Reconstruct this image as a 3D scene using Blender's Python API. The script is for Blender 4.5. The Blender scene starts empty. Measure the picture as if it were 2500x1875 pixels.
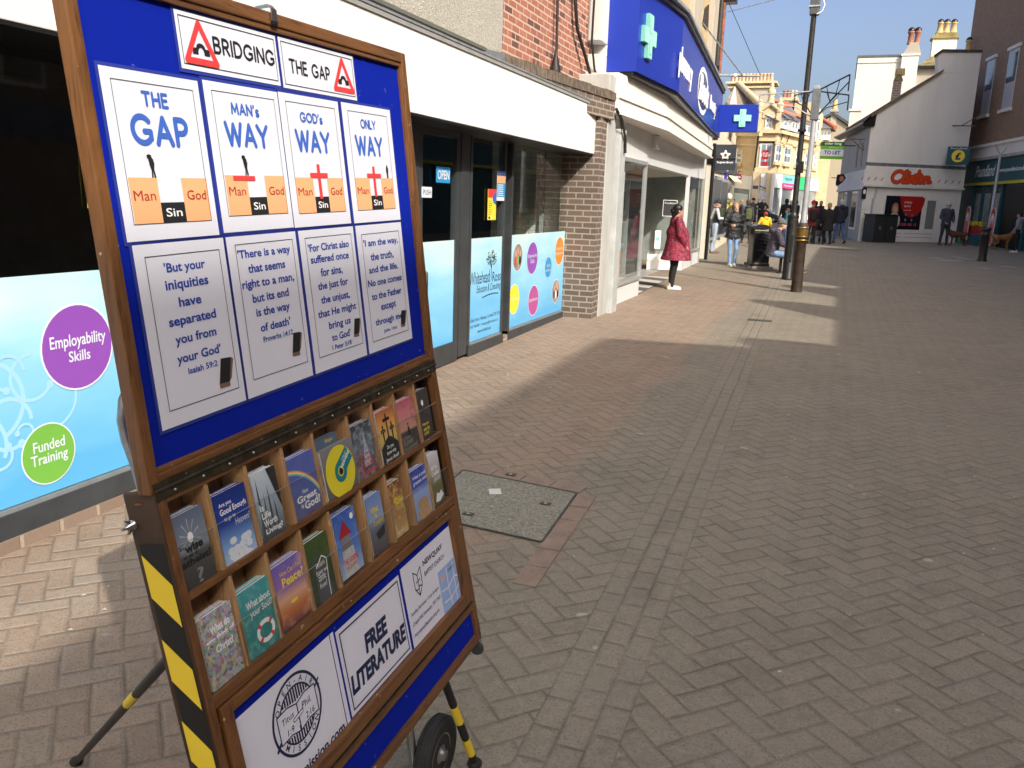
import bpy, bmesh, math, random
from math import sin, cos, pi, radians, sqrt, atan2, floor
from mathutils import Vector as V, Matrix, noise
random.seed(7)
SC = bpy.context.scene
COL = SC.collection
# ------------------------------------------------------------------ camera
W, H, F = 2500.0, 1875.0, 2055.0
CAMH = 1.6
CX_ = V((0.93396, 0.35598, 0.0316)); CD_ = V((0.10518, -0.1893, -0.97627)); CF_ = V((-0.34155, 0.91512, -0.21425))
cam_d = bpy.data.cameras.new("camera"); cam = bpy.data.objects.new("camera", cam_d); COL.objects.link(cam)
cam_d.sensor_width = 36.0; cam_d.lens = 36.0 * F / W; cam_d.clip_start = 0.05; cam_d.clip_end = 2000
cam.matrix_world = Matrix(((CX_.x, -CD_.x, -CF_.x, 0), (CX_.y, -CD_.y, -CF_.y, 0), (CX_.z, -CD_.z, -CF_.z, CAMH), (0, 0, 0, 1)))
SC.camera = cam
# ------------------------------------------------------------------ light
SUNV = V((1.0, -0.9, 1.03)).normalized()          # towards the sun
wd = bpy.data.worlds.new("World"); SC.world = wd; wd.use_nodes = True
nt = wd.node_tree; bg = nt.nodes["Background"]
sky = nt.nodes.new("ShaderNodeTexSky"); sky.sky_type = 'NISHITA'; sky.sun_disc = False
sky.sun_elevation = math.asin(SUNV.z); sky.sun_rotation = atan2(SUNV.x, SUNV.y)
sky.dust_density = 5.8; sky.air_density = 0.86; sky.ozone_density = 1.0; sky.altitude = 20
hs = nt.nodes.new("ShaderNodeHueSaturation"); hs.inputs["Saturation"].default_value = 1.1; hs.inputs["Hue"].default_value = .512; nt.links.new(sky.outputs[0], hs.inputs["Color"]); nt.links.new(hs.outputs[0], bg.inputs[0]); bg.inputs[1].default_value = 0.15
sd = bpy.data.lights.new("sun", 'SUN'); sd.energy = 3.0; sd.angle = radians(0.55); sd.color = (1.0, 0.94, 0.85)
so = bpy.data.objects.new("sun", sd); COL.objects.link(so)
so.rotation_euler = (-SUNV).to_track_quat('-Z', 'Y').to_euler(); so.location = (20, -18, 30)
SC.view_settings.view_transform = 'Standard'; SC.view_settings.look = 'None'
SC.view_settings.exposure = 0.7; SC.view_settings.gamma = 1.0
# ------------------------------------------------------------------ survey helpers: photograph pixel -> place in the street
CAMP = V((0, 0, CAMH))
def zg(Y):
    return (0.012 * (min(Y, 11.0) - 11.0) if Y < 11 else 0.0) + 0.013 * min(max(Y - 18, 0), 24) + 0.005 * max(0, Y - 42)
def ray(x, y): return CX_ * (x - W / 2) + CD_ * (y - H / 2) + CF_ * F
def GZ(x, y, z):
    v = ray(x, y); return CAMP + v * ((z - CAMH) / v.z)
def G(x, y):
    w = GZ(x, y, 0)
    for _ in range(30): w = GZ(x, y, 0.5 * zg(w.y) + 0.5 * w.z)
    return w
def PX(x, y, X): v = ray(x, y); return CAMP + v * (X / v.x)
def PY(x, y, Y): v = ray(x, y); return CAMP + v * (Y / v.y)
def HIT(x, y, A, B):
    n = V((-(B[1] - A[1]), B[0] - A[0], 0)); v = ray(x, y); return CAMP + v * ((V((A[0], A[1], 0)) - CAMP).dot(n) / v.dot(n))
# ------------------------------------------------------------------ materials
MATS = {}
def M(name, col=(.5, .5, .5), rough=.6, metal=0., var=.12, sc=6., bump=0., bsc=60., spec=.4, tint=None, coat=0.):
    if name in MATS: return MATS[name]
    m = bpy.data.materials.new(name); m.use_nodes = True; n = m.node_tree.nodes; l = m.node_tree.links
    b = n["Principled BSDF"]; b.inputs["Roughness"].default_value = rough; b.inputs["Metallic"].default_value = metal
    b.inputs["Specular IOR Level"].default_value = spec; b.inputs["Base Color"].default_value = (*col, 1)
    if coat: b.inputs["Coat Weight"].default_value = coat; b.inputs["Coat Roughness"].default_value = .08
    if var or bump:
        tc = n.new("ShaderNodeTexCoord")
    if var:
        no = n.new("ShaderNodeTexNoise"); no.inputs["Scale"].default_value = sc; no.inputs["Detail"].default_value = 5; no.inputs["Roughness"].default_value = .62
        l.new(tc.outputs["Object"], no.inputs["Vector"])
        rp = n.new("ShaderNodeValToRGB"); rp.color_ramp.elements[0].position = .3; rp.color_ramp.elements[1].position = .7
        lo = [c * (1 - var) for c in col]; hi = [min(1, c * (1 + var)) for c in col]
        if tint: hi = tint
        rp.color_ramp.elements[0].color = (*lo, 1); rp.color_ramp.elements[1].color = (*hi, 1)
        l.new(no.outputs["Fac"], rp.inputs[0]); l.new(rp.outputs[0], b.inputs["Base Color"])
    if bump:
        nb = n.new("ShaderNodeTexNoise"); nb.inputs["Scale"].default_value = bsc; nb.inputs["Detail"].default_value = 4
        l.new(tc.outputs["Object"], nb.inputs["Vector"])
        bp = n.new("ShaderNodeBump"); bp.inputs["Strength"].default_value = bump; bp.inputs["Distance"].default_value = .01
        l.new(nb.outputs["Fac"], bp.inputs["Height"]); l.new(bp.outputs[0], b.inputs["Normal"])
    MATS[name] = m; return m
class NT:                       # tiny node-graph writer
    def __init__(s, name):
        s.m = bpy.data.materials.new(name); s.m.use_nodes = True; s.n = s.m.node_tree.nodes; s.l = s.m.node_tree.links; s.b = s.n["Principled BSDF"]; MATS[name] = s.m
    def put(s, sock, v):
        if hasattr(v, 'is_output'): s.l.new(v, sock)
        elif isinstance(v, (tuple, list)) and len(v) == 3 and sock.type == 'RGBA': sock.default_value = (*v, 1)
        else: sock.default_value = v
    def ma(s, op, a, b=None, c=None, clamp=False):
        x = s.n.new("ShaderNodeMath"); x.operation = op; x.use_clamp = clamp; s.put(x.inputs[0], a)
        if b is not None: s.put(x.inputs[1], b)
        if c is not None: s.put(x.inputs[2], c)
        return x.outputs[0]
    def mix(s, f, a, b, mode='MIX'):
        x = s.n.new("ShaderNodeMix"); x.data_type = 'RGBA'; x.blend_type = mode; s.put(x.inputs[0], f); s.put(x.inputs[6], a); s.put(x.inputs[7], b); return x.outputs[2]
    def noise(s, vec, sc, det=4, rough=.6):
        x = s.n.new("ShaderNodeTexNoise"); x.inputs["Scale"].default_value = sc; x.inputs["Detail"].default_value = det; x.inputs["Roughness"].default_value = rough
        if vec is not None: s.l.new(vec, x.inputs["Vector"])
        return x.outputs["Fac"]
    def ramp(s, f, stops, interp='LINEAR'):
        x = s.n.new("ShaderNodeValToRGB"); r = x.color_ramp; r.interpolation = interp
        while len(r.elements) < len(stops): r.elements.new(.5)
        for e, (p, c) in zip(r.elements, stops): e.position = p; e.color = (*c, 1) if len(c) == 3 else c
        s.l.new(f, x.inputs[0]); return x.outputs[0]
    def xyz(s, vec):
        x = s.n.new("ShaderNodeSeparateXYZ"); s.l.new(vec, x.inputs[0]); return x.outputs
    def vec(s, a, b, c=0.):
        x = s.n.new("ShaderNodeCombineXYZ"); s.put(x.inputs[0], a); s.put(x.inputs[1], b); s.put(x.inputs[2], c); return x.outputs[0]
    def geo(s): return s.n.new("ShaderNodeNewGeometry").outputs
    def obj(s): return s.n.new("ShaderNodeTexCoord").outputs["Object"]
    def bump(s, h, st=.4, d=.01):
        x = s.n.new("ShaderNodeBump"); x.inputs["Strength"].default_value = st; x.inputs["Distance"].default_value = d; s.l.new(h, x.inputs["Height"]); s.l.new(x.outputs[0], s.b.inputs["Normal"])
    def col(s, c): s.put(s.b.inputs["Base Color"], c)
    def rough(s, r): s.put(s.b.inputs["Roughness"], r)
def brick(name, c1, c2, mortar, bw=.225, bh=.075, ms=.01, soft=.25, bias=0., stain=.25, dark=None):
    t = NT(name); g = t.geo(); p = t.xyz(g[0]); nn = t.xyz(g["True Normal"])
    f = t.ma('GREATER_THAN', t.ma('ABSOLUTE', nn[0]), .6)
    u = t.ma('ADD', t.ma('MULTIPLY', p[1], f), t.ma('MULTIPLY', p[0], t.ma('SUBTRACT', 1., f)))
    wob = t.noise(g[0], 14., 2)
    vv = t.vec(u, t.ma('ADD', p[2], t.ma('MULTIPLY', t.ma('SUBTRACT', wob, .5), .006)))
    b = t.n.new("ShaderNodeTexBrick"); t.l.new(vv, b.inputs["Vector"]); b.inputs["Scale"].default_value = 1.
    b.inputs["Brick Width"].default_value = bw; b.inputs["Row Height"].default_value = bh; b.inputs["Mortar Size"].default_value = ms; b.inputs["Mortar Smooth"].default_value = soft; b.inputs["Bias"].default_value = bias
    t.put(b.inputs["Color1"], c1); t.put(b.inputs["Color2"], c2); t.put(b.inputs["Mortar"], mortar)
    c = t.mix(t.ma('MULTIPLY', t.noise(g[0], 3., 6), stain), b.outputs[0], tuple(x * .45 for x in c1))
    c = t.mix(t.ma('MULTIPLY', t.noise(g[0], 45., 3), .3), c, tuple(min(1, x * 1.5) for x in c2))
    if dark:
        wn = t.noise(t.vec(t.ma('FLOOR', t.ma('DIVIDE', u, bw)), t.ma('FLOOR', t.ma('DIVIDE', p[2], bh))), 7.3, 0)
        c = t.mix(t.ma('MULTIPLY', t.ma('GREATER_THAN', wn, .6), t.ma('SUBTRACT', 1., b.outputs[1])), c, dark)
    t.col(c); t.rough(.85)
    t.bump(t.ma('ADD', t.ma('MULTIPLY', t.ma('SUBTRACT', 1., b.outputs[1]), 1.), t.ma('MULTIPLY', t.noise(g[0], 90., 3), .4)), .6, .006)
    return t.m
def render_wall(name, col, dirt, sc=1.2, amt=.5, bump=.25, bsc=120.):
    t = NT(name); g = t.geo(); p = g[0]
    st = t.n.new("ShaderNodeMapping"); st.inputs["Scale"].default_value = (1, 1, .25); t.l.new(p, st.inputs[0])
    a = t.ramp(t.noise(st.outputs[0], sc, 7, .7), [(.45, (0, 0, 0)), (.8, (1, 1, 1))])
    c = t.mix(t.ma('MULTIPLY', a, amt), col, dirt)
    c = t.mix(t.ma('MULTIPLY', t.noise(p, 30., 4), .18), c, tuple(x * .7 for x in col))
    t.col(c); t.rough(.85); t.bump(t.noise(p, bsc, 4), bump, .008); return t.m
def glass(name, tint=(.9, .95, .93), rough=.02, refl=1.):
    m = bpy.data.materials.new(name); m.use_nodes = True; n = m.node_tree.nodes; l = m.node_tree.links; n.clear()
    o = n.new("ShaderNodeOutputMaterial"); mx = n.new("ShaderNodeMixShader"); tr = n.new("ShaderNodeBsdfTransparent"); gl = n.new("ShaderNodeBsdfGlossy")
    tr.inputs[0].default_value = (*tint, 1); gl.inputs["Roughness"].default_value = rough
    fr = n.new("ShaderNodeFresnel"); fr.inputs[0].default_value = 1.5
    ml = n.new("ShaderNodeMath"); ml.operation = 'MULTIPLY'; ml.inputs[1].default_value = refl; l.new(fr.outputs[0], ml.inputs[0])
    ge = n.new("ShaderNodeNewGeometry"); m2 = n.new("ShaderNodeMath"); m2.operation = 'SUBTRACT'; m2.inputs[0].default_value = 1.; l.new(ge.outputs["Backfacing"], m2.inputs[1]); m3 = n.new("ShaderNodeMath"); m3.operation = 'MULTIPLY'; l.new(ml.outputs[0], m3.inputs[0]); l.new(m2.outputs[0], m3.inputs[1]); ml = m3
    l.new(ml.outputs[0], mx.inputs[0]); l.new(tr.outputs[0], mx.inputs[1]); l.new(gl.outputs[0], mx.inputs[2]); l.new(mx.outputs[0], o.inputs[0])
    MATS[name] = m; return m
# ------------------------------------------------------------------ text
_tc = {}
_fc = bpy.data.curves.new("lettering", 'FONT'); _fo = bpy.data.objects.new("lettering", _fc); COL.objects.link(_fo)
def glyphs(s, bold=0., shear=0., space=1.):
    k = (s, bold, shear, space)
    if k in _tc: return _tc[k]
    _fc.body = s; _fc.size = 1; _fc.offset = bold; _fc.shear = shear; _fc.space_character = space; _fc.resolution_u = 3; _fc.fill_mode = 'FRONT'
    dg = bpy.context.evaluated_depsgraph_get(); dg.update(); me = _fo.evaluated_get(dg).to_mesh()
    r = ([v.co.to_2d() for v in me.vertices], [list(p.vertices) for p in me.polygons]); _fo.evaluated_get(dg).to_mesh_clear()
    _tc[k] = r; return r
# ------------------------------------------------------------------ mesh builder (world coordinates)
class Fr:                       # a flat working frame: x right, y up, z towards the viewer
    def __init__(s, o, x, y=None, z=None):
        s.o = V(o); s.x = V(x).normalized(); y = V(y or (0, 0, 1)); s.y = (y - s.x * y.dot(s.x)).normalized(); s.z = s.x.cross(s.y)
    def __call__(s, x, y, z=0.): return s.o + s.x * x + s.y * y + s.z * z
    def at(s, x, y, z=0.): f = Fr(s(x, y, z), s.x, s.y); return f
class MB:
    def __init__(s): s.v = []; s.f = []; s.mi = []; s.sm = []; s.mats = []
    def slot(s, m):
        if m not in s.mats: s.mats.append(m)
        return s.mats.index(m)
    def add(s, vs, fs, m, smooth=False):
        b = len(s.v); s.v += [V(v) for v in vs]; k = s.slot(m)
        for f in fs: s.f.append([b + i for i in f]); s.mi.append(k); s.sm.append(smooth)
        return s
    def quad(s, a, b, c, d, m): return s.add([a, b, c, d], [(0, 1, 2, 3)], m)
    def hexa(s, p, m): return s.add(p, [(0, 3, 2, 1), (4, 5, 6, 7), (0, 1, 5, 4), (1, 2, 6, 5), (2, 3, 7, 6), (3, 0, 4, 7)], m)
    def box(s, x0, x1, y0, y1, z0, z1, m, fr=None):
        p = [(x0, y0, z0), (x1, y0, z0), (x1, y1, z0), (x0, y1, z0), (x0, y0, z1), (x1, y0, z1), (x1, y1, z1), (x0, y1, z1)]
        if fr: p = [fr(*q) for q in p]
        return s.hexa(p, m)
    def bbox(s, x0, x1, y0, y1, z0, z1, m, fr=None, c=.004):     # box with chamfered edges
        bm = bmesh.new(); bmesh.ops.create_cube(bm, size=1)
        for v in bm.verts: v.co = V(((x0 + x1) / 2 + v.co.x * (x1 - x0), (y0 + y1) / 2 + v.co.y * (y1 - y0), (z0 + z1) / 2 + v.co.z * (z1 - z0)))
        bmesh.ops.bevel(bm, geom=bm.edges[:], offset=c, segments=2, affect='EDGES', profile=.6)
        s.add([fr(*v.co) if fr else v.co for v in bm.verts], [[v.index for v in f.verts] for f in bm.faces], m); bm.free(); return s
    def prism(s, pts, vec, m):
        n = len(pts); vec = V(vec); a = [V(p) for p in pts]
        return s.add(a + [p + vec for p in a], [list(range(n))[::-1], [n + i for i in range(n)]] + [(i, (i + 1) % n, n + (i + 1) % n, n + i) for i in range(n)], m)
    def poly(s, pts, m, fr=None, z=0.):
        return s.add([fr(x, y, z) for x, y in pts] if fr else pts, [list(range(len(pts)))], m)
    def tube(s, path, r, m, n=8, caps=True):
        path = [V(p) for p in path]; vs = []; k = len(path); up = V((0, 0, 1)); prev = None
        for i, p in enumerate(path):
            d = (path[min(i + 1, k - 1)] - path[max(i - 1, 0)]).normalized()
            if prev is None: a = d.cross(up if abs(d.z) < .95 else V((1, 0, 0))).normalized()
            else: a = (prev - d * prev.dot(d)).normalized()
            prev = a; b = d.cross(a); rr = r[i] if isinstance(r, (list, tuple)) else r
            vs += [p + a * (rr * cos(2 * pi * j / n)) + b * (rr * sin(2 * pi * j / n)) for j in range(n)]
        fs = [(i * n + j, i * n + (j + 1) % n, (i + 1) * n + (j + 1) % n, (i + 1) * n + j) for i in range(k - 1) for j in range(n)]
        s.add(vs, fs, m, True)
        if caps: s.add(vs[:n], [list(range(n))[::-1]], m); s.add(vs[-n:], [list(range(n))], m)
        return s
    def lathe(s, o, prof, m, n=16, axis=(0, 0, 1), smooth=True):
        o = V(o); w = V(axis).normalized(); a = w.cross(V((1, 0, 0)) if abs(w.x) < .9 else V((0, 1, 0))).normalized(); b = w.cross(a); k = len(prof)
        vs = [o + w * z + a * (r * cos(2 * pi * j / n)) + b * (r * sin(2 * pi * j / n)) for r, z in prof for j in range(n)]
        s.add(vs, [(i * n + j, i * n + (j + 1) % n, (i + 1) * n + (j + 1) % n, (i + 1) * n + j) for i in range(k - 1) for j in range(n)], m, smooth)
        s.add(vs[:n], [list(range(n))[::-1]], m); s.add(vs[-n:], [list(range(n))], m); return s
    def ball(s, o, r, m, nu=12, nv=8, fr=None):
        o = V(o); r = (r, r, r) if not isinstance(r, (tuple, list)) else r; vs = []
        for i in range(nv + 1):
            t = pi * i / nv
            for j in range(nu):
                q = V((r[0] * sin(t) * cos(2 * pi * j / nu), r[1] * sin(t) * sin(2 * pi * j / nu), r[2] * cos(t)))
                vs.append(o + (fr.x * q.x + fr.y * q.y + fr.z * q.z if fr else q))
        return s.add(vs, [(i * nu + j, (i + 1) * nu + j, (i + 1) * nu + (j + 1) % nu, i * nu + (j + 1) % nu) for i in range(nv) for j in range(nu)], m, True)
    def disc(s, fr, x, y, rx, ry, m, z=0., n=32, a0=0., a1=2 * pi, th=0.):
        e = abs(a1 - a0 - 2 * pi) < 1e-4
        pts = [(x + rx * cos(a0 + (a1 - a0) * i / (n if e else n - 1)), y + ry * sin(a0 + (a1 - a0) * i / (n if e else n - 1))) for i in range(n)]
        if th: return s.prism([fr(a, b, z - th) for a, b in pts], fr.z * th, m)
        return s.poly(pts, m, fr, z)
    def ring(s, fr, x, y, rx, ry, w, m, z=0., n=40, a0=0., a1=2 * pi):
        vs = []; fs = []
        for i in range(n + 1):
            t = a0 + (a1 - a0) * i / n
            vs += [fr(x + (rx - w) * cos(t), y + (ry - w) * sin(t), z), fr(x + rx * cos(t), y + ry * sin(t), z)]
        return s.add(vs, [(2 * i, 2 * i + 1, 2 * i + 3, 2 * i + 2) for i in range(n)], m)
    def text(s, t, fr, m, x=None, y=None, h=None, box=None, z=.0006, bold=0., shear=0., sx=1., th=0., align='C', rot=0.):
        vs, fs = glyphs(t, bold, shear)
        if not vs: return s
        x0 = min(v.x for v in vs); x1 = max(v.x for v in vs); y0 = min(v.y for v in vs); y1 = max(v.y for v in vs)
        if box:                                            # fit to a rectangle
            bx0, bx1, by0, by1 = box; f = lambda v: (bx0 + (v.x - x0) / (x1 - x0) * (bx1 - bx0), by0 + (v.y - y0) / (y1 - y0) * (by1 - by0))
        else:
            k = h; ox = {'C': (x0 + x1) / 2, 'L': x0, 'R': x1}[align]; cr, sr = cos(rot), sin(rot)
            def f(v):
                a, b = (v.x - ox) * k * sx, v.y * k; return (x + a * cr - b * sr, y + a * sr + b * cr)
        p = [f(v) for v in vs]
        if th:
            ps = [fr(a, b, z + th) for a, b in p]; s.add(ps, fs, m); e = {}
            for q in fs:
                for i in range(len(q)):
                    a, b = q[i], q[(i + 1) % len(q)]; e[(a, b)] = 1
            for (a, b) in list(e):
                if (b, a) not in e: s.quad(fr(*p[b], z + th), fr(*p[a], z + th), fr(*p[a], z), fr(*p[b], z), m)
        else: s.add([fr(a, b, z) for a, b in p], fs, m)
        return s
    def strokes(s, lines, fr, r, m, z=.0006, n=7):         # round-ended pen strokes (posters, logos)
        for q, L in enumerate(lines):
            for i in range(len(L) - 1):
                (xa, ya), (xb, yb) = L[i], L[i + 1]; t = atan2(yb - ya, xb - xa)
                p = [(xa + r * cos(t + pi / 2 + pi * j / n), ya + r * sin(t + pi / 2 + pi * j / n)) for j in range(n + 1)] + [(xb + r * cos(t - pi / 2 + pi * j / n), yb + r * sin(t - pi / 2 + pi * j / n)) for j in range(n + 1)]
                s.poly(p, m, fr, z + .00001 * ((i * 3 + q * 5) % 17))
        return s
    def frame(s, fr, x0, x1, y0, y1, w, m, z=.0005):       # printed border line
        for a in ((x0, x1, y0, y0 + w), (x0, x1, y1 - w, y1), (x0, x0 + w, y0 + w, y1 - w), (x1 - w, x1, y0 + w, y1 - w)):
            s.poly([(a[0], a[2]), (a[1], a[2]), (a[1], a[3]), (a[0], a[3])], m, fr, z)
        return s
    def rect(s, fr, x0, x1, y0, y1, m, z=0.): return s.poly([(x0, y0), (x1, y0), (x1, y1), (x0, y1)], m, fr, z)
    def build(s, name, parent=None, label=None, cat=None, group=None, kind=None, origin=None):
        if not s.v: return None
        if parent is not None: o = parent.matrix_world.translation.copy() if parent.parent is None else V(parent['_o'])
        elif origin: o = V(origin)
        else:
            xs = [v.x for v in s.v]; ys = [v.y for v in s.v]; o = V(((min(xs) + max(xs)) / 2, (min(ys) + max(ys)) / 2, min(v.z for v in s.v)))
        me = bpy.data.meshes.new(name); me.from_pydata([tuple(v - o) for v in s.v], [], s.f)
        for m in s.mats: me.materials.append(m)
        me.polygons.foreach_set("material_index", s.mi); me.polygons.foreach_set("use_smooth", s.sm); me.update()
        ob = bpy.data.objects.new(name, me); COL.objects.link(ob); ob['_o'] = tuple(o)
        if parent is not None: ob.parent = parent
        else: ob.location = o; ob.matrix_world = Matrix.Translation(o)
        tag(ob, label, cat, group, kind); return ob
def tag(o, label=None, cat=None, group=None, kind=None):
    for k, v in (('label', label), ('category', cat), ('group', group), ('kind', kind)):
        if v: o[k] = v
    return o
def thing(name, loc, label, cat, group=None):
    o = bpy.data.objects.new(name, None); COL.objects.link(o); o.empty_display_size = .1; o.location = loc; o.matrix_world = Matrix.Translation(V(loc)); o['_o'] = tuple(loc)
    return tag(o, label, cat, group)
def copy_thing(o, off, label=None, par=None, rz=0.):
    c = o.copy(); COL.objects.link(c)
    if par is not None: c.parent = par
    else:
        c.location = o.location + V(off); c.rotation_euler.z = rz
        if label: c['label'] = label
    for ch in [x for x in bpy.data.objects if x.parent == o]: copy_thing(ch, off, None, c)
    return c
z2b = lambda x, y: (1450 + x / 4.1475, 350 + y / 4.1475)
zb = lambda x, y: (1450 + x / 3.6875, y / 3.6875)
z3 = lambda x, y: (1720 + x / 6.1444, 150 + y / 6.1444)
z4 = lambda x, y: (1720 + x / 5.183, 400 + y / 5.183)
z5 = lambda x, y: (2020 + x / 4.483, 30 + y / 4.483)
z6b = lambda x, y: (2020 + x / 4.608, 380 + y / 4.608)
z7 = lambda x, y: (1050 + x / 4.424, y / 4.424)
zs = lambda x, y: (1700 + x / 4.9156, y / 4.9156)
# ------------------------------------------------------------------ common materials
white = M("white_paint", (.78, .76, .71), .5, var=.05, sc=2.)
black = M("black_paint", (.012, .012, .013), .35, var=.2)
dkmetal = M("dark_grey_frame", (.045, .05, .055), .45, var=.25, sc=4., metal=.0)
steel = M("steel", (.5, .5, .5), .3, 1., var=.1)
galv = M("galvanised", (.42, .44, .45), .5, .6, var=.2, sc=12.)
paper = M("paper", (.73, .74, .82), .5, var=.03, sc=2.5, bump=.12, bsc=9.)
ink = M("ink_black", (.015, .015, .017), .6, var=0)
inkblue = M("ink_blue", (.045, .13, .5), .6, var=0)
inkred = M("ink_red", (.75, .05, .05), .6, var=0)
inkorange = M("ink_orange", (.9, .42, .2), .6, var=0)
inkbrown = M("ink_brown_red", (.36, .04, .03), .6, var=0)
inkwhite = M("ink_white", (.85, .85, .85), .6, var=0)
inknavy = M("ink_navy", (.012, .02, .07), .6, var=0)
inkyellow = M("ink_yellow", (.85, .65, .05), .6, var=0)
clear = glass("clear_glass")
# ================================================================== GROUND
def paving_material():
    t = NT("block_paving"); g = t.geo(); p = t.xyz(g[0]); X, Y = p[0], p[1]; B = .104
    r = sqrt(.5) / B
    wob = t.noise(g[0], 1.7, 2); w2 = t.ma('MULTIPLY', t.ma('SUBTRACT', wob, .5), .5)
    u = t.ma('ADD', t.ma('ADD', t.ma('MULTIPLY', X, r), t.ma('MULTIPLY', Y, r)), w2); v = t.ma('ADD', t.ma('SUBTRACT', t.ma('MULTIPLY', Y, r), t.ma('MULTIPLY', X, r)), w2)
    i, j = t.ma('FLOOR', u), t.ma('FLOOR', v); fu, fv = t.ma('SUBTRACT', u, i), t.ma('SUBTRACT', v, j)
    m = t.ma('FLOORED_MODULO', t.ma('SUBTRACT', i, j), 4.)
    is1 = t.ma('COMPARE', m, 1., .1); is2 = t.ma('COMPARE', m, 2., .1); ver = t.ma('GREATER_THAN', m, 1.5)
    sel = lambda a, b: t.ma('ADD', t.ma('MULTIPLY', ver, a), t.ma('MULTIPLY', t.ma('SUBTRACT', 1., ver), b))
    lo = sel(t.ma('ADD', fv, is2), t.ma('ADD', fu, is1)); sh = sel(fu, fv)
    d = t.ma('MINIMUM', t.ma('MINIMUM', lo, t.ma('SUBTRACT', 2., lo)), t.ma('MINIMUM', sh, t.ma('SUBTRACT', 1., sh)))
    idu, idv = t.ma('SUBTRACT', i, is1), t.ma('SUBTRACT', j, is2)
    # drainage channel of three straight courses
    xc = t.ma('ADD', X, t.ma('ADD', .56, t.ma('MULTIPLY', Y, .028)))
    cu = t.ma('ADD', t.ma('DIVIDE', xc, .1), 1.5); ci = t.ma('FLOOR', cu); cf = t.ma('SUBTRACT', cu, ci)
    cv = t.ma('ADD', t.ma('DIVIDE', Y, .17), t.ma('MULTIPLY', ci, .43)); cj = t.ma('FLOOR', cv); cg = t.ma('SUBTRACT', cv, cj)
    dc = t.ma('MINIMUM', t.ma('MINIMUM', cf, t.ma('SUBTRACT', 1., cf)), t.ma('MULTIPLY', t.ma('MINIMUM', cg, t.ma('SUBTRACT', 1., cg)), 1.7))
    inch = t.ma('MULTIPLY', t.ma('LESS_THAN', t.ma('ABSOLUTE', xc), .15), t.ma('LESS_THAN', Y, 22.))
    near = t.ma('LESS_THAN', Y, 60.)
    dd = t.ma('ADD', t.ma('MULTIPLY', inch, dc), t.ma('MULTIPLY', t.ma('SUBTRACT', 1., inch), d))
    rid = t.ma('ADD', t.ma('MULTIPLY', inch, t.ma('ADD', t.ma('MULTIPLY', ci, 7.3), t.ma('MULTIPLY', cj, 3.1))), t.ma('MULTIPLY', t.ma('SUBTRACT', 1., inch), t.ma('ADD', t.ma('MULTIPLY', idu, 1.37), t.ma('MULTIPLY', idv, 5.11))))
    wn = t.n.new("ShaderNodeTexWhiteNoise"); wn.noise_dimensions = '1D'; t.l.new(rid, wn.inputs["W"]); rnd = wn.outputs["Value"]
    big = t.noise(g[0], .55, 5, .65); fine = t.noise(g[0], 26., 6, .75); grit = t.noise(g[0], 110., 4, .8)
    # red clay on the left footway, grey-brown blocks elsewhere
    xb = t.ma('ADD', X, t.ma('ADD', 1.42, t.ma('MULTIPLY', t.ma('SUBTRACT', big, .5), .5)))
    left = t.ma('MULTIPLY', t.ma('SUBTRACT', 1., t.ma('MULTIPLY', t.ma('ADD', xb, .12), 4., clamp=True)), t.ma('SUBTRACT', 1., t.ma('MULTIPLY', t.ma('SUBTRACT', Y, 15.), .12, clamp=True)))
    cR = t.ramp(rnd, [(0, (.285, .195, .14)), (.35, (.315, .222, .16)), (.7, (.34, .24, .175)), (1, (.31, .235, .175))])
    cG = t.ramp(rnd, [(0, (.225, .197, .15)), (.4, (.247, .217, .166)), (.75, (.262, .228, .175)), (1, (.232, .208, .166))])
    c = t.mix(left, cG, cR)
    c = t.mix(t.ma('MULTIPLY', inch, .55), c, (.25, .222, .176))
    c = t.mix(t.ramp(big, [(.35, (0, 0, 0)), (.75, (.5, .5, .5))]), c, (.16, .137, .105))
    c = t.mix(t.ramp(fine, [(.42, (0, 0, 0)), (.72, (.45, .45, .45))]), c, (.36, .315, .245))
    c = t.mix(t.ramp(grit, [(.52, (0, 0, 0)), (.62, (.6, .6, .6))]), c, (.1, .087, .066))
    st_ = t.noise(g[0], 2.3, 6, .75); c = t.mix(t.ramp(st_, [(.54, (0, 0, 0)), (.7, (.55, .55, .55))]), c, (.14, .12, .09)); c = t.mix(t.ramp(t.noise(g[0], 6.5, 5, .7), [(.6, (0, 0, 0)), (.72, (.5, .5, .5))]), c, (.12, .104, .08))
    spot = t.ramp(t.noise(g[0], 9., 1, .3), [(.785, (0, 0, 0)), (.8, (1, 1, 1))])
    c = t.mix(t.ma('MULTIPLY', spot, .7), c, (.42, .39, .33))
    jw = t.ma('ADD', .055, t.ma('MULTIPLY', t.noise(g[0], 3., 2), .08))
    jn = t.ma('MULTIPLY', t.ma('SUBTRACT', 1., t.ma('DIVIDE', dd, jw), clamp=True), t.ma('MULTIPLY', t.ma('SUBTRACT', t.noise(g[0], 4.5, 4, .7), .28), 2.3, clamp=True), clamp=True)
    c = t.mix(t.ma('MULTIPLY', jn, .8), c, (.07, .058, .042))
    t.col(c); t.rough(.82); t.b.inputs["Specular IOR Level"].default_value = .25
    hgt = t.ma('ADD', t.ma('MULTIPLY', t.ma('MINIMUM', t.ma('DIVIDE', dd, .16), 1.), .55), t.ma('ADD', t.ma('MULTIPLY', rnd, .25), t.ma('ADD', t.ma('MULTIPLY', fine, .2), t.ma('MULTIPLY', grit, .12))))
    t.bump(hgt, .75, .012); return t.m
gm = MB(); ys = [-40, -20, -8, 0, 3, 6, 9, 11, 14, 18, 22, 26, 30, 34, 38, 42, 50, 60, 80, 110, 150, 220, 320]
xs = [-70, -30, -12, -4, 4, 12, 30, 70]
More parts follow.
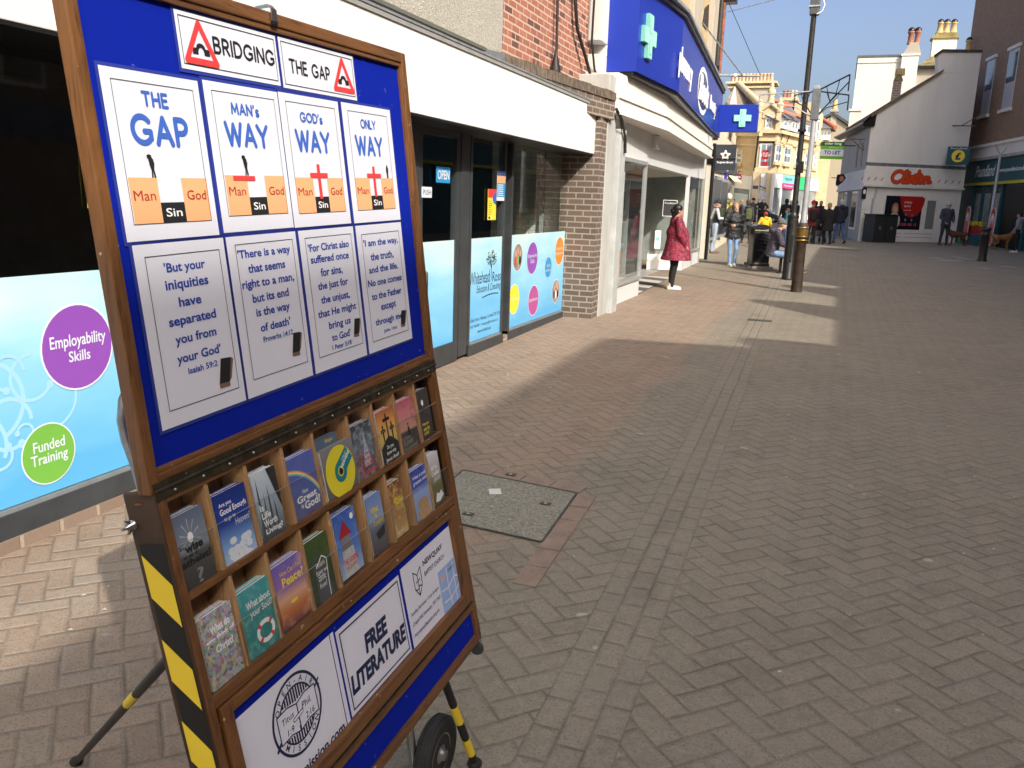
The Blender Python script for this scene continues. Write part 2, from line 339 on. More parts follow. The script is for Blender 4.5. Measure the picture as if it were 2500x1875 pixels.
gm.add([(x, y, zg(y)) for y in ys for x in xs], [(a * 8 + b, a * 8 + b + 1, (a + 1) * 8 + b + 1, (a + 1) * 8 + b) for a in range(len(ys) - 1) for b in range(7)], paving_material())
gm.build("ground", kind='structure', origin=(0, 0, 0))
# concrete infill cover with a paper scrap on it
t = NT("exposed_aggregate"); g = t.geo()
vo = t.n.new("ShaderNodeTexVoronoi"); vo.inputs["Scale"].default_value = 95.; t.l.new(g[0], vo.inputs[0])
c = t.ramp(t.xyz(vo.outputs["Color"])[0], [(0, (.1, .092, .072)), (.35, (.22, .205, .16)), (.7, (.31, .29, .23)), (1, (.42, .4, .33))])
c = t.mix(t.ramp(vo.outputs["Distance"], [(.4, (0, 0, 0)), (.75, (1, 1, 1))]), c, (.25, .235, .185)); c = t.mix(t.ma('MULTIPLY', t.noise(g[0], 2.5, 5), .45), c, (.17, .16, .125))
t.col(c); t.rough(.9); t.bump(vo.outputs["Distance"], .5, .01); agg = t.m
edge_iron = M("worn_iron_edge", (.085, .08, .07), .7, .3, var=.4, sc=20.)
redpaver = M("red_border_block", (.26, .19, .145), .85, var=.2, sc=9., bump=.5, bsc=90.)
SQ = [(-2.03, 4.62), (-1.27, 4.53), (-1.23, 3.79), (-1.98, 3.86)]
ac = thing("access_cover", (-1.62, 4.2, zg(4.2)), "square speckled concrete access cover set in the paving beside the display board", "access cover")
zz = lambda x, y, d=0: (x, y, zg(y) + d)
m = MB(); m.prism([zz(x, y, .004) for x, y in SQ], (0, 0, .003), agg); m.build("concrete_infill", ac)
m = MB()
for k in range(4):
    a, b = SQ[k], SQ[(k + 1) % 4]; q = V((b[0] - a[0], b[1] - a[1])).normalized(); n = V((q.y, -q.x)) * -.012
    m.prism([zz(a[0], a[1], .004), zz(b[0], b[1], .004), zz(b[0] + n.x, b[1] + n.y, .004), zz(a[0] + n.x, a[1] + n.y, .004)], (0, 0, .006), edge_iron)
m.build("edge_frame", ac)
for (px, py) in ((1100 + 405 / 2.765, 700 + 1278 / 2.765), (1100 + 640 / 2.765, 700 + 1475 / 2.765), (1100 + 118 / 2.765, 700 + 1545 / 2.765)):
    w = G(px, py); m = MB(); m.bbox(w.x - .03, w.x + .03, w.y - .02, w.y + .02, w.z + .007, w.z + .013, edge_iron, c=.002); m.ball((w.x, w.y, w.z + .012), (.012, .008, .004), steel); m.build("lifting_socket", ac)
m = MB(); random.seed(3)
def border(a, b, wd, n):
    a, b = V((*a, 0)), V((*b, 0)); q = (b - a) / n; nn = V((q.y, -q.x, 0)).normalized() * -wd
    for i in range(n):
        p = [a + q * (i + .03), a + q * (i + .97), a + q * (i + .97) + nn, a + q * (i + .03) + nn]
        h = .003 + random.random() * .002; m.prism([zz(v.x, v.y, .002) for v in p], (0, 0, h), redpaver)
e = .016
for k, (a, b) in enumerate((((-2.05, 4.645), (-1.25, 4.55)), ((-1.255, 4.53), (-1.2, 3.3)))):
    a3, b3 = V((*a, 0)), V((*b, 0)); q = (b3 - a3).normalized(); nn = V((-q.y, q.x, 0)) * .11; L = (b3 - a3).length; n = int(L / .2)
    for i in range(n):
        p = [a3 + q * (L * (i + .02) / n), a3 + q * (L * (i + .98) / n), a3 + q * (L * (i + .98) / n) + nn, a3 + q * (L * (i + .02) / n) + nn]
        m.prism([zz(v.x, v.y, .002) for v in p], (0, 0, .003 + random.random() * .003), redpaver)
m.build("border_blocks", ac)
w = G(1100 + 300 / 2.765, 700 + 1395 / 2.765); m = MB(); f = Fr(w + V((0, 0, .0105)), (.9, .45, 0), (-.45, .9, 0))
m.add([f(-.035, -.045), f(.035, -.045, .001), f(.035, .045, .004), f(-.035, .045, .002), f(0, 0, .006)], [(0, 1, 4), (1, 2, 4), (2, 3, 4), (3, 0, 4)], M("paper_scrap", (.62, .62, .58), .8, var=.05))
m.build("paper_scrap", label="small white paper scrap lying on the speckled concrete access cover", cat="litter")
w = G(1100 + 2088 / 2.765, 700 + 228 / 2.765); m = MB(); m.box(w.x - .17, w.x + .17, w.y - .09, w.y + .09, w.z + .003, w.z + .006, edge_iron)
for k in range(9): m.box(w.x - .155 + k * .035, w.x - .135 + k * .035, w.y - .075, w.y + .075, w.z + .006, w.z + .011, M("drain_bar", (.11, .1, .09), .6, .4))
m.build("drain_grate", label="small iron drain grate in the block channel before the lamp posts", cat="drain grate")
# chewing gum and scraps
gum = M("gum_spot", (.5, .48, .44), .8, var=.1); m = MB(); random.seed(11)
for k in range(70):
    x, y = random.uniform(-3.2, 3.4), 1.6 + 13 * random.random() ** 1.5; r = random.uniform(.004, .009)
    m.add([(x + r * (1 + .4 * sin(5 * k + a)) * cos(a * pi / 4), y + r * (1 + .3 * cos(3 * k + a)) * sin(a * pi / 4), zg(y) + .002) for a in range(8)], [tuple(range(8))], gum)
m.build("chewing_gum", label="pale flattened gum spots scattered over the block paving", cat="gum", kind='stuff')
lf = M("dry_petal", (.62, .58, .52), .8, var=.1)
for (px, py) in ((205, 1455), (170, 1540), (255, 1490), (1305, 905), (1312, 935), (1240, 918)):
    w = G(px, py); m = MB(); f = Fr(w + V((0, 0, .003)), (cos(px), sin(px), 0), (-sin(px), cos(px), 0)); m.add([f(-.012, 0), f(0, -.006, .004), f(.013, .002, .001), f(.003, .008, .004)], [(0, 1, 3), (1, 2, 3)], lf)
    m.build("litter_flake", label="tiny pale litter flake on the paving near the shop front", cat="litter", group="litter flakes on the paving")

# ================================================================== TRAINING CENTRE SHOP (left)
WX = -3.52
shop = thing("training_shop", (-3.5, 4, zg(4)), "single storey shop front with long white fascia and pale blue window film", "shop")
brk = brick("dark_brown_brick", (.095, .07, .054), (.15, .113, .09), (.38, .33, .27), .225, .078, .0105)
plinthb = brick("plinth_brick", (.2, .145, .11), (.27, .2, .15), (.42, .34, .26), .225, .2, .012)
# fascia
fas = render_wall("fascia_white", (.8, .79, .765), (.56, .52, .45), 1.3, .3, .06, 40.)
m = MB(); m.bbox(-3.5, -3.15, -4.0, 11.3, 2.228, 2.862, fas, c=.006); m.build("fascia", shop)
m = MB(); m.box(-3.45, -3.13, -4, 11.31, 2.866, 2.884, galv); m.box(-3.147, -3.137, -4, 11.31, 2.83, 2.8655, M("trim_grey", (.3, .3, .29), .6)); m.build("fascia_trim", shop)
m = MB(); m.box(-3.6, -3.155, -4, 11.29, 2.21, 2.2255, black); m.box(-3.6, -3.47, -4, 11.64, 2.26, 2.44, black); m.build("soffit", shop)
m = MB(); m.box(-3.62, -3.49, -5, 8.16, 2.79, 3.05, M("gutter_black", (.02, .02, .018), .5)); m.box(-3.49, -3.44, -5, 8.2, 3.03, 3.06, M("gutter_lip", (.12, .12, .1), .5)); m.build("gutter", shop)
m = MB(); m.quad((-3.47, 8.17, 2.8), (-3.44, 8.78, 2.86), (-3.47, 8.8, 3.11), (-3.485, 8.17, 3.05), M("lead_flashing", (.2, .21, .22), .5, .3, var=.3, sc=10.)); m.build("lead_flashing", shop)
# exposed aggregate concrete wall and red brick wall above
t = NT("pebbledash"); g = t.geo(); vo = t.n.new("ShaderNodeTexVoronoi"); vo.inputs["Scale"].default_value = 75.; t.l.new(g[0], vo.inputs[0])
c = t.ramp(t.xyz(vo.outputs["Color"])[1], [(0, (.33, .31, .26)), (.5, (.41, .39, .33)), (1, (.52, .5, .44))]); c = t.mix(t.ma('MULTIPLY', t.noise(g[0], 1.2, 5), .5), c, (.3, .28, .23)); t.col(c); t.rough(.9); t.bump(vo.outputs["Distance"], .5, .015)
m = MB(); m.box(-4.2, -3.5, -6, 3.0, 3.06, 10, t.m); m.box(-4.2, -3.5, 3.02, 7.4, 3.06, 10, t.m); m.box(-4.2, -3.503, 7.41, 8.76, 3.06, 10, t.m); m.build("concrete_panel_wall", shop)
m = MB(); m.box(-4.2, -3.51, 8.79, 12.7, 2.9, 10, brick("red_brick", (.29, .095, .06), (.39, .16, .105), (.56, .47, .38), .232, .0785, .0115, .3, stain=.35, dark=(.14, .06, .045))); m.build("red_brick_wall", shop)
m = MB(); random.seed(5); a = V((-3.49, 8.76, 2.985)); b = V((-3.02, 11.74, 2.95)); q = (b - a) / 22; cop = M("coping_brick", (.13, .1, .075), .85, var=.45, sc=14., bump=.6, bsc=60.)
nn = V((-q.y, q.x, 0)).normalized()
for k in range(22):
    o = a + q * k; j = random.uniform(-.006, .006); p = [o + q * .05 + nn * (.25), o + q * .05 - nn * (.03 + j), o + q * .92 - nn * (.03 + j), o + q * .92 + nn * .25]
    m.prism(p, (0, 0, .108 + j), cop)
m.prism([a + nn * .24, a - nn * .018, b - nn * .018, b + nn * .24], (0, 0, .095), M("coping_mortar", (.42, .38, .31), .9)); m.build("brick_coping", shop)
m = MB(); m.prism([a + nn * .22 - V((0, 0, .25)), a - nn * .01 - V((0, 0, .25)), b - nn * .01 - V((0, 0, .25)), b + nn * .22 - V((0, 0, .25))], (0, 0, .245), brk); m.build("parapet", shop)
# pillar, plinth
m = MB(); m.box(-3.6, -3.08, 11.305, 11.63, -.05, 2.94, brk); m.build("brick_pillar", shop)
m = MB(); m.box(-3.75, -3.475, -4, 6.68, -.2, -.037, plinthb); m.box(-3.75, -3.5, 8.0, 11.3, -.16, .045, plinthb); m.build("brick_plinth", shop)
# interior seen through the glass
inn = M("room_dark", (.05, .05, .048), .8, var=.2); m = MB()
m.box(-9, -3.75, -4, 11.7, -.16, -.05, inn); m.box(-9, -3.6, -4, 11.7, 2.45, 2.5, inn); m.box(-9.1, -9, -4, 11.7, -.1, 2.5, inn); m.box(-9, -3.75, -4.1, -4, -.1, 2.5, inn); m.box(-9.1, -4.75, 11.66, 11.7, -.1, 2.5, inn)
m.box(-6.5, -6.45, 4.6, 8.3, -.1, 2.45, inn); m.build("shop_interior", shop)
m = MB(); m.box(-4.75, -3.6, 11.62, 11.66, -.1, 2.45, brick("painted_white_brick", (.6, .62, .56), (.66, .67, .61), (.5, .51, .46), .225, .078, .01, .6, stain=.1)); m.build("painted_brick_wall", shop)
m = MB(); m.box(-3.98, -3.93, 11.55, 11.61, 0, 2.4, M("pipe_grey", (.3, .32, .33), .5)); m.build("pipe_boxing", shop)
# window film print
t = NT("sky_print"); g = t.geo(); p = t.xyz(g[0])
mp = t.n.new("ShaderNodeMapping"); mp.inputs["Scale"].default_value = (1, .7, 2.6); mp.inputs["Rotation"].default_value = (.22, 0, 0); t.l.new(g[0], mp.inputs[0])
hz = t.ma('ADD', p[2], t.ma('MULTIPLY', t.ma('SUBTRACT', t.noise(mp.outputs[0], 1.3, 3, .5), .5), .9))
c = t.ramp(t.ma('DIVIDE', hz, 1.2), [(.1, (.11, .44, .78)), (.4, (.2, .55, .85)), (.68, (.3, .65, .86)), (.84, (.45, .75, .86)), (1., (.62, .8, .8))])
t.col(c); t.rough(.25); film = t.m
filmw = M("film_white", (.72, .78, .86), .35, var=0)
def circ(m, fr, y, z, r, col, lines, zo=.001, ts=.055):
    m.disc(fr, y, z, r, r, filmw, zo, 36); m.disc(fr, y, z, r * .955, r * .955, col, zo + .0008, 36)
    for k, (s, dy) in enumerate(lines): m.text(s, fr, filmw, x=y, y=z + dy, h=ts, z=zo + .0016, bold=.02)
FW = Fr((WX + .008, 0, 0), (0, 1, 0))
purple = M("print_purple", (.27, .08, .44), .3, var=.03); green = M("print_green", (.18, .46, .07), .3, var=.03); orange = M("print_orange", (.85, .25, .03), .3, var=0); yellow = M("print_yellow", (.85, .72, .04), .3, var=0); pink = M("print_pink", (.45, .08, .3), .3, var=0); cyan = M("print_blue", (.03, .3, .62), .3, var=0)
def window(y0, y1, z0=.1, z1=2.25, zf=1.19):
    w = MB(); fw = .05
    w.box(WX - .06, WX + .02, y0 - fw, y0, z0 - .15, z1 + .02, dkmetal); w.box(WX - .06, WX + .02, y1, y1 + fw, z0 - .15, z1 + .02, dkmetal)
    w.box(WX - .06, WX + .017, y0, y1, z1, z1 + .05, dkmetal); w.box(WX - .06, WX + .035, y0 - fw, y1 + fw, z0 - .135, z0 - .02, dkmetal); w.box(WX - .06, WX + .025, y0, y1, z0 - .02, z0, M("sill_light", (.2, .22, .23), .4))
    o = w.build("window_frame", shop)
    g_ = MB(); g_.quad((WX, y0, z0), (WX, y1, z0), (WX, y1, z1), (WX, y0, z1), clear); g_.build("pane", o)
    return o
wl = window(-2.4, 6.55, .1)
m = MB(); m.rect(FW, -2.4, 6.55, .105, 1.18, film)
sw = M("film_pale_scroll", (.36, .66, .86), .3, var=0)
for q_, (cy, cz, r, a0, a1, w) in enumerate(((2.62, .62, .2, -1.2, 2.6, .022), (2.72, .5, .13, 0, 5.2, .02), (2.86, .7, .12, 1.5, 5.8, .018), (2.55, .42, .16, -.5, 2.2, .022), (2.95, .58, .16, -1.9, .6, .014), (2.74, .74, .09, 0, 4.5, .018), (2.5, .8, .16, -1, 1.8, .02), (2.66, .36, .07, 2, 7, .016), (2.8, .44, .05, -2, 3, .014))):
    m.ring(FW, cy, cz, r, r, w, sw, .0008 + .0003 * q_, 26, a0, a1); m.disc(FW, cy + (r - w / 2) * cos(a1), cz + (r - w / 2) * sin(a1), w * 1.1, w * 1.1, sw, .00095 + .0003 * q_, 12)
circ(m, FW, 3.137, .806, .22, purple, (), .004); m.text("Employability", FW, filmw, box=(2.972, 3.31, .795, .875), z=.0065, bold=.012); m.text("Skills", FW, filmw, box=(3.075, 3.205, .735, .79), z=.0065, bold=.012)
circ(m, FW, 2.917, .3065, .155, green, (), .004); m.text("Funded", FW, filmw, box=(2.83, 3.01, .325, .38), z=.0065, bold=.012); m.text("Training", FW, filmw, box=(2.812, 3.022, .245, .315), z=.0065, bold=.012)
m.build("window_film", wl)
wm = window(8.05, 8.94); m = MB(); m.rect(FW, 8.05, 8.94, .105, 1.19, film)
m.text("Whitehead", FW, inknavy, box=(8.045, 8.6, .705, .84), z=.001); m.text("Ross", FW, inknavy, box=(8.68, 8.93, .7, .81), z=.001); m.text("Education & Consulting", FW, inknavy, box=(8.24, 8.93, .585, .69), z=.001, shear=.25)
m.strokes([[(8.4, .55), (8.55, .565), (8.72, .57), (8.86, .56)], [(8.64, .72), (8.645, .86), (8.63, .93)], [(8.645, .85), (8.6, .92)], [(8.645, .86), (8.69, .93)]], FW, .006, inknavy, .001)
random.seed(2)
for k in range(110):
    a = random.uniform(0, 2 * pi); r = .145 * sqrt(random.random()); cy, cz = 8.645 + r * cos(a), .96 + r * .62 * sin(a); m.disc(FW, cy, cz, .0105, .007, inknavy if k % 7 else (yellow if k % 2 else green), .0012 + k * .00002, 7)
m.text("2a Bank Street, Newquay, Cornwall TR7 1DH", FW, inknavy, box=(8.06, 8.93, .3, .35), z=.001); m.text("01637 801004  |  newquay@wrosltd.co.uk", FW, inknavy, box=(8.07, 8.88, .235, .28), z=.001); m.text("www.wrosltd.co.uk", FW, inknavy, box=(8.29, 8.67, .175, .215), z=.001)
m.build("window_film", wm)
wr = window(9.22, 11.40); m = MB(); m.rect(FW, 9.22, 11.4, .105, 1.195, film)
skin1 = M("print_skin", (.6, .35, .24), .4, var=0); ph = M("print_photo", (.3, .25, .22), .4, var=.5, sc=9.)
circ(m, FW, 9.988, .8925, .205, purple, (), .001); m.text("Employability", FW, filmw, box=(9.82, 10.16, .89, .945), z=.003); m.text("Skills", FW, filmw, box=(9.92, 10.06, .83, .88), z=.003)
circ(m, FW, 11.093, .933, .195, orange, (), .001); m.text("Support in", FW, filmw, box=(10.96, 11.23, .94, .985), z=.003); m.text("Employment", FW, filmw, box=(10.94, 11.25, .875, .92), z=.003)
circ(m, FW, 10.633, .739, .142, cyan, (), .001); m.text("Skills", FW, filmw, box=(10.57, 10.7, .745, .785), z=.003); m.text("Assessment", FW, filmw, box=(10.52, 10.75, .685, .72), z=.003)
circ(m, FW, 9.38, .438, .18, yellow, (), .001); m.text("Training", FW, filmw, box=(9.25, 9.51, .42, .46), z=.003)
circ(m, FW, 10.085, .355, .197, pink, (), .001); m.text("Qualifications", FW, filmw, box=(9.92, 10.25, .34, .39), z=.003)
for (cy, cz, r) in ((9.465, .93, .165), (11.0, .391, .165)):
    circ(m, FW, cy, cz, r, ph, (), .001)
    for k, dx in enumerate((-.07, 0, .075)):
        m.disc(FW, cy + dx, cz + .045 + (k % 2) * .03, .028, .04, skin1, .003 + k * .0003, 12); m.disc(FW, cy + dx, cz - .04, .038, .055, (inkred, green, inknavy)[k] if cz > .6 else (inknavy, inkwhite, ink)[k], .0028 + k * .0003, 12)
m.build("window_film", wr)
# door
dr = MB(); dr.box(WX - .06, WX + .025, 6.68, 6.84, -.06, 2.27, dkmetal); dr.box(WX - .06, WX + .02, 7.77, 7.98, 0, 2.27, dkmetal)
dr.box(WX - .05, WX + .012, 6.86, 7.76, -.03, .17, dkmetal); dr.box(WX - .05, WX + .012, 6.86, 7.76, 2.15, 2.25, dkmetal); dr.box(WX - .05, WX + .012, 6.86, 6.95, .17, 2.15, dkmetal); dr.box(WX - .05, WX + .012, 7.68, 7.76, .17, 2.15, dkmetal)
d_ = dr.build("door", shop)
m = MB(); m.quad((WX - .01, 6.95, .17), (WX - .01, 7.68, .17), (WX - .01, 7.68, 2.15), (WX - .01, 6.95, 2.15), clear); m.build("pane", d_)
m = MB(); m.rect(FW, 6.952, 7.678, .172, 1.19, film, -.012); m.build("window_film", d_)
m = MB(); m.box(WX - .2, WX + .12, 6.7, 7.96, -.16, -.055, M("step_grey", (.32, .32, .31), .8, bump=.3)); m.build("door_step", shop)
m = MB(); m.tube([(WX + .03, 6.93, .62), (WX + .07, 6.93, .64), (WX + .07, 6.93, .92), (WX + .03, 6.93, .94)], .014, black, 8); m.build("handle", d_)
# signs stuck on the glass
FS = Fr((WX + .02, 0, 0), (0, 1, 0))
def sticker(name, y0, y1, z0, z1, m_, label, cat, fn, group=None):
    m = MB(); m.box(y0, y1, z0, z1, -.004, 0, m_, FS); fn(m); return m.build(name, label=label, cat=cat, group=group, origin=FS((y0 + y1) / 2, z0, -.002))
sticker("open_sign", 7.21, 7.51, 1.73, 1.875, cyan, "small blue sign with white OPEN lettering hung inside the door glass", "sign", lambda m: m.text("OPEN", FS, filmw, box=(7.235, 7.49, 1.76, 1.845), bold=.03))
sticker("push_sign", 6.92, 7.12, 1.59, 1.685, paper, "small white sign reading PUSH on the edge of the glass door", "sign", lambda m: m.text("PUSH", FS, ink, box=(6.945, 7.1, 1.615, 1.66)))
def yp(y0, y1, z0, z1):
    def f(m):
        h = z1 - z0; w = y1 - y0
        m.rect(FS, y0, y1, z1 - h * .28, z1, inkred, .0005); m.disc(FS, y1, z1 - h * .3, w * .45, h * .2, inkblue, .001, 20, pi / 2, pi * 1.5)
        for k in range(7): m.rect(FS, y0 + .02, y0 + w * (.5 if k % 3 else .35), z0 + h * (.18 + .07 * k), z0 + h * (.20 + .07 * k), inkbrown, .0008)
        m.rect(FS, y0 + .02, y0 + w * .32, z0 + h * .04, z0 + h * .11, inknavy, .0008); m.rect(FS, y0 + w * .36, y0 + w * .5, z0 + h * .04, z0 + h * .11, inkwhite, .0008)
    return f
sticker("window_poster", 3.255, 3.5, 1.49, 1.83, inkyellow, "tall yellow and red poster on the left window partly behind the display board", "poster", yp(3.255, 3.5, 1.49, 1.83))
sticker("window_poster", 8.47, 8.7, 1.375, 1.7, inkyellow, "tall yellow and red poster on the middle window beside the blue one", "poster", yp(8.47, 8.7, 1.375, 1.7))
def bp(m):
    m.rect(FS, 8.72, 8.96, 1.845, 1.9, inkblue, .0005); m.rect(FS, 8.72, 8.96, 1.77, 1.845, inkorange, .0005); m.rect(FS, 8.72, 8.96, 1.62, 1.77, cyan, .0005)
    for k in range(6): m.rect(FS, 8.74, 8.9, 1.635 + k * .022, 1.643 + k * .022, inkwhite, .0008)
    m.text("Apprenticeships", FS, inkwhite, box=(8.735, 8.945, 1.86, 1.885), z=.001)
sticker("window_poster", 8.72, 8.96, 1.58, 1.9, paper, "tall blue and white poster on the middle window next to the mullion", "poster", bp)
# boundary post, trunking and cables between the two shops
pt = thing("boundary_pier", (-3.2, 12.2, zg(12)), "chipped pale rendered pier with grey trunking between the two shops", "pier")
chip = render_wall("chipped_render", (.46, .46, .44), (.2, .19, .17), 5., .55, .5, 30.)
m = MB(); m.bbox(-3.6, -3.07, 11.64, 12.08, -.02, 3.3, chip, c=.015); m.build("render_strip", pt)
m = MB(); m.bbox(-3.3, -2.99, 12.1, 12.42, -.02, 2.62, M("grey_trunking", (.43, .45, .44), .5, var=.15, sc=5.), c=.012); m.build("trunking", pt)
pw = render_wall("old_white_render", (.62, .62, .6), (.36, .35, .32), 1.6, .5, .35, 50.)
m = MB()
for (z0, z1, y0) in ((3.3, 3.62, 12.03), (3.62, 3.78, 12.3), (3.78, 6, 11.95), (6, 10, 12.0)): m.bbox(-3.8, -3.32, y0, 13.05, z0, z1 - .002, pw, c=.012)
m.bbox(-3.34, -3.2, 12.62, 13.0, 2.6, 3.75, pw, c=.02); m.build("render_pier", pt)
m = MB(); m.bbox(-3.3, -3.2, 12.85, 13.0, 2.9, 3.55, pw, c=.03); m.ball((-3.2, 12.9, 3.33), (.06, .06, .09), pw); m.build("cable_box", pt)
cb = M("cable_black", (.02, .017, .015), .5, var=.2); cg_ = M("cable_grey", (.45, .46, .48), .5)
def cable(pts, r, m_, label): 
    m = MB(); m.tube(pts, r, m_, 6); m.build("cable", pt, label=label)
cable([(-3.44, 10.4, 6), (-3.45, 10.39, 4.0), (-3.44, 10.4, 3.35), (-3.42, 10.37, 3.12)], .016, cb, None)
m = MB(); m.lathe((-3.44, 10.38, 3.05), [(.03, 0), (.07, .03), (.065, .12), (.025, .28), (.018, .34)], cb, 10); m.build("cable_gland", pt)
for dx in (0, .035): cable([(-3.46, 11.1 + dx, 6), (-3.45, 11.1 + dx, 4.1), (-3.44, 11.2 + dx, 3.8), (-3.42, 11.62 + dx, 3.48), (-3.36, 11.85 + dx, 3.14), (-3.2, 11.88, 3.0)], .018, cb, None)
cable([(-3.4, 11.88, 6), (-3.42, 11.86, 3.75), (-3.4, 12.0, 3.4), (-3.28, 12.2, 3.12)], .016, cb, None)
cable([(-3.02, 11.85, 2.86), (-3.0, 12.1, 2.75), (-2.975, 12.28, 2.5), (-2.97, 12.3, 2.3)], .024, cb, None)
cable([(-3.0, 11.95, 2.8), (-2.98, 12.1, 2.55), (-2.97, 12.27, 2.4)], .008, cb, None)
for dy in (0, .09): cable([(-3.31, 12.45 + dy, 6), (-3.31, 12.4 + dy, 4.4), (-3.3, 12.5 + dy, 3.7), (-3.28, 12.47 + dy, 3.3)], .009, cg_, None)
random.seed(9)
for k in range(5):
    c0 = V((-3.26, 12.95 + random.uniform(-.1, .1), 4.25 + random.uniform(-.15, .2))); r = random.uniform(.12, .28)
    cable([c0 + V((.02 * sin(3 * a), r * .6 * cos(a + k), r * sin(a + k))) for a in [i * .5 for i in range(11)]], .007, cb if k % 2 else cg_, None)
m = MB(); gr = M("weed_leaf", (.14, .24, .035), .7, var=.3)
for k in range(90):
    o = V((-3.3, 11.95, 3.12)) + V((random.uniform(-.08, .1), random.gauss(0, .13), abs(random.gauss(.06, .07)))); f = Fr(o, (random.uniform(-1, 1), random.uniform(-1, 1), random.uniform(-.4, .4)), (random.uniform(-.5, .5), .2, 1)); r = random.uniform(.012, .026); m.add([f(-r, 0), f(0, -r * .6), f(r, 0), f(0, r)], [(0, 1, 2, 3)], gr)
m.build("wall_weed", label="small green weed growing on the brick coping under the cables", cat="plant")
# ================================================================== LITERATURE DISPLAY BOARD
HL = V((-0.98787, 1.00574, 1.11803)); BEX = V((-0.01848, 0.99949, 0.02616)); BDL = V((0.18448, 0.02912, -0.9824)); BDU = V((0.10448, 0.02795, -0.99413))
LF = Fr(HL, BEX, -BDL); UF = Fr(HL, BEX, -BDU)
class FrS(Fr):                 # frame lying a little behind another one
    def __init__(s, b, q): 
        c = CAMP - b.o; s.b = b; s.q = q; s.o = b.o; s.x = b.x; s.y = b.y; s.z = b.z; s.xc = c.dot(b.x); s.yc = c.dot(b.y); s.k = 1 + q / c.dot(b.z)
    def __call__(s, x, y, z=0.): return s.b(s.xc + (x - s.xc) * s.k, s.yc + (y - s.yc) * s.k, z - s.q)
UP = FrS(UF, .012)
def wood(name, axis, c1=(.085, .034, .011), c2=(.19, .082, .026), c3=(.03, .011, .004), sc=1.):
    t = NT(name); o = t.obj(); mp = t.n.new("ShaderNodeMapping"); s = [60., 60., 60.]; s[axis] = 3.5; mp.inputs["Scale"].default_value = [x * sc for x in s]; t.l.new(o, mp.inputs[0])
    a = t.noise(mp.outputs[0], 1., 5, .65); c = t.ramp(a, [(.3, c1), (.55, c2), (.75, tuple((p + q) / 2 for p, q in zip(c1, c2)))])
    c = t.mix(t.ramp(t.noise(mp.outputs[0], 2.7, 3, .6), [(.55, (0, 0, 0)), (.72, (.75, .75, .75))]), c, c3)
    c = t.mix(t.ramp(t.noise(o, 5., 4), [(.5, (0, 0, 0)), (.8, (.6, .6, .6))]), c, c1)
    c = t.mix(t.ramp(t.noise(o, 55., 2, .4), [(.73, (0, 0, 0)), (.76, (.8, .8, .8))]), c, (.5, .42, .33))
    t.col(c); t.rough(.38); t.bump(a, .25, .002); return t.m
wv = wood("varnished_wood_upright", 2); wh = wood("varnished_wood_rail", 1); ply = wood("pale_plywood", 2, (.3, .16, .07), (.42, .25, .12), (.2, .1, .045)); plyh = wood("pale_shelf", 1, (.3, .16, .07), (.44, .27, .13), (.2, .1, .045))
t = NT("blue_felt"); o_ = t.obj(); c = t.mix(t.ramp(t.noise(o_, 420., 2, .5), [(.62, (0, 0, 0)), (.72, (.2, .2, .2))]), (.002, .014, .3), (.012, .05, .46)); c = t.mix(t.ma('MULTIPLY', t.noise(o_, 4., 5), .35), c, (.003, .02, .36))
c = t.mix(t.ramp(t.noise(o_, 60., 1, .2), [(.765, (0, 0, 0)), (.78, (.5, .5, .5))]), c, (.1, .14, .55)); t.col(c); t.rough(.8); t.bump(t.noise(o_, 700., 2), .3, .002); t.b.inputs["Specular IOR Level"].default_value = .12; felt = t.m
bronze = M("worn_brass_hinge", (.085, .07, .042), .42, .75, var=.5, sc=30., bump=.2)
board = thing("display_board", (-1.0, 1.55, zg(1.5)), "large folding wooden literature board with blue felt, posters and leaflet pockets", "display board")
def bpart(m, name, label=None, par=None): return m.build(name, par or board, label)
m = MB(); m.box(-.005, 1.07, .002, .812, -.02, -.0135, felt, UF); bpart(m, "upper_panel", "deep blue felt panel carrying ten white posters")
m = MB()
for (x0, x1, y0, y1, mt) in ((-.007, .016, -.004, .818, wv), (1.052, 1.076, -.004, .818, wv), (.016, 1.052, .793, .818, wh), (.016, 1.052, .012, .026, wh)):
    m.bbox(x0, x1, y0, y1, -.026, 0, mt, UF, c=.003)
for (x0, x1, y0, y1, mt) in ((.016, .02, .026, .793, wv), (1.046, 1.052, .026, .793, wv), (.02, 1.046, .783, .793, wh), (.02, 1.046, .026, .034, wh)): m.bbox(x0, x1, y0, y1, -.014, -.004, mt, UF, c=.002)
bpart(m, "frame")
m = MB(); m.box(.0, 1.074, .0015, .0135, 0, .0015, bronze, UF); m.box(.0, 1.074, -.0175, -.0015, 0, .0015, bronze, LF); m.tube([UF(.0, 0, .002), UF(1.074, 0, .002)], .0032, bronze, 8)
for k in range(15):
    x = .045 + k * .07; m.ball(LF(x, -.0095, .002), .0028, steel, 8, 5); m.ball(UF(x + .03, .008, .002), .0024, bronze, 8, 5)
bpart(m, "piano_hinge")
# silver clip on the top edge
m = MB(); p = [UF(.5, .8, .003), UF(.5, .822, .004), UF(.5, .829, -.002), UF(.5, .829, -.03)]
for a, b in zip(p, p[1:]): m.prism([a - UF.x * .009, a + UF.x * .009, b + UF.x * .009, b - UF.x * .009], (UF.z if a is p[0] else UF.y) * .0025, steel)
m.box(.491, .509, .794, .8, .002, .006, black, UF); bpart(m, "metal_clip")
m = MB(); m.box(1.076, 1.082, .745, .762, -.02, -.008, steel, UF); bpart(m, "catch_plate")
m = MB(); m.ball(UF(.003, .8, 0), .004, black); bpart(m, "screw_hole")
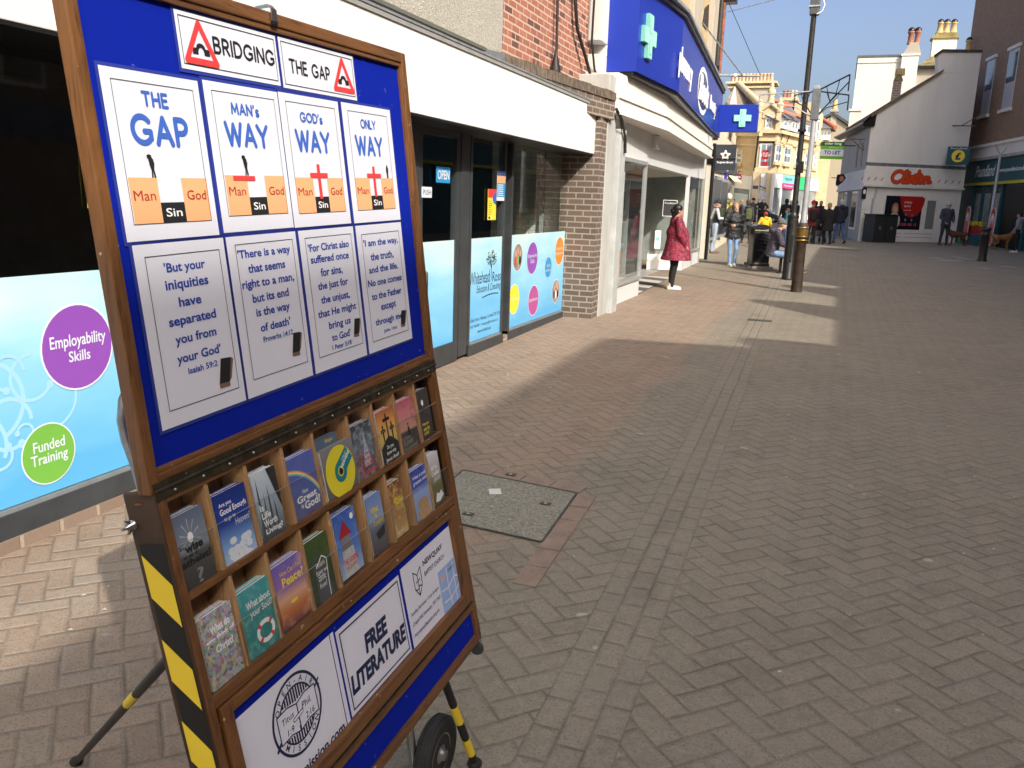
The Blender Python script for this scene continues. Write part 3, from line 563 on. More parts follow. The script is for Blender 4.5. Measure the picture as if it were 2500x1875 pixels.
# --- posters on the upper panel
def LOOP(cx, cy, rx, ry, a0, a1, n=12): return [(cx + rx * cos(radians(a0 + (a1 - a0) * i / n)), cy + ry * sin(radians(a0 + (a1 - a0) * i / n))) for i in range(n + 1)]
GL = {'T': (.75, [[(0, 1), (.75, 1)], [(.375, 1), (.375, 0)]]), 'H': (.72, [[(0, 1), (0, 0)], [(.72, 1), (.72, 0)], [(0, .5), (.72, .5)]]), 'E': (.55, [[(.55, 1), (0, 1), (0, 0), (.55, 0)], [(0, .52), (.48, .52)]]),
 'G': (.95, [LOOP(.5, .5, .5, .5, 42, 360 - 35, 16) + [(.92, .18), (.92, .44), (.6, .44)]]), 'A': (.8, [[(0, 0), (.4, 1), (.8, 0)], [(.14, .32), (.66, .32)]]), 'P': (.6, [[(0, 0), (0, 1), (.3, 1)] + LOOP(.3, .73, .3, .27, 90, -90, 8) + [(0, .46)]]),
 'M': (.95, [[(0, 0), (.1, 1), (.475, .2), (.85, 1), (.95, 0)]]), 'N': (.75, [[(0, 0), (0, 1), (.75, 0), (.75, 1)]]), 'W': (1.15, [[(0, 1), (.3, 0), (.575, .95), (.85, 0), (1.15, 1)]]), 'Y': (.8, [[(0, 1), (.4, .48), (.8, 1)], [(.4, .48), (.4, 0)]]),
 'O': (1., [LOOP(.5, .5, .5, .5, 0, 360, 20)]), 'D': (.78, [[(0, 0), (0, 1), (.28, 1)] + LOOP(.28, .5, .5, .5, 90, -90, 10) + [(0, 0)]]), 'L': (.5, [[(0, 1), (0, 0), (.5, 0)]]), 'B': (.64, [[(0, 0), (0, 1), (.32, 1)] + LOOP(.32, .76, .26, .24, 90, -90, 8) + [(0, .52)], [(.3, .52)] + LOOP(.34, .26, .3, .26, 90, -90, 8) + [(0, 0)]]),
 'R': (.64, [[(0, 0), (0, 1), (.32, 1)] + LOOP(.32, .74, .28, .26, 90, -90, 8) + [(0, .48)], [(.3, .48), (.62, 0)]]), 'I': (0., [[(0, 1), (0, 0)]]), "'": (.06, [[(.06, 1.03), (.0, .8)]]), ' ': (.3, []),
 's': (.42, [LOOP(.22, .45, .2, .16, 40, 250, 8) + LOOP(.21, .14, .21, .15, 90, -150, 8)])}
def pen(m, s, fr, x0, x1, y0, y1, mt, wt=.17, gap=.3, z=.0008):
    w = sum(GL[c][0] for c in s) + gap * (len(s) - 1); r = wt / 2; kx = (x1 - x0) / (w + wt); ky = (y1 - y0) / (1 + wt); x = r; L = []; rr = r * (kx + ky) / 2
    for c in s:
        for q in GL[c][1]: L.append([(x0 + (x + a) * kx, y0 + (r + b) * ky) for a, b in q])
        x += GL[c][0] + gap
    m.strokes(L, fr, rr, mt, z)
def sheet(m, x0, x1, y0, y1, fr=UP, lam=.006):
    m.rect(fr, x0 - lam, x1 + lam, y0 - lam, y1 + lam, M("laminate_edge", (.03, .05, .3), .15, var=0), .0004); m.rect(fr, x0, x1, y0, y1, paper, .0012)
def warn(m, ax, ay, bx, by, cx, cy, fr):
    P = [(ax, ay), (bx, by), (cx, cy)]; g = ((ax + bx + cx) / 3, (ay + by + cy) / 3)
    m.strokes([[P[0], P[1], P[2], P[0]]], fr, .0055, inkred, .0022)
    w = cx - bx; y = by + .0115; x = bx + w * .22; d = w * .56
    top = [(x, y + .0105), (x + d * .2, y + .011)] + [(x + d * .5 + d * .27 * cos(pi - pi * k / 8), y + .011 + .0085 * sin(pi * k / 8)) for k in range(9)] + [(x + d * .8, y + .011), (x + d, y + .0105), (x + d, y)]
    low = [(x + d * .68, y)] + [(x + d * .5 + d * .18 * cos(pi * k / 6), y + .002 + .0105 * sin(pi * k / 6)) for k in range(7)] + [(x + d * .32, y), (x, y)]
    m.poly(top + low, ink, fr, .002)
m = MB(); sheet(m, .216, .499, .679, .773); m.frame(UP, .223, .492, .687, .766, .0015, ink, .002); warn(m, .272, .759, .232, .695, .31, .695, UP); pen(m, "BRIDGING", UP, .305, .487, .714, .744, ink, .2, .32, .002); bpart(m, "poster", "header card reading BRIDGING with a hump bridge warning triangle")
m = MB(); sheet(m, .508, .798, .677, .774); m.frame(UP, .515, .791, .684, .767, .0015, ink, .002); warn(m, .745, .759, .705, .695, .784, .695, UP); pen(m, "THE GAP", UP, .536, .69, .708, .737, ink, .2, .3, .002); bpart(m, "poster", "header card reading THE GAP with a hump bridge warning triangle")
def man(m, x, y, h, bow=True):
    P = ([(-.1, 0), (-.06, .3), (-.12, .55), (-.14, .78), (-.2, .84), (-.2, .95), (-.08, 1), (.02, .95), (.02, .86), (.08, .8), (.12, .6), (.07, .35), (.12, 0), (.03, 0), (.0, .3), (-.02, 0)] if bow else
         [(-.1, 0), (-.09, .45), (-.14, .45), (-.13, .8), (-.06, .84), (-.08, .93), (0, 1), (.08, .93), (.06, .84), (.13, .8), (.14, .45), (.09, .45), (.1, 0), (.02, 0), (0, .4), (-.02, 0)])
    m.poly([(x + a * h * 1.25, y + b * h) for a, b in P], ink, UP, .0024)
def gap(m, x0, x1, xa, xb, y0, y1, ys_):
    m.rect(UP, x0, xa, y0, y1, inkorange, .0017); m.rect(UP, xb, x1, y0, y1, inkorange, .0017); m.rect(UP, xa, xb, y0, ys_, ink, .0017)
    h = (y1 - y0)
    m.text("Man", UP, inkbrown, box=(x0 + .006, xa - .009, y0 + h * .5, y0 + h * .5 + .016), z=.0024, bold=.0); m.text("God", UP, inkbrown, box=(xb + .009, x1 - .007, y0 + h * .5, y0 + h * .5 + .016), z=.0024, bold=.006); m.text("Sin", UP, inkwhite, box=(xa + .009, xb - .009, y0 + h * .13, y0 + h * .13 + .014), z=.0024, bold=.01)
def cross(m, x, y0, y1, w, yc): m.rect(UP, x - .0055, x + .0055, y0, y1, inkred, .0027); m.rect(UP, x - w, x + w, yc - .005, yc + .005, inkred, .00285)
m = MB(); sheet(m, .032, .25, .399, .6615); m.frame(UP, .051, .234, .4245, .645, .0011, ink, .002); pen(m, "THE", UP, .11, .169, .608, .633, inkblue, .26, .34, .002); pen(m, "GAP", UP, .076, .208, .547, .597, inkblue, .23, .3, .002)
gap(m, .054, .2355, .1165, .172, .4255, .4975, .458); man(m, .11, .4975, .037); bpart(m, "poster", "poster headed THE GAP")
m = MB(); sheet(m, .263, .482, .4015, .6655); m.frame(UP, .2825, .4675, .43, .6505, .0011, ink, .002); pen(m, "MAN's", UP, .33, .414, .612, .634, inkblue, .24, .3, .002); pen(m, "WAY", UP, .304, .435, .554, .6, inkblue, .23, .26, .002)
gap(m, .2865, .4685, .35, .404, .4305, .5035, .4635); m.rect(UP, .309, .374, .494, .5025, inkred, .0026); man(m, .351, .5035, .037); bpart(m, "poster", "poster headed MAN's WAY")
m = MB(); sheet(m, .485, .7095, .4005, .667); m.frame(UP, .506, .692, .4275, .6515, .0011, ink, .002); pen(m, "GOD's", UP, .551, .637, .613, .634, inkblue, .24, .28, .002); pen(m, "WAY", UP, .526, .658, .552, .599, inkblue, .23, .26, .002)
gap(m, .5065, .691, .573, .6275, .428, .501, .4615); cross(m, .597, .457, .529, .034, .506); bpart(m, "poster", "poster headed GOD's WAY with a red cross")
m = MB(); sheet(m, .7235, .955, .3995, .668); m.frame(UP, .7465, .933, .4275, .652, .0011, ink, .002); pen(m, "ONLY", UP, .8, .873, .615, .637, inkblue, .24, .28, .002); pen(m, "WAY", UP, .767, .898, .552, .6, inkblue, .23, .26, .002)
gap(m, .7475, .932, .815, .8715, .428, .502, .461); cross(m, .8385, .458, .529, .034, .5075); man(m, .9075, .502, .032, False); bpart(m, "poster", "poster headed ONLY WAY with a red cross and small figure")
brn = M("ink_book_edge", (.2, .13, .08), .6, var=0)
def book(m, x, y, s=1.):
    m.poly([(x - .02 * s, y), (x + .008 * s, y - .001), (x + .02 * s, y + .042 * s), (x - .008 * s, y + .044 * s)], ink, UP, .0026); m.poly([(x + .008 * s, y - .001), (x + .0145 * s, y + .005), (x + .0255 * s, y + .038 * s), (x + .02 * s, y + .042 * s)], brn, UP, .0026); m.poly([(x - .02 * s, y), (x - .02 * s, y - .008 * s), (x + .008 * s, y - .009 * s), (x + .008 * s, y - .001)], brn, UP, .0026)
def verse(x0, x1, border, lines, ref, bk, label):
    m = MB(); sheet(m, x0, x1, .0925, .3935); bx0, bx1, by0, by1 = border; m.frame(UP, bx0, bx1, by0, by1, .0013, ink, .002)
    for s, a, b, y in lines:
        lo = .0045 if any(c in s for c in "gjpqy,") else 0; hi = .0165
        m.text(s, UP, M("ink_verse_blue", (.02, .06, .36), .6, var=0), box=(a, b, y - lo, y + hi), z=.002, bold=.024)
    s, a, b, y = ref; m.text(s, UP, M("ink_verse_blue", (.02, .06, .36)), box=(a, b, y, y + .011), z=.002, bold=.018); book(m, bk[0], bk[1], bk[2] if len(bk) > 2 else 1.); bpart(m, "poster", label)
verse(.04, .258, (.0615, .2425, .1195, .374), [("'But your", .1, .2, .3445), ("iniquities", .097, .202, .3155), ("have", .122, .177, .2855), ("separated", .092, .209, .2555), ("you from", .1, .203, .2245), ("your God'", .097, .208, .1925)], ("Isaiah 59:2", .119, .194, .171), (.211, .138), "verse poster beginning But your iniquities")
verse(.265, .484, (.287, .47, .124, .379), [("'There is a way", .291, .458, .352), ("that seems", .316, .434, .3235), ("right to a man,", .292, .459, .2955), ("but its end", .317, .434, .267), ("is the way", .322, .432, .2395), ("of death'", .329, .427, .2095)], ("Proverbs 14:12", .333, .431, .189), (.438, .152, .9), "verse poster beginning There is a way")
verse(.4945, .7145, (.5145, .701, .123, .378), [("'For Christ also", .522, .687, .348), ("suffered once", .527, .681, .323), ("for sins,", .559, .647, .2945), ("the just for", .542, .665, .265), ("the unjust,", .547, .666, .235), ("that He might", .529, .688, .206), ("bring us", .566, .657, .177), ("to God'", .572, .651, .1495)], ("1 Peter 3:18", .569, .65, .13), (.68, .15, .8), "verse poster beginning For Christ also suffered")
verse(.7255, .9535, (.747, .9355, .117, .373), [("'I am the way,", .753, .927, .343), ("the truth,", .78, .895, .31), ("and the life.", .765, .913, .279), ("No one comes", .754, .926, .248), ("to the Father", .765, .919, .2155), ("except", .804, .882, .1855), ("through me'", .769, .915, .153)], ("John 14:6", .806, .874, .1285), (.912, .137, .8), "verse poster beginning I am the way")
# --- lower case with two rows of pockets
darkwood = M("dark_stained_wood", (.06, .034, .02), .5, var=.4, sc=9., bump=.15)
m = MB(); m.bbox(.0, .012, -.83, .001, -.067, -.0002, darkwood, LF, c=.004); bpart(m, "case_side"); m = MB(); m.bbox(1.064, 1.0755, -.83, -.001, -.067, -.0002, darkwood, LF, c=.002); bpart(m, "case_side")
m = MB(); m.box(.012, 1.064, -.43, -.004, -.067, -.062, ply, LF); m.box(.012, 1.064, -.83, -.43, -.067, -.06, felt, LF); bpart(m, "case_back")
m = MB(); m.bbox(.003, .024, -.83, -.019, -.02, .0, wv, LF, c=.002); m.bbox(1.05, 1.075, -.83, -.019, -.02, .0, wv, LF, c=.002); m.box(.024, 1.05, -.0245, -.0178, -.02, -.0005, wh, LF); bpart(m, "frame")
m = MB(); m.bbox(.024, 1.05, -.2, -.186, -.02, 0, wh, LF, c=.002); m.bbox(.024, 1.05, -.402, -.378, -.02, 0, wh, LF, c=.002); m.box(.012, 1.064, -.2, -.19, -.062, -.02, plyh, LF); m.box(.012, 1.064, -.402, -.385, -.062, -.02, plyh, LF); bpart(m, "shelf")
for x in (.116, .224, .34, .449, .59, .704, .816, .931):
    m = MB(); m.bbox(x, x + .0095, -.188, -.022, -.06, -.003, ply, LF, c=.0015); bpart(m, "divider")
for x in (.125, .23, .343, .451, .59, .706, .822, .927):
    m = MB(); m.bbox(x, x + .0095, -.383, -.202, -.06, -.003, ply, LF, c=.0015); bpart(m, "divider")
psx = glass("perspex", (.93, .95, .94), .04, 1.)
edge = M("perspex_edge", (.4, .42, .41), .25, var=.3, sc=20.)
for (a, b) in ((-.188, -.104), (-.38, -.292)):
    m = MB(); m.quad(LF(.024, a, -.003), LF(1.05, a, -.003), LF(1.05, b, -.003), LF(.024, b, -.003), psx); m.box(.024, 1.05, b, b + .0007, -.0036, -.0028, edge, LF); bpart(m, "perspex_strip")
# lower flap with three notices, blue skirting below
m = MB()
for (x0, x1, y0, y1, mt) in ((.032, .058, -.697, -.4045, wv), (1.006, 1.0485, -.697, -.4045, wv), (.058, 1.006, -.427, -.4045, wh), (.058, 1.006, -.697, -.664, wh)): m.bbox(x0, x1, y0, y1, -.016, .005, mt, LF, c=.003)
m.box(.05, 1.02, -.67, -.42, -.014, -.0105, felt, LF); bpart(m, "lower_flap")
m = MB(); m.box(.03, 1.05, -.7035, -.7005, -.012, .0045, bronze, LF); bpart(m, "piano_hinge")
m = MB(); m.bbox(.024, 1.0495, -.728, -.706, -.018, .0, wh, LF, c=.002); m.bbox(.024, 1.0495, -.83, -.806, -.018, .0, wh, LF, c=.002); m.box(.024, 1.0495, -.806, -.728, -.014, -.01, felt, LF); bpart(m, "skirting_panel")
LP = LF.at(0, 0, -.01)
m = MB(); m.rect(LP, .07, .381, -.675, -.4525, paper, .001); cx, cy, rx, ry = .235, -.543, .0815, .0815
m.ring(LP, cx, cy, rx, ry, .006, inknavy, .0018, 48)
for k in range(15):
    for sg in (1, -1):
        x = -.056 + k * .008; 
        if abs(x) < .053: h0 = .026 + .008 * abs(x) / .05; h1 = sqrt(max(0, .053 ** 2 - x * x)) + .006
        else: continue
        if h1 > h0: m.rect(LP, cx + x - .0026, cx + x + .0026, cy + (h0 if sg > 0 else -h1), cy + (h1 if sg > 0 else -h0), inknavy, .0016)
m.ring(LP, cx, cy + .004, .058, .055, .004, inknavy, .0017, 24, .35, pi - .35); m.ring(LP, cx, cy - .004, .058, .055, .004, inknavy, .0017, 24, pi + .35, 2 * pi - .35)
m.poly([(cx - .064, cy + .027), (cx - .004, cy + .021), (cx - .004, cy - .036), (cx - .064, cy - .029)], paper, LP, .002); m.poly([(cx + .004, cy + .021), (cx + .064, cy + .027), (cx + .064, cy - .029), (cx + .004, cy - .036)], paper, LP, .002)
m.strokes([[(cx - .064, cy + .027), (cx - .03, cy + .029), (cx, cy + .021), (cx + .03, cy + .029), (cx + .064, cy + .027), (cx + .064, cy - .031), (cx + .03, cy - .029), (cx, cy - .037), (cx - .03, cy - .029), (cx - .064, cy - .031), (cx - .064, cy + .027)], [(cx, cy + .021), (cx, cy - .037)]], LP, .0014, inknavy, .0026, 4)
m.strokes([[(cx - .015, cy - .006), (cx + .012, cy - .002)]], LP, .0045, inknavy, .0028, 5); m.strokes([[(cx - .015, cy - .006), (cx + .012, cy - .002)]], LP, .0028, paper, .003, 5)
m.strokes([[(cx + .066, cy + .02), (cx + .08, cy + .03)], [(cx + .07, cy + .034), (cx + .078, cy + .016)]], LP, .0024, inknavy, .0026, 4); m.strokes([[(cx - .066, cy - .025), (cx - .078, cy - .034)]], LP, .0034, inknavy, .0026, 4)
m.text("Titus", LP, inknavy, box=(cx - .052, cx - .014, cy + .002, cy + .015), z=.0028, shear=.15); m.text("Phil.", LP, inknavy, box=(cx + .014, cx + .046, cy + .0, cy + .014), z=.0028, shear=.15); m.text("1:9", LP, inknavy, box=(cx - .042, cx - .02, cy - .025, cy - .012), z=.0028, shear=.15); m.text("2:16", LP, inknavy, box=(cx + .02, cx + .05, cy - .025, cy - .012), z=.0028, shear=.15)
for s, a0, a1, sg in (("OPEN-AIR", 150, 32, 1), ("MISSION", 222, 322, -1)):
    for k, ch in enumerate(s):
        if ch == ' ': continue
        a = radians(a0 + (a1 - a0) * k / (len(s) - 1)); r = .0615 if sg > 0 else .0725
        m.text(ch, LP, inknavy, x=cx + r * cos(a), y=cy + r * sin(a), h=.0175, z=.0024, bold=.012, rot=a - pi / 2 if sg > 0 else a + pi / 2)
m.text("www.oamission.com", LP, inknavy, box=(.1, .371, -.67, -.647), z=.002, bold=.025, shear=.15); bpart(m, "notice", "notice with a round OPEN-AIR MISSION book emblem")
m = MB(); m.rect(LP, .384, .397, -.675, -.4525, paper, .001); m.rect(LP, .404, .6975, -.6615, -.459, paper, .001); m.frame(LP, .414, .688, -.652, -.4685, .0038, inknavy, .002)
m.text("FREE", LP, inknavy, box=(.502, .607, -.564, -.518), z=.002, bold=.05, shear=.12); m.text("LITERATURE", LP, inknavy, box=(.422, .682, -.622, -.577), z=.002, bold=.05, shear=.12); bpart(m, "notice", "notice reading FREE LITERATURE inside a navy border")
mapb = M("map_blue", (.32, .46, .75), .6, var=.08, sc=40.)
m = MB(); m.rect(LP, .709, 1.02, -.672, -.451, paper, .001); m.strokes([[(.765, -.485), (.765, -.53), (.785, -.555), (.806, -.53), (.806, -.485), (.785, -.5), (.765, -.485)], [(.785, -.5), (.785, -.552)], [(.774, -.517), (.797, -.514)], [(.768, -.533), (.778, -.537), (.79, -.53), (.803, -.535)]], LP, .0014, inknavy, .002, 4)
m.text("NEWQUAY", LP, inknavy, box=(.825, .945, -.496, -.478), z=.002, bold=.02); m.text("BAPTIST CHURCH", LP, inknavy, box=(.825, .945, -.521, -.508), z=.002)
for s, x1, y in (("Sunday Services: 11am & 6pm", .885, -.585), ("Chapel Hill, Newquay, TR7 1ND", .888, -.612), ("NewquayBaptist.org.uk", .87, -.641)): m.text(s, LP, inknavy, box=(.722, x1, y - .003, y + .0105), z=.002)
m.rect(LP, .894, 1.012, -.665, -.543, mapb, .002); m.strokes([[(.9, -.6), (.94, -.606), (.985, -.59), (1.008, -.6)], [(.945, -.55), (.942, -.605), (.95, -.66)], [(.905, -.635), (.95, -.64), (1.005, -.625)], [(.985, -.55), (.982, -.66)]], LP, .0022, paper, .0025, 4); m.rect(LP, .905, .925, -.575, -.562, inkorange, .0028); m.text("CHURCH", LP, inknavy, box=(.95, .99, -.565, -.558), z=.0029); bpart(m, "notice", "notice for the NEWQUAY BAPTIST CHURCH with service times and a small map")
# hazard tape on the left side
SF = Fr(HL + BEX * -.0006, -LF.z, LF.y)        # x = depth behind the front
SF.z = -BEX
hy = M("hazard_yellow", (.8, .58, .04), .45, var=.06); m = MB()
m.poly([(.004, -.088), (.056, -.088), (.052, -.82), (.0, -.82)], M("hazard_black", (.014, .014, .014), .45, var=.1), SF, .0006)
for k in range(5):
    d = .106 + .1525 * k; m.poly([(.0555, -d), (.0045, -d - .054), (.0045, -d - .129), (.0555, -d - .077)], hy, SF, .0012)
bpart(m, "hazard_tape", "yellow and black diagonal hazard tape")
m = MB(); m.lathe(SF(.058, -.053, 0), [(.009, 0), (.009, .003), (.006, .004), (.006, .012), (.0025, .013), (.0025, .024)], steel, 12, -BEX)
for sg in (1, -1): m.prism([SF(.058, -.053 + sg * .004, .006), SF(.06, -.053 + sg * .011, .01), SF(.06, -.053 + sg * .012, .016), SF(.058, -.053 + sg * .005, .012)], LF.z * .004, steel)
bpart(m, "wing_nut")
m = MB(); m.ball(SF(.035, -.018, .0002), (.007, .007, .001), M("rust_spot", (.22, .07, .03), .9)); bpart(m, "screw_cap")
alu = M("silver_tube", (.42, .42, .44), .38, .85, var=.15, sc=40.)
for x in (.03, 1.045):
    m = MB(); q = [(x, .05, -.03), (x, .054, .04), (x, .061, .085), (x, .06, .118), (x + .003, .05, .15), (x + .016 * (1 if x < .5 else -1), .037, .178), (x + .05 * (1 if x < .5 else -1), .03, .19)]
    m.tube([LF(a, c, -b) for a, b, c in q], .0095, alu, 12); bpart(m, "handle_tube")
blackp = M("leg_black", (.015, .015, .015), .45, var=.2)
def leg(a, b, r, bands):
    a, b = V(a), V(b); d = b - a; m = MB(); m.tube([a, b], r, blackp, 10)
    for s, e in bands: m.tube([a + d * s, a + d * e], r * 1.06, hy, 10)
    m.ball(b, (r * 1.9, r * 1.9, r * 1.3), M("rubber_black", (.02, .02, .02), .8)); bpart(m, "support_leg")
leg(LF(.03, -.3, -.07), (-1.98, 1.645, zg(1.6) + .012), .0105, [(.26, .34)]); leg(LF(1.04, -.3, -.07), (-1.98, 2.35, zg(2.3) + .012), .0105, [(.26, .34)])
a = V((-.905, 1.9, .36)); leg(a, (-.868, 2.105, zg(2.1) + .012), .0125, [(.42, .58), (.74, .9)])
leg((-.9, 1.0, .36), (-.88, .86, zg(1) + .012), .0125, [(.42, .58), (.74, .9)])
m = MB(); tx = (-1., 0, -.0); wc = V((-.945, 1.985, zg(1.98) + .108))
def wheel(wc):
    m = MB(); rub = M("tyre_rubber", (.025, .025, .026), .75, var=.2, sc=30.); pr = [(.06, -.02), (.085, -.027), (.1, -.024), (.107, -.012), (.108, 0), (.107, .012), (.1, .024), (.085, .027), (.06, .02)]
    m.lathe(wc, pr, rub, 40, (1, 0, 0))
    for k in (-.014, -.005, .005, .014): m.lathe(wc + V((k, 0, 0)), [(.1085, -.0018), (.1105, 0), (.1085, .0018)], rub, 40, (1, 0, 0))
    o = bpart(m, "wheel"); m = MB(); m.lathe(wc, [(.0, -.012), (.061, -.02), (.066, -.016), (.066, .016), (.061, .022), (.055, .018), (.035, .008), (.028, .02), (.016, .026), (.016, .034), (.0, .034)], steel, 28, (1, 0, 0)); m.build("rim", o); return o
wheel(wc); wheel(V((-.945, 1.12, zg(1.1) + .108)))
m = MB(); m.tube([wc - V((.02, .0, 0)), V((-.965, 1.12, wc.z))], .012, steel, 10); m.tube([V((-.97, 1.9, wc.z)), V((-1.02, 1.9, .42))], .012, steel, 8); m.tube([V((-.97, 1.2, wc.z)), V((-1.02, 1.2, .42))], .012, steel, 8); bpart(m, "axle")
m = MB(); o = LF(1.078, -.845, -.02); m.box(-.003, .002, -.05, .03, -.016, .016, galv, LF.at(1.08, -.82, -.02)); m.lathe(LF(1.072, -.862, -.02), [(.018, -.008), (.021, 0), (.018, .008)], M("castor_rubber", (.05, .05, .05), .7), 16, BEX); bpart(m, "castor")
m = MB(); m.ring(Fr(LF(1.08, -.73, -.02), LF.y, LF.z), 0, 0, .014, .014, .004, steel, 0, 20); bpart(m, "pull_ring")
# --- leaflets standing in the pockets
def grad(name, stops, nz=0., sc=30., nc=(1, 1, 1), thr=(.5, .7), vo=None):
    t = NT(name); o = t.obj(); p = t.xyz(o); c = t.ramp(t.ma('DIVIDE', p[2], .14), stops)
    if vo:
        v_ = t.n.new("ShaderNodeTexVoronoi"); v_.inputs["Scale"].default_value = vo; t.l.new(o, v_.inputs[0]); h = t.n.new("ShaderNodeHueSaturation"); h.inputs["Saturation"].default_value = .8; h.inputs["Value"].default_value = .6; t.l.new(v_.outputs["Color"], h.inputs["Color"]); c = t.mix(.8, c, h.outputs[0])
    if nz: c = t.mix(t.ma('MULTIPLY', t.ramp(t.noise(o, sc, 5, .6), [(thr[0], (0, 0, 0)), (thr[1], (1, 1, 1))]), nz), c, nc)
    t.col(c); t.rough(.28); return t.m
pages = M("page_edges", (.72, .72, .74), .7, var=.25, sc=260.)
GRP = "gospel leaflets in the display board pockets"
LC = CAMP - HL
def leaflet(x0, x1, d0, d1, cover, label, art, th=.026, z=-.03):
    cx_, cy_, q = LC.dot(LF.x), LC.dot(LF.y), (LC.dot(LF.z) + .007) / (LC.dot(LF.z) + .03); x0, x1 = [cx_ + (v - cx_) * q for v in (x0, x1)]; d0, d1 = [-(cy_ + (-v - cy_) * q) for v in (d0, d1)]; z = z + .023; th = min(th, .024)
    w, h = x1 - x0, d1 - d0; f = LF.at(x0, -d1, z); m = MB(); m.box(.001, w - .001, 0, h - .002, -th, -.0006, pages, f)
    for k in range(4): m.box(.0005, w - .0005, 0, h - .0015 * (k % 3), -th + th * .2 * k, -th + th * .2 * k + .0008, cover, f)
    m.box(0, w, 0, h, -.0008, 0, cover, f); art(m, f, w, h); return m.build("leaflet_stack", label=label, cat="leaflets", group=GRP, origin=f(w / 2, 0, -.01))
def T(m, f, s, mt, w, h, a, b, y0, y1, bold=.015, sh=0.): m.text(s, f, mt, box=(a * w, b * w, y0 * h, y1 * h), z=.0012, bold=bold, shear=sh)
W_, Bk, Yl, Rd = inkwhite, ink, inkyellow, inkred
c_wise = grad("cover_grey_sky", [(0, (.05, .045, .04)), (.42, (.09, .085, .08)), (.5, (.25, .28, .33)), (1, (.1, .14, .22))])
def art(m, f, w, h):
    m.disc(f, .45 * w, .66 * h, .09 * w, .07 * h, inkwhite, .0006, 14)
    for k in range(10): a = k * pi / 5 + .3; m.poly([(.45 * w, .66 * h), (.45 * w + .32 * w * cos(a), .66 * h + .25 * h * sin(a)), (.45 * w + .32 * w * cos(a + .08), .66 * h + .25 * h * sin(a + .08))], M("cover_ray", (.5, .52, .55), .4, var=0), f, .0005)
    T(m, f, "Is it", Bk, w, h, .05, .2, .55, .6); T(m, f, "wise", Bk, w, h, .2, .78, .48, .59, .04); T(m, f, "to be an", Bk, w, h, .1, .55, .42, .47); T(m, f, "atheist?", Bk, w, h, .02, .98, .31, .41, .04); T(m, f, "?", M("cover_dim", (.25, .24, .22), .5, var=0), w, h, .4, .62, .04, .24)
leaflet(.051, .128, .064, .2, c_wise, "grey leaflets with a sunburst asking Is it wise to be an atheist", art)
c_cloud = grad("cover_cloud_blue", [(0, (.55, .66, .85)), (.3, (.2, .38, .75)), (.55, (.02, .06, .35)), (1, (.01, .03, .2))], .0)
def art(m, f, w, h):
    random.seed(4)
    for k in range(26): m.disc(f, (.2 + .65 * random.random()) * w, (.02 + .33 * random.random() ** 1.3) * h, .11 * w, .05 * h, M("cover_cloud", (.8, .83, .9), .4, var=.1, sc=80.), .0005 + k * .00001, 10)
    T(m, f, "Are you", W_, w, h, .12, .5, .8, .87); T(m, f, "Good Enough", W_, w, h, .12, .93, .68, .79, .02); T(m, f, "to go to", W_, w, h, .2, .55, .6, .66); T(m, f, "Heaven?", W_, w, h, .5, .97, .5, .59, .0, .2)
leaflet(.156, .248, .063, .203, c_cloud, "dark blue leaflets with white cloud asking Are you Good Enough to go to Heaven", art)
c_life = grad("cover_city_grey", [(0, (.05, .07, .06)), (.5, (.35, .42, .5)), (1, (.6, .68, .74))])
def art(m, f, w, h):
    for a, b, t_ in ((.05, .25, .95), (.28, .42, .7), (.46, .62, .8), (.66, .8, .55)): m.poly([(a * w, 0), (b * w, 0), ((a + b) / 2 * w, t_ * h)], M("cover_tower", (.07, .085, .1), .4, var=.5, sc=300.), f, .0006 + a * .0001)
    m.poly([(w * .62, h), (w, h), (w, .35 * h)], M("cover_roof", (.03, .03, .03), .4), f, .0008)
    for s, a, b, y in (("Is", .1, .26, .44), ("Life", .12, .48, .32), ("Worth", .14, .7, .2), ("Living?", .16, .88, .07)): T(m, f, s, W_, w, h, a, b, y, y + .1, .03)
leaflet(.268, .345, .06, .198, c_life, "grey skyscraper leaflets asking Is Life Worth Living", art)
c_great = grad("cover_storm_blue", [(0, (.1, .1, .22)), (.4, (.1, .13, .38)), (1, (.09, .13, .42))], .3, 20., (.2, .22, .45))
def art(m, f, w, h):
    for k, c in enumerate(((.7, .2, .2), (.8, .5, .15), (.75, .75, .25), (.2, .55, .3), (.2, .35, .75))): m.ring(f, -.15 * w, -.2 * h, (1.35 - .022 * k) * w, (1.04 - .016 * k) * h, .022 * w, M("rainbow_%s" % "abcde"[k], c, .4, var=0), .0006, 24, .1, 1.45)
    T(m, f, "How", W_, w, h, .35, .55, .38, .45); T(m, f, "Great", W_, w, h, .12, .82, .26, .37, .03); T(m, f, "is", W_, w, h, .22, .3, .17, .24); T(m, f, "God?", W_, w, h, .34, .9, .12, .25, .03)
leaflet(.382, .486, .066, .2, c_great, "violet blue leaflets with a rainbow asking How Great is God", art)
c_slv = grad("cover_sleeve", [(0, (.12, .11, .1)), (1, (.24, .24, .25))])
teal = M("cover_teal", (.01, .2, .22), .3, var=0)
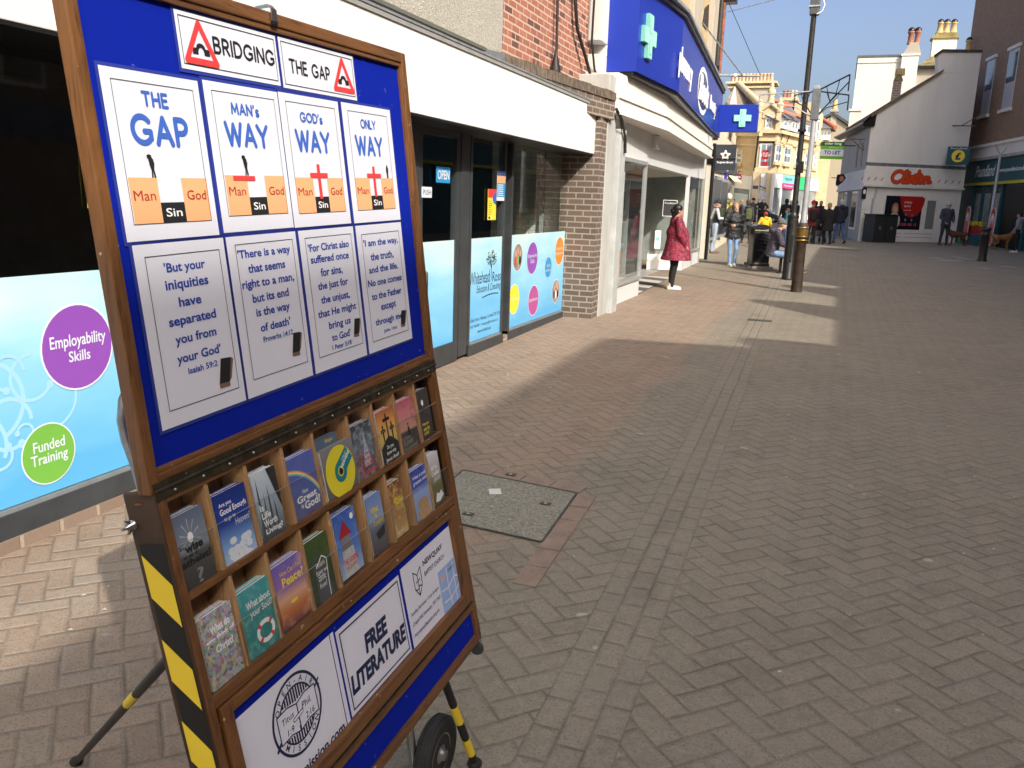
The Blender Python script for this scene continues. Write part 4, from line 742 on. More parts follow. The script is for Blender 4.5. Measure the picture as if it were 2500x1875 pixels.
def art(m, f, w, h):
    c = (.5 * w, .44 * h); r = .46 * w
    m.disc(f, *c, r, r, M("cd_yellow", (.72, .62, .03), .25, var=.04), .0008, 36); m.ring(f, *c, r * .42, r * .42, r * .22, teal, .0014, 28); m.poly([(c[0] - r * .1, c[1] + r * .42), (c[0] + r * .55, c[1] + r * .82), (c[0] + r * .93, c[1] + r * .32), (c[0] + r * .42, c[1] - r * .05)], teal, f, .0012); m.disc(f, *c, r * .14, r * .14, Bk, .0018, 20)
    m.text("SURE OF", f, W_, x=c[0] + r * .35, y=c[1] + r * .47, h=.007, z=.002, rot=.6); m.text("HEAVEN?", f, W_, x=c[0] + r * .42, y=c[1] + r * .3, h=.012, z=.002, rot=.6, bold=.03)
leaflet(.498, .628, .082, .195, c_slv, "yellow and teal disc in a clear sleeve asking SURE OF HEAVEN", art, .012, -.024)
leaflet(.5, .6, .06, .18, grad("cover_dark_teal", [(0, (.1, .2, .3)), (.8, (.1, .16, .22)), (1, (.03, .03, .03))]), "dark booklets tucked behind the yellow and teal disc", lambda m, f, w, h: T(m, f, "Hope", Yl, w, h, .5, .8, .85, .95), .014, -.042)
c_dark = grad("cover_waterfall", [(0, (.05, .06, .07)), (.5, (.13, .16, .2)), (1, (.02, .03, .03))], .7, 55., (.32, .36, .42), (.48, .62))
def art(m, f, w, h):
    m.poly([(.45 * w, .5 * h), (.55 * w, .85 * h), (.65 * w, .5 * h), (.75 * w, .2 * h), (.35 * w, .2 * h)], M("cover_mist", (.4, .45, .52), .4, var=.3, sc=90.), f, .0005)
    for s, a, b, y, k in (("Have you", .1, .65, .4, .07), ("thought about", .1, .8, .3, .07), ("Life's Big", .1, .9, .18, .1), ("Questions?", .1, .98, .06, .1)): T(m, f, s, Rd, w, h, a, b, y, y + k, .02)
leaflet(.641, .735, .065, .2, c_dark, "dark waterfall leaflets with red lettering about Life's Big Questions", art)
c_sun = grad("cover_orange_dusk", [(0, (.03, .025, .02)), (.5, (.75, .5, .12)), (.8, (.7, .28, .07)), (1, (.35, .12, .06))])
def art(m, f, w, h):
    m.poly([(0, 0), (w, 0), (w, .34 * h), (.7 * w, .47 * h), (.5 * w, .52 * h), (.3 * w, .46 * h), (0, .34 * h)], Bk, f, .0006)
    for x, y0, y1, a in ((.5, .48, .92, .2), (.24, .45, .74, .13), (.76, .45, .74, .13)): m.rect(f, (x - .035) * w, (x + .035) * w, y0 * h, y1 * h, Bk, .0008); m.rect(f, (x - a) * w, (x + a) * w, (y1 - .13) * h, (y1 - .075) * h, Bk, .001)
    for s, a, b, y in (("Do you", .3, .68, .28), ("know why", .24, .78, .18), ("Jesus died?", .12, .9, .07)): T(m, f, s, W_, w, h, a, b, y, y + .085, .015)
leaflet(.764, .852, .062, .205, c_sun, "orange dusk leaflets with three black crosses asking Do you know why Jesus died", art)
c_pink = grad("cover_pink_sky", [(0, (.035, .035, .03)), (.38, (.05, .05, .04)), (.42, (.6, .3, .22)), (.75, (.6, .2, .22)), (1, (.4, .1, .13))], .5, 40., (.2, .05, .09), (.55, .66))
def art(m, f, w, h):
    m.poly([(.42 * w, .3 * h), (.42 * w, .45 * h), (.46 * w, .5 * h), (.52 * w, .45 * h), (.53 * w, .3 * h)], Bk, f, .0007); m.disc(f, .465 * w, .525 * h, .04 * w, .028 * h, Bk, .0008, 10)
    for s, a, b, y in (("Is there", .05, .5, .25), ("an answer", .05, .62, .15), ("to Loneliness?", .05, .85, .05)): T(m, f, s, M("cover_grey_text", (.35, .34, .3), .5, var=0), w, h, a, b, y, y + .08, .0)
leaflet(.872, .967, .063, .202, c_pink, "pink sky leaflets with a lone figure asking Is there an answer to Loneliness", art)
c_blk = grad("cover_charcoal", [(0, (.03, .028, .025)), (.4, (.05, .045, .04)), (1, (.06, .055, .05))])
def art(m, f, w, h):
    m.disc(f, .42 * w, .74 * h, .09 * w, .06 * h, W_, .0007, 14); m.rect(f, .37 * w, .47 * w, .66 * h, .73 * h, M("cover_grey", (.2, .19, .18), .4), .0006)
    for s, a, b, y in (("Have you", .15, .68, .26), ("seen the", .17, .68, .17), ("Light?", .19, .58, .07)): T(m, f, s, Yl, w, h, a, b, y, y + .085, .02)
leaflet(.985, 1.058, .06, .197, c_blk, "charcoal leaflets with a lit bulb and yellow lettering Have you seen the Light", art)
c_crowd = grad("cover_crowd", [(0, (.3, .22, .18)), (1, (.35, .3, .25))], .35, 70., (.75, .68, .62), (.5, .6), vo=190.)
def art(m, f, w, h):
    for s, a, b, y in (("What do", .25, .85, .72), ("you think of", .08, .95, .58), ("Christ?", .3, .85, .44)): T(m, f, s, W_, w, h, a, b, y, y + .11, .045)
leaflet(.058, .145, .256, .392, c_crowd, "leaflets with a colourful crowd photo asking What do you think of Christ", art, .03)
c_sea = grad("cover_sea_green", [(0, (.02, .2, .19)), (.6, (.04, .26, .26)), (1, (.06, .32, .33))], .6, 60., (.18, .45, .44), (.5, .64))
def art(m, f, w, h):
    T(m, f, "What about", W_, w, h, .18, .88, .7, .81, .015); T(m, f, "your Soul?", W_, w, h, .24, .9, .54, .67, .015); c = (.58 * w, .27 * h); m.ring(f, *c, .27 * w, .17 * h, .085 * w, W_, .0008, 28)
    for a in range(4): m.ring(f, *c, .275 * w, .174 * h, .095 * w, Rd, .0011, 4, a * pi / 2 + .6, a * pi / 2 + .95)
leaflet(.162, .265, .258, .393, c_sea, "sea green leaflets with a lifebuoy asking What about your Soul", art, .03)
c_peace = grad("cover_purple_sunset", [(0, (.12, .03, .06)), (.25, (.6, .18, .05)), (.42, (.75, .4, .25)), (.6, (.3, .14, .4)), (1, (.13, .11, .42))], .45, 28., (.85, .5, .3), (.56, .7))
def art(m, f, w, h): T(m, f, "How Can I Find", Yl, w, h, .2, .93, .8, .88, .0); T(m, f, "Peace?", Yl, w, h, .22, .95, .63, .77, .02); m.disc(f, .5 * w, .35 * h, .12 * w, .03 * h, Yl, .0006, 12)
leaflet(.272, .372, .255, .39, c_peace, "purple sunset leaflets with yellow lettering asking How Can I Find Peace", art)
c_road = grad("cover_road_green", [(0, (.02, .025, .02)), (.5, (.03, .06, .02)), (1, (.05, .09, .02))], .4, 35., (.12, .16, .04))
def art(m, f, w, h):
    m.poly([(.2 * w, 0), (.85 * w, 0), (.75 * w, .35 * h), (.62 * w, .5 * h), (.3 * w, .6 * h), (.45 * w, .75 * h), (.35 * w, .75 * h), (.15 * w, .6 * h), (.2 * w, .45 * h)], M("cover_tarmac", (.08, .085, .095), .5), f, .0006); m.strokes([[(.3 * w, .55 * h), (.6 * w, .68 * h), (.78 * w, .6 * h), (.72 * w, .3 * h), (.7 * w, .03 * h)]], f, .0012, W_, .0009, 4)
    for s, a, b, y in (("Where", .28, .68, .53), ("have we", .26, .76, .42), ("come", .3, .62, .32), ("from?", .3, .62, .21)): T(m, f, s, W_, w, h, a, b, y, y + .085, .0)
leaflet(.387, .472, .25, .393, c_road, "dark green leaflets with a winding road asking Where have we come from", art)
c_lh = grad("cover_lighthouse_sky", [(0, (.35, .45, .65)), (.4, (.1, .22, .6)), (1, (.03, .1, .42))], .3, 25., (.5, .6, .8))
def art(m, f, w, h):
    g_ = M("cover_stone", (.5, .5, .5), .5, var=.2, sc=90.); m.poly([(.1 * w, 0), (.75 * w, 0), (.68 * w, .42 * h), (.16 * w, .42 * h)], g_, f, .0005); m.rect(f, .2 * w, .62 * w, .42 * h, .62 * h, M("cover_lantern", (.2, .19, .2), .4), .0005); m.poly([(.12 * w, .62 * h), (.7 * w, .62 * h), (.55 * w, .76 * h), (.41 * w, .88 * h), (.27 * w, .76 * h)], M("cover_red_dome", (.35, .02, .03), .4), f, .0006); m.disc(f, .82 * w, .86 * h, .08 * w, .05 * h, W_, .0006, 12)
    T(m, f, "THE GOSPEL", Rd, w, h, .12, .8, .2, .28, .02); T(m, f, "of John", Rd, w, h, .2, .68, .1, .18, .01)
leaflet(.502, .594, .236, .386, c_lh, "blue leaflets with a red domed lighthouse titled THE GOSPEL of John", art)
c_ship = grad("cover_ship", [(0, (.07, .05, .05)), (.4, (.12, .13, .18)), (.6, (.25, .33, .5)), (1, (.15, .24, .5))])
def art(m, f, w, h):
    m.poly([(.3 * w, .35 * h), (.95 * w, .42 * h), (.85 * w, .25 * h), (.4 * w, .22 * h)], Bk, f, .0006)
    for s, a, b, y in (("What", .2, .7, .7), ("Is", .4, .56, .6), ("Truth?", .22, .9, .47)): T(m, f, s, Yl, w, h, a, b, y, y + .1, .01)
leaflet(.645, .718, .244, .389, c_ship, "blue grey leaflets with yellow lettering asking What Is Truth", art)
c_wheat = grad("cover_wheat", [(0, (.5, .34, .14)), (.4, (.4, .2, .07)), (1, (.14, .045, .02))], .6, 50., (.75, .52, .15), (.5, .6))
leaflet(.759, .826, .247, .39, c_wheat, "brown and gold leaflets with ears of wheat", lambda m, f, w, h: (T(m, f, "YHWH", Yl, w, h, .2, .85, .52, .7, .02), T(m, f, "Harvest", W_, w, h, .08, .6, .06, .13, 0)))
c_need = grad("cover_need_blue", [(0, (.2, .3, .6)), (.5, (.3, .42, .75)), (.65, (.02, .07, .4)), (1, (.015, .04, .3))], .3, 30., (.6, .68, .85))
def art(m, f, w, h):
    hand = M("cover_skin", (.5, .3, .16), .5, var=.15, sc=60.); m.disc(f, .4 * w, .12 * h, .22 * w, .16 * h, hand, .0005, 16); m.disc(f, .62 * w, .12 * h, .22 * w, .16 * h, hand, .0006, 16)
    for k in range(8): m.strokes([[((.3 + .05 * k) * w, .2 * h), ((.22 + .075 * k) * w, (.4 - .02 * abs(k - 3.5)) * h)]], f, .0035, hand, .0008 + .00002 * k, 4)
    T(m, f, "What is your", W_, w, h, .12, .88, .8, .88, .015); T(m, f, "greatest need?", W_, w, h, .12, .93, .69, .78, .015)
leaflet(.873, .98, .254, .392, c_need, "bright blue leaflets with open hands asking What is your greatest need", art)
c_cons = grad("cover_consider", [(0, (.07, .08, .03)), (.4, (.16, .14, .05)), (.6, (.35, .33, .25)), (1, (.62, .62, .66))])
def art(m, f, w, h):
    for s, a, b, y in (("Will You", .12, .72, .68), ("Consider", .12, .82, .57), ("JESUS?", .24, .85, .44)): T(m, f, s, W_, w, h, a, b, y, y + .095, .02)
    m.poly([(.12 * w, .08 * h), (.5 * w, .05 * h), (.92 * w, .13 * h), (.75 * w, .25 * h), (.55 * w, .2 * h), (.32 * w, .24 * h)], W_, f, .0007)
leaflet(.99, 1.055, .243, .39, c_cons, "pale leaflets with an open book asking Will You Consider JESUS", art)
# ================================================================== PHARMACY BUILDING
ph_ = thing("pharmacy_building", (-3.5, 18, zg(18)), "white shop front with deep bent blue pharmacy fascia below a yellow stone wall", "shop")
pan = M("pale_grey_panel", (.66, .67, .67), .4, var=.05, sc=1.5); panw = render_wall("flaking_white", (.74, .72, .67), (.4, .37, .33), 3., .35, .2, 40.)
alf = M("aluminium_frame", (.5, .52, .53), .35, .5, var=.1); bluesign = M("pharmacy_blue", (.012, .035, .34), .34, var=.08, sc=.8); mint = M("mint_green", (.35, .78, .62), .4, var=.03); mintd = M("mint_edge", (.2, .55, .45), .5, var=.05)
ystone = brick("yellow_stone", (.42, .29, .14), (.55, .42, .24), (.42, .36, .27), .62, .3, .012, .5, stain=.5)
gstone = render_wall("grey_stone", (.42, .38, .31), (.22, .2, .17), 2.5, .5, .4, 30.)
gz = zg(15)
def pp(name, m, label=None, par=None): return m.build(name, par or ph_, label)
m = MB(); m.box(-9, -3.62, 12.95, 25.0, 3.0, 12.5, ystone); pp("stone_wall", m)
m = MB()
for y0, y1 in ((15.2, 15.9), (20.3, 21.4)): m = MB(); m.bbox(-3.66, -3.5, y0, y1, 4.9, 12.5, gstone, c=.02); pp("stone_pilaster", m)
m = MB(); m.bbox(-3.66, -3.5, 23.2, 24.0, 4.9, 12.5, gstone, c=.02)
for k in range(5): m.box(-3.62, -3.52, 23.2, 24.6, 7.7 + k * .22, 7.8 + k * .22, gstone)
pp("stone_pilaster", m)
m = MB(); m.prism([(-3.6, 22.2, 5.95), (-3.6, 22.9, 5.95), (-3.6, 22.75, 6.5), (-3.6, 22.35, 6.35)], (.03, 0, 0), M("void_dark", (.04, .035, .03), .9)); pp("wall_niche", m)
m = MB(); m.tube([(-3.52, 24.5, 3.6), (-3.52, 24.5, 12)], .06, M("iron_downpipe", (.035, .035, .035), .5), 8); m.box(-3.6, -3.44, 24.4, 24.6, 5.2, 5.3, black); pp("downpipe", m)
m = MB(); m.tube([(-3.5, 24.95, 5.2), (-3.5, 24.95, 12)], .05, M("rust_red_pipe", (.25, .085, .05), .7, var=.4), 8); pp("downpipe", m, "rust red downpipe")
m = MB(); m.box(-3.62, -3.25, 23.9, 25.3, 7.75, 12, M("slate_black", (.03, .03, .033), .6, var=.3)); m.box(-3.62, -3.2, 24.9, 25.25, 7.0, 7.75, black); pp("slate_eave", m)
# canopy and sign, bent in plan
PLN = [(-3.35, 12.32), (-2.89, 12.34), (-2.69, 14.65), (-3.28, 24.45), (-3.62, 24.5)]
def band(m, off, z0, z1, mt, pl=PLN):
    a = [V((x, y, z0)) for x, y in pl]; n = len(a); out = []
    for i in range(n):
        d = (a[min(i + 1, n - 1)] - a[max(i - 1, 0)]).normalized(); out.append(a[i] + V((d.y, -d.x, 0)) * off)
    out[0] = a[0] + V((0, -off, 0)); out[-1] = a[-1] + V((0, off, 0))
    m.prism(out + [V((-3.65, pl[-1][1], z0)), V((-3.65, pl[0][1], z0))], (0, 0, z1 - z0), mt)
m = MB(); band(m, 0, 3.42, 4.57, bluesign); sg_ = pp("sign_fascia", m, "bent deep blue fascia sign reading pharmacy")
m = MB(); band(m, .05, 4.573, 4.63, M("flashing_dark", (.12, .12, .125), .5, .3, var=.4, sc=6.)); m.prism([(-3.6, 12.4, 4.64), (-2.72, 12.4, 4.64), (-2.6, 14.65, 4.64), (-3.2, 24.4, 4.64), (-3.6, 24.4, 4.64)], (0, 0, .05), galv); pp("flashing", m)
m = MB(); band(m, -.04, 3.36, 3.417, black); pp("shadow_gap", m)
P2 = [(-3.6, 11.9), (-2.99, 11.95), (-2.83, 14.66), (-3.22, 22.95), (-3.62, 23.4)]
m = MB(); band(m, -.05, 3.1, 3.357, panw, P2); band(m, .0, 3.02, 3.097, panw, P2); band(m, -.025, 2.81, 3.017, panw, P2); band(m, .012, 2.8, 2.83, panw, P2); pp("canopy", m)
FA = Fr((-2.89, 12.34, 0), (.2, 2.31, 0)); FB = Fr((-2.69, 14.65, 0), (-.59, 9.8, 0))
def crossm(m, fr, cx, cy, r, mt, edge_, th):
    a = r * .36; P = [(-a, -r), (a, -r), (a, -a), (r, -a), (r, a), (a, a), (a, r), (-a, r), (-a, a), (-r, a), (-r, -a), (-a, -a)]
    m.prism([fr(cx + x, cy + y, 0) for x, y in P], fr.z * th, edge_); m.poly([(cx + x * .96, cy + y * .96) for x, y in P], mt, fr, th + .004)
    b = .62; m.rect(fr, cx - a * b, cx + a * b, cy - r * .86, cy - a * .4, mintd, th + .007); m.rect(fr, cx - a * b, cx + a * b, cy + a * .4, cy + r * .86, mintd, th + .007); m.rect(fr, cx - a * b + .02, cx + a * b, cy - r * .86 + .03, cy - a * .4, mint, th + .01); m.rect(fr, cx - a * b + .02, cx + a * b, cy + a * .4, cy + r * .84, mint, th + .01)
m = MB(); crossm(m, FA, .43, 3.95, .3, mint, mintd, .05); m.build("cross_emblem", sg_)
m = MB(); m.text("pharmacy", FB, inkwhite, box=(-.25, 1.78, 3.62, 4.13), z=.004, bold=.012, th=.012); m.build("lettering", sg_); m = MB(); m.text("beauty", FB, inkwhite, box=(6.0, 7.6, 3.68, 4.1), z=.004, bold=.02, th=.02); m.build("lettering", sg_)
m = MB(); m.ring(FB, 4.1, 3.93, 1.18, .46, .1, inkwhite, .008, 48); m.disc(FB, 4.1, 3.93, 1.08, .4, M("pharmacy_navy", (.006, .015, .13), .25, var=0), .004, 40); m.text("Boots", FB, inkwhite, box=(3.2, 5.25, 3.68, 4.2), z=.014, bold=.03, shear=.35, th=.02); m.build("oval_emblem", sg_)
m = MB(); m.tube([(-3.5, 24.0, 5.0), (-2.3, 24.0, 4.95)], .03, galv, 8); m.tube([(-3.6, 21.9, 5.95), (-2.75, 24.0, 4.97)], .018, galv, 6); m.tube([(-2.3, 24.0, 4.96), (-3.4, 24.9, 7.0)], .008, black, 6); m.ball((-2.95, 24, 4.98), .05, inkwhite); pp("hanging_sign_arm", m)
# shop front
m = MB(); m.bbox(-3.6, -3.19, 12.45, 14.87, 2.3, 2.8, pan, c=.005); m.prism([(-3.22, 14.89, 2.28), (-3.45, 21.0, 2.28), (-3.45, 23.5, 2.28), (-3.65, 23.5, 2.28), (-3.65, 14.89, 2.28)], (0, 0, .519), pan); m.bbox(-3.3, -3.14, 15.4, 15.65, 2.56, 2.79, pan, c=.01); pp("header_panel", m)
m = MB(); m.bbox(-3.6, -3.2, 12.47, 14.86, gz - .05, .3, pan, c=.004); pp("stall_riser", m); m = MB(); m.prism([(-4.25, 20.5, .0), (-3.46, 20.85, .0), (-3.47, 23.4, .0), (-3.9, 23.4, .0), (-4.3, 21, .0)], (0, 0, .42), pan); pp("stall_riser", m)
m = MB()
m.box(-3.24, -3.17, 12.46, 12.6, .3, 2.3, alf); m.box(-3.24, -3.17, 14.8, 14.86, .3, 2.3, alf); m.box(-3.26, -3.16, 12.46, 14.88, .3, .36, alf); m.box(-3.24, -3.17, 12.6, 14.8, 2.24, 2.3, alf)
w1 = pp("window_frame", m); m = MB(); m.quad((-3.2, 12.6, .36), (-3.2, 14.8, .36), (-3.2, 14.8, 2.24), (-3.2, 12.6, 2.24), clear); m.quad((-3.22, 14.84, .36), (-4.2, 15.3, .36), (-4.2, 15.3, 2.24), (-3.22, 14.84, 2.24), clear); m.build("pane", w1)
m = MB(); m.box(-3.5, -3.42, 20.84, 20.94, .42, 2.28, pan); m.box(-3.5, -3.43, 23.3, 23.42, 0, 2.3, alf); m.box(-3.52, -3.43, 20.9, 23.35, .42, .48, alf); m.prism([(-4.24, 20.5, .42), (-3.47, 20.85, .42), (-3.5, 20.92, .42), (-4.26, 20.57, .42)], (0, 0, .06), alf)
w2 = pp("window_frame", m); m = MB(); m.quad((-3.46, 20.94, .48), (-3.46, 23.3, .48), (-3.46, 23.3, 2.28), (-3.46, 20.94, 2.28), clear); m.quad((-4.24, 20.53, .48), (-3.5, 20.86, .48), (-3.5, 20.86, 2.28), (-4.24, 20.53, 2.28), clear); m.build("pane", w2)
# inside
itr = M("shop_interior_grey", (.3, .31, .3), .8, var=.2, sc=2.); m = MB(); m.box(-8, -3.7, 12.3, 23.5, 2.44, 2.5, M("lobby_ceiling", (.55, .54, .5), .8)); m.box(-8.1, -8, 12.3, 25, 0, 2.5, itr); m.box(-8, -3.65, 12.2, 12.3, 0, 2.5, itr); m.box(-8, -3.6, 23.45, 23.5, 0, 2.6, itr); m.box(-8, -3.9, 12.3, 23.4, -.02, .035, M("shop_floor", (.3, .29, .27), .5)); pp("shop_interior", m)
m = MB(); m.quad((-3.62, 14.9, 2.279), (-4.6, 15.2, 2.2), (-4.6, 20.8, 2.2), (-3.46, 20.9, 2.279), M("lobby_soffit", (.5, .48, .43), .8, var=.15)); pp("lobby_ceiling", m)
m = MB()
for y in (15.35, 17.0, 18.4, 20.0): m.box(-4.4, -4.3, y, y + .09, 0, 2.2, alf)
m.box(-4.4, -4.31, 15.35, 20.1, 2.08, 2.2, alf); m.box(-4.42, -4.32, 18.5, 20.0, 0, 2.1, black); d3 = pp("door", m); m = MB(); m.quad((-4.36, 15.44, .05), (-4.36, 18.4, .05), (-4.36, 18.4, 2.08), (-4.36, 15.44, 2.08), clear); m.build("pane", d3)
m = MB(); m.box(-3.75, -3.68, 15.26, 15.33, .9, 1.6, M("handle_blue", (.02, .04, .25), .4)); m.build("handle", d3)
m = MB(); tread = M("tread_dark", (.1, .095, .09), .8, var=.2); treadw = M("tread_pale", (.5, .47, .42), .8, var=.1)
m.prism([(-3.2, 14.53, .004), (-3.45, 20.8, .004), (-4.3, 20.45, .004), (-4.3, 15.3, .004), (-3.6, 14.9, .004)], (0, 0, .004), tread)
for k in range(5):
    y = 15.0 + k * 1.15; m.prism([(-3.24 - .04 * k, y, .009), (-3.26 - .04 * k, y + .55, .009), (-4.28, y + 1.0, .009), (-4.28, y + .5, .009)], (0, 0, .003), treadw)
m.build("entrance_tread", label="ridged dark and pale striped tread in the pharmacy entrance", cat="tread")
# poster and display in the left window
m = MB(); f = Fr((-3.32, 12.8, .4), (0, 1, 0)); m.box(0, 1.05, 0, 1.7, -.01, 0, M("poster_pale", (.62, .62, .64), .5, var=.05), f); m.rect(f, 0, 1.05, 0, .42, M("poster_peach", (.75, .38, .27), .5, var=.05), .003)
m.disc(f, .62, 1.12, .3, .5, M("poster_hair", (.12, .06, .03), .5, var=.3, sc=8.), .004, 24); m.poly([(.3, .42), (.95, .42), (.95, .75), (.8, .95), (.45, .95), (.3, .7)], M("poster_dark", (.04, .035, .035), .5), f, .005); m.disc(f, .6, 1.18, .16, .26, skin1, .006, 20); m.disc(f, .66, .72, .07, .2, skin1, .007, 12); m.disc(f, .15, 1.5, .08, .16, inknavy, .004, 16); m.rect(f, .1, .55, .15, .36, M("poster_lime", (.6, .75, .05), .5, var=0), .005)
m.build("window_poster", label="tall poster of a long haired model inside the left pharmacy window", cat="poster")
m = MB()
for k in range(3): m.box(-5.2, -4.6, 12.6 + k, 13.3 + k, .1, 1.25, pan); m.box(-5.1, -4.7, 12.65 + k, 13.2 + k, 1.25, 1.5, (inkblue, inkred, inkwhite)[k])
m.build("display_counter", label="pale display counter inside the pharmacy behind the left window", cat="counter")
m = MB(); f = Fr((-4.05, 20.4, .9), (.8, .35, 0)); m.box(.12, .46, .42, .8, -.02, 0, M("dark_board", (.03, .03, .035), .5), f); m.frame(f, .12, .46, .42, .8, .01, inkwhite, .003); m.text("Foundation", f, inkwhite, box=(.16, .42, .71, .75), z=.004); m.box(-.02, .12, -.35, .08, -.02, 0, inkwhite, f); m.disc(f, .05, -.12, .05, .05, mintd, .004, 12); m.build("shelf_sign", label="dark framed sign in the return window of the pharmacy entrance", cat="sign")
# projecting cross sign
m = MB(); f = Fr((-2.7, 23.28, 3.83), (1, 0, 0)); m.bbox(-.5, .5, -.335, .335, -.2, 0, bluesign, f, c=.01); crossm(m, f, .12, .0, .22, mint, mintd, .04); m.tube([f(-.8, .2, -.1), f(-.48, .2, -.1)], .03, black, 6)
m.build("projecting_sign", label="square blue projecting sign with a pale green cross at the end of the pharmacy fascia", cat="sign")
# ------------------------------------------------------------------ chemist next door
cream = render_wall("cream_render", (.66, .6, .48), (.4, .34, .26), 1.5, .35, .15, 40.)
sd_ = thing("cream_shop", (-4.2, 31, zg(31)), "cream painted shop with pale pilasters beyond the pharmacy", "shop")
m = MB(); m.prism([(-3.65, 25.02, 0), (-3.68, 26.4, 0), (-4.15, 36.5, 0), (-9, 36.5, 0), (-9, 25.02, 0)], (0, 0, 3.9), cream); sd_w = m.build("wall", sd_)
m = MB(); m.tube([(-3.44, 24.75, 0.05), (-3.44, 24.75, 3.3)], .05, black, 8); m.build("downpipe", sd_)
m = MB(); m.box(-3.66, -3.48, 25.05, 25.3, 0, 3.0, M("pilaster_cream", (.7, .66, .56), .6, var=.06)); m.box(-3.66, -3.42, 25.02, 25.34, 2.75, 3.02, black); m.build("pilaster", sd_)
m = MB(); m.box(-3.62, -3.44, 25.1, 25.3, -.02, .95, galv); m.build("corner_guard", sd_)
for y0 in (26.2, 29.2, 32.3):
    m = MB(); x = -3.66 - .047 * (y0 - 26); m.box(x - .1, x + .05, y0, y0 + 2.2, .55, 2.5, alf); w_ = m.build("window_frame", sd_); m = MB(); m.box(x - .05, x + .055, y0 + .1, y0 + 2.1, .65, 2.4, M("dark_glass", (.03, .035, .04), .08, var=0, spec=.8)); m.build("pane", w_)
m = MB(); m.prism([(-3.6, 26.3, 2.62), (-3.62, 26.3, 3.1), (-4.08, 36.3, 3.3), (-4.05, 36.3, 2.85)], (-.1, 0, 0), M("sign_dark_strip", (.03, .04, .06), .4)); m.build("sign_fascia", sd_)
m = MB(); f = Fr((-3.34, 26.48, 3.02), (1, 0, 0)); dks = M("charcoal_sign", (.035, .042, .055), .4, var=.05); m.bbox(-.3, .3, -.37, .37, -.12, 0, dks, f, c=.008)
st = [( .13 * (1 if k % 2 == 0 else .45) * sin(k * pi / 5), .13 * (1 if k % 2 == 0 else .45) * cos(k * pi / 5) + .06) for k in range(10)]; m.strokes([st + st[:1]], f, .022, inkwhite, .004, 6); m.text("Superdrug", f, inkwhite, box=(-.24, .24, -.19, -.11), z=.005, bold=.02); m.tube([f(-.45, -.04, .02), f(.36, -.04, .02)], .01, black, 6)
m.build("projecting_sign", label="charcoal projecting sign with a white outlined star beside the pharmacy", cat="sign")
m = MB(); f = Fr((-4.0, 31, 2.62), (1, 0, 0)); m.bbox(-.18, .2, -.18, .18, -.08, 0, M("royal_blue_sign", (.04, .04, .32), .4), f, c=.006); m.box(-.2, .22, .18, .21, -.1, .02, paper, f); m.build("projecting_sign", label="small royal blue projecting sign under the charcoal star sign", cat="sign")
m = MB(); m.prism([(-4.2, 32.5, 2.95), (-3.75, 33.0, 2.5), (-3.85, 36.6, 2.55), (-4.3, 36.2, 2.95)], (0, 0, .03), M("awning_cream", (.72, .62, .42), .7, var=.05)); m.build("awning", label="cream canvas awning stretched out over the shops past the blue sign", cat="awning")
m = MB(); lm = M("lantern_bracket", (.1, .09, .08), .6); m.lathe((-3.9, 32.2, 2.25), [(.02, .3), (.14, .2), (.16, 0), (.1, -.12), (.02, -.16)], lm, 10); m.tube([(-4.1, 32.2, 2.6), (-3.9, 32.2, 2.55)], .02, lm, 6); m.build("wall_lantern", label="dark wall lantern hanging under the cream awning", cat="lantern")
m = MB(); m.ball((-3.9, 32.9, 1.95), .13, M("globe_white", (.75, .7, .55), .3, var=.03)); m.tube([(-3.9, 32.9, 2.05), (-3.9, 32.9, 2.5)], .015, lm, 6); m.build("globe_lamp", label="round white globe lamp hanging below the wall lantern", cat="lamp")
m = MB(); random.seed(6); fl = [M("basket_leaf", (.1, .16, .03), .7, var=.3), inkyellow]
for k in range(110):
    o = V((-3.9, 32.4, 1.62)) + V((random.gauss(0, .1), random.gauss(0, .1), random.gauss(0, .1))); f = Fr(o, (random.uniform(-1, 1), random.uniform(-1, 1), .3), (random.uniform(-.5, .5), .2, 1)); r = .035; m.add([f(-r, 0), f(0, -r * .6), f(r, 0), f(0, r)], [(0, 1, 2, 3)], fl[k % 4 == 0])
m.lathe((-3.9, 32.4, 1.42), [(.03, 0), (.12, .06), (.14, .14)], lm, 10); m.build("flower_basket", label="hanging basket of leaves and yellow flowers under the globe lamp", cat="flower basket")
# ================================================================== RIGHT SIDE: CARD SHOP, DISCOUNT STORE, TERRACE
CA, CB = (0.89, 40.4), (5.3, 43.3); CL = (-0.15, 48.0)
hc = lambda x, y: HIT(*z6b(x, y), CA, CB)
hg = lambda x, y: HIT(*z5(x, y), CA, CB)
cwhite = render_wall("card_shop_white", (.82, .81, .77), (.45, .43, .39), .7, .35, .12, 25.); cdx = V((CB[0] - CA[0], CB[1] - CA[1], 0)).normalized(); cn = V((cdx.y, -cdx.x, 0))
CF = Fr((CA[0], CA[1], 0), cdx)
uv = lambda w: ((w - CF.o).dot(CF.x), w.z)
cs = thing("card_shop", (3, 42, zg(42)), "white gabled card shop with orange Clinton lettering facing down the street", "shop")
dark_roof = M("roof_tile_dark", (.085, .07, .055), .8, var=.5, sc=4., bump=.5, bsc=12.); brown_edge = M("verge_brown", (.16, .11, .07), .8, var=.4, sc=6.)
def cp(name, m, label=None, par=None): return m.build(name, par or cs, label)
L = (CF.x * 0).length
w_r = uv(hc(1515, 300))[0]; zf0, zf1 = 2.72, 3.5
base = .25
ap = [uv(hg(*p)) for p in ((525, 1110), (1212, 665), (1215, 470), (1260, 432), (1665, 432))]
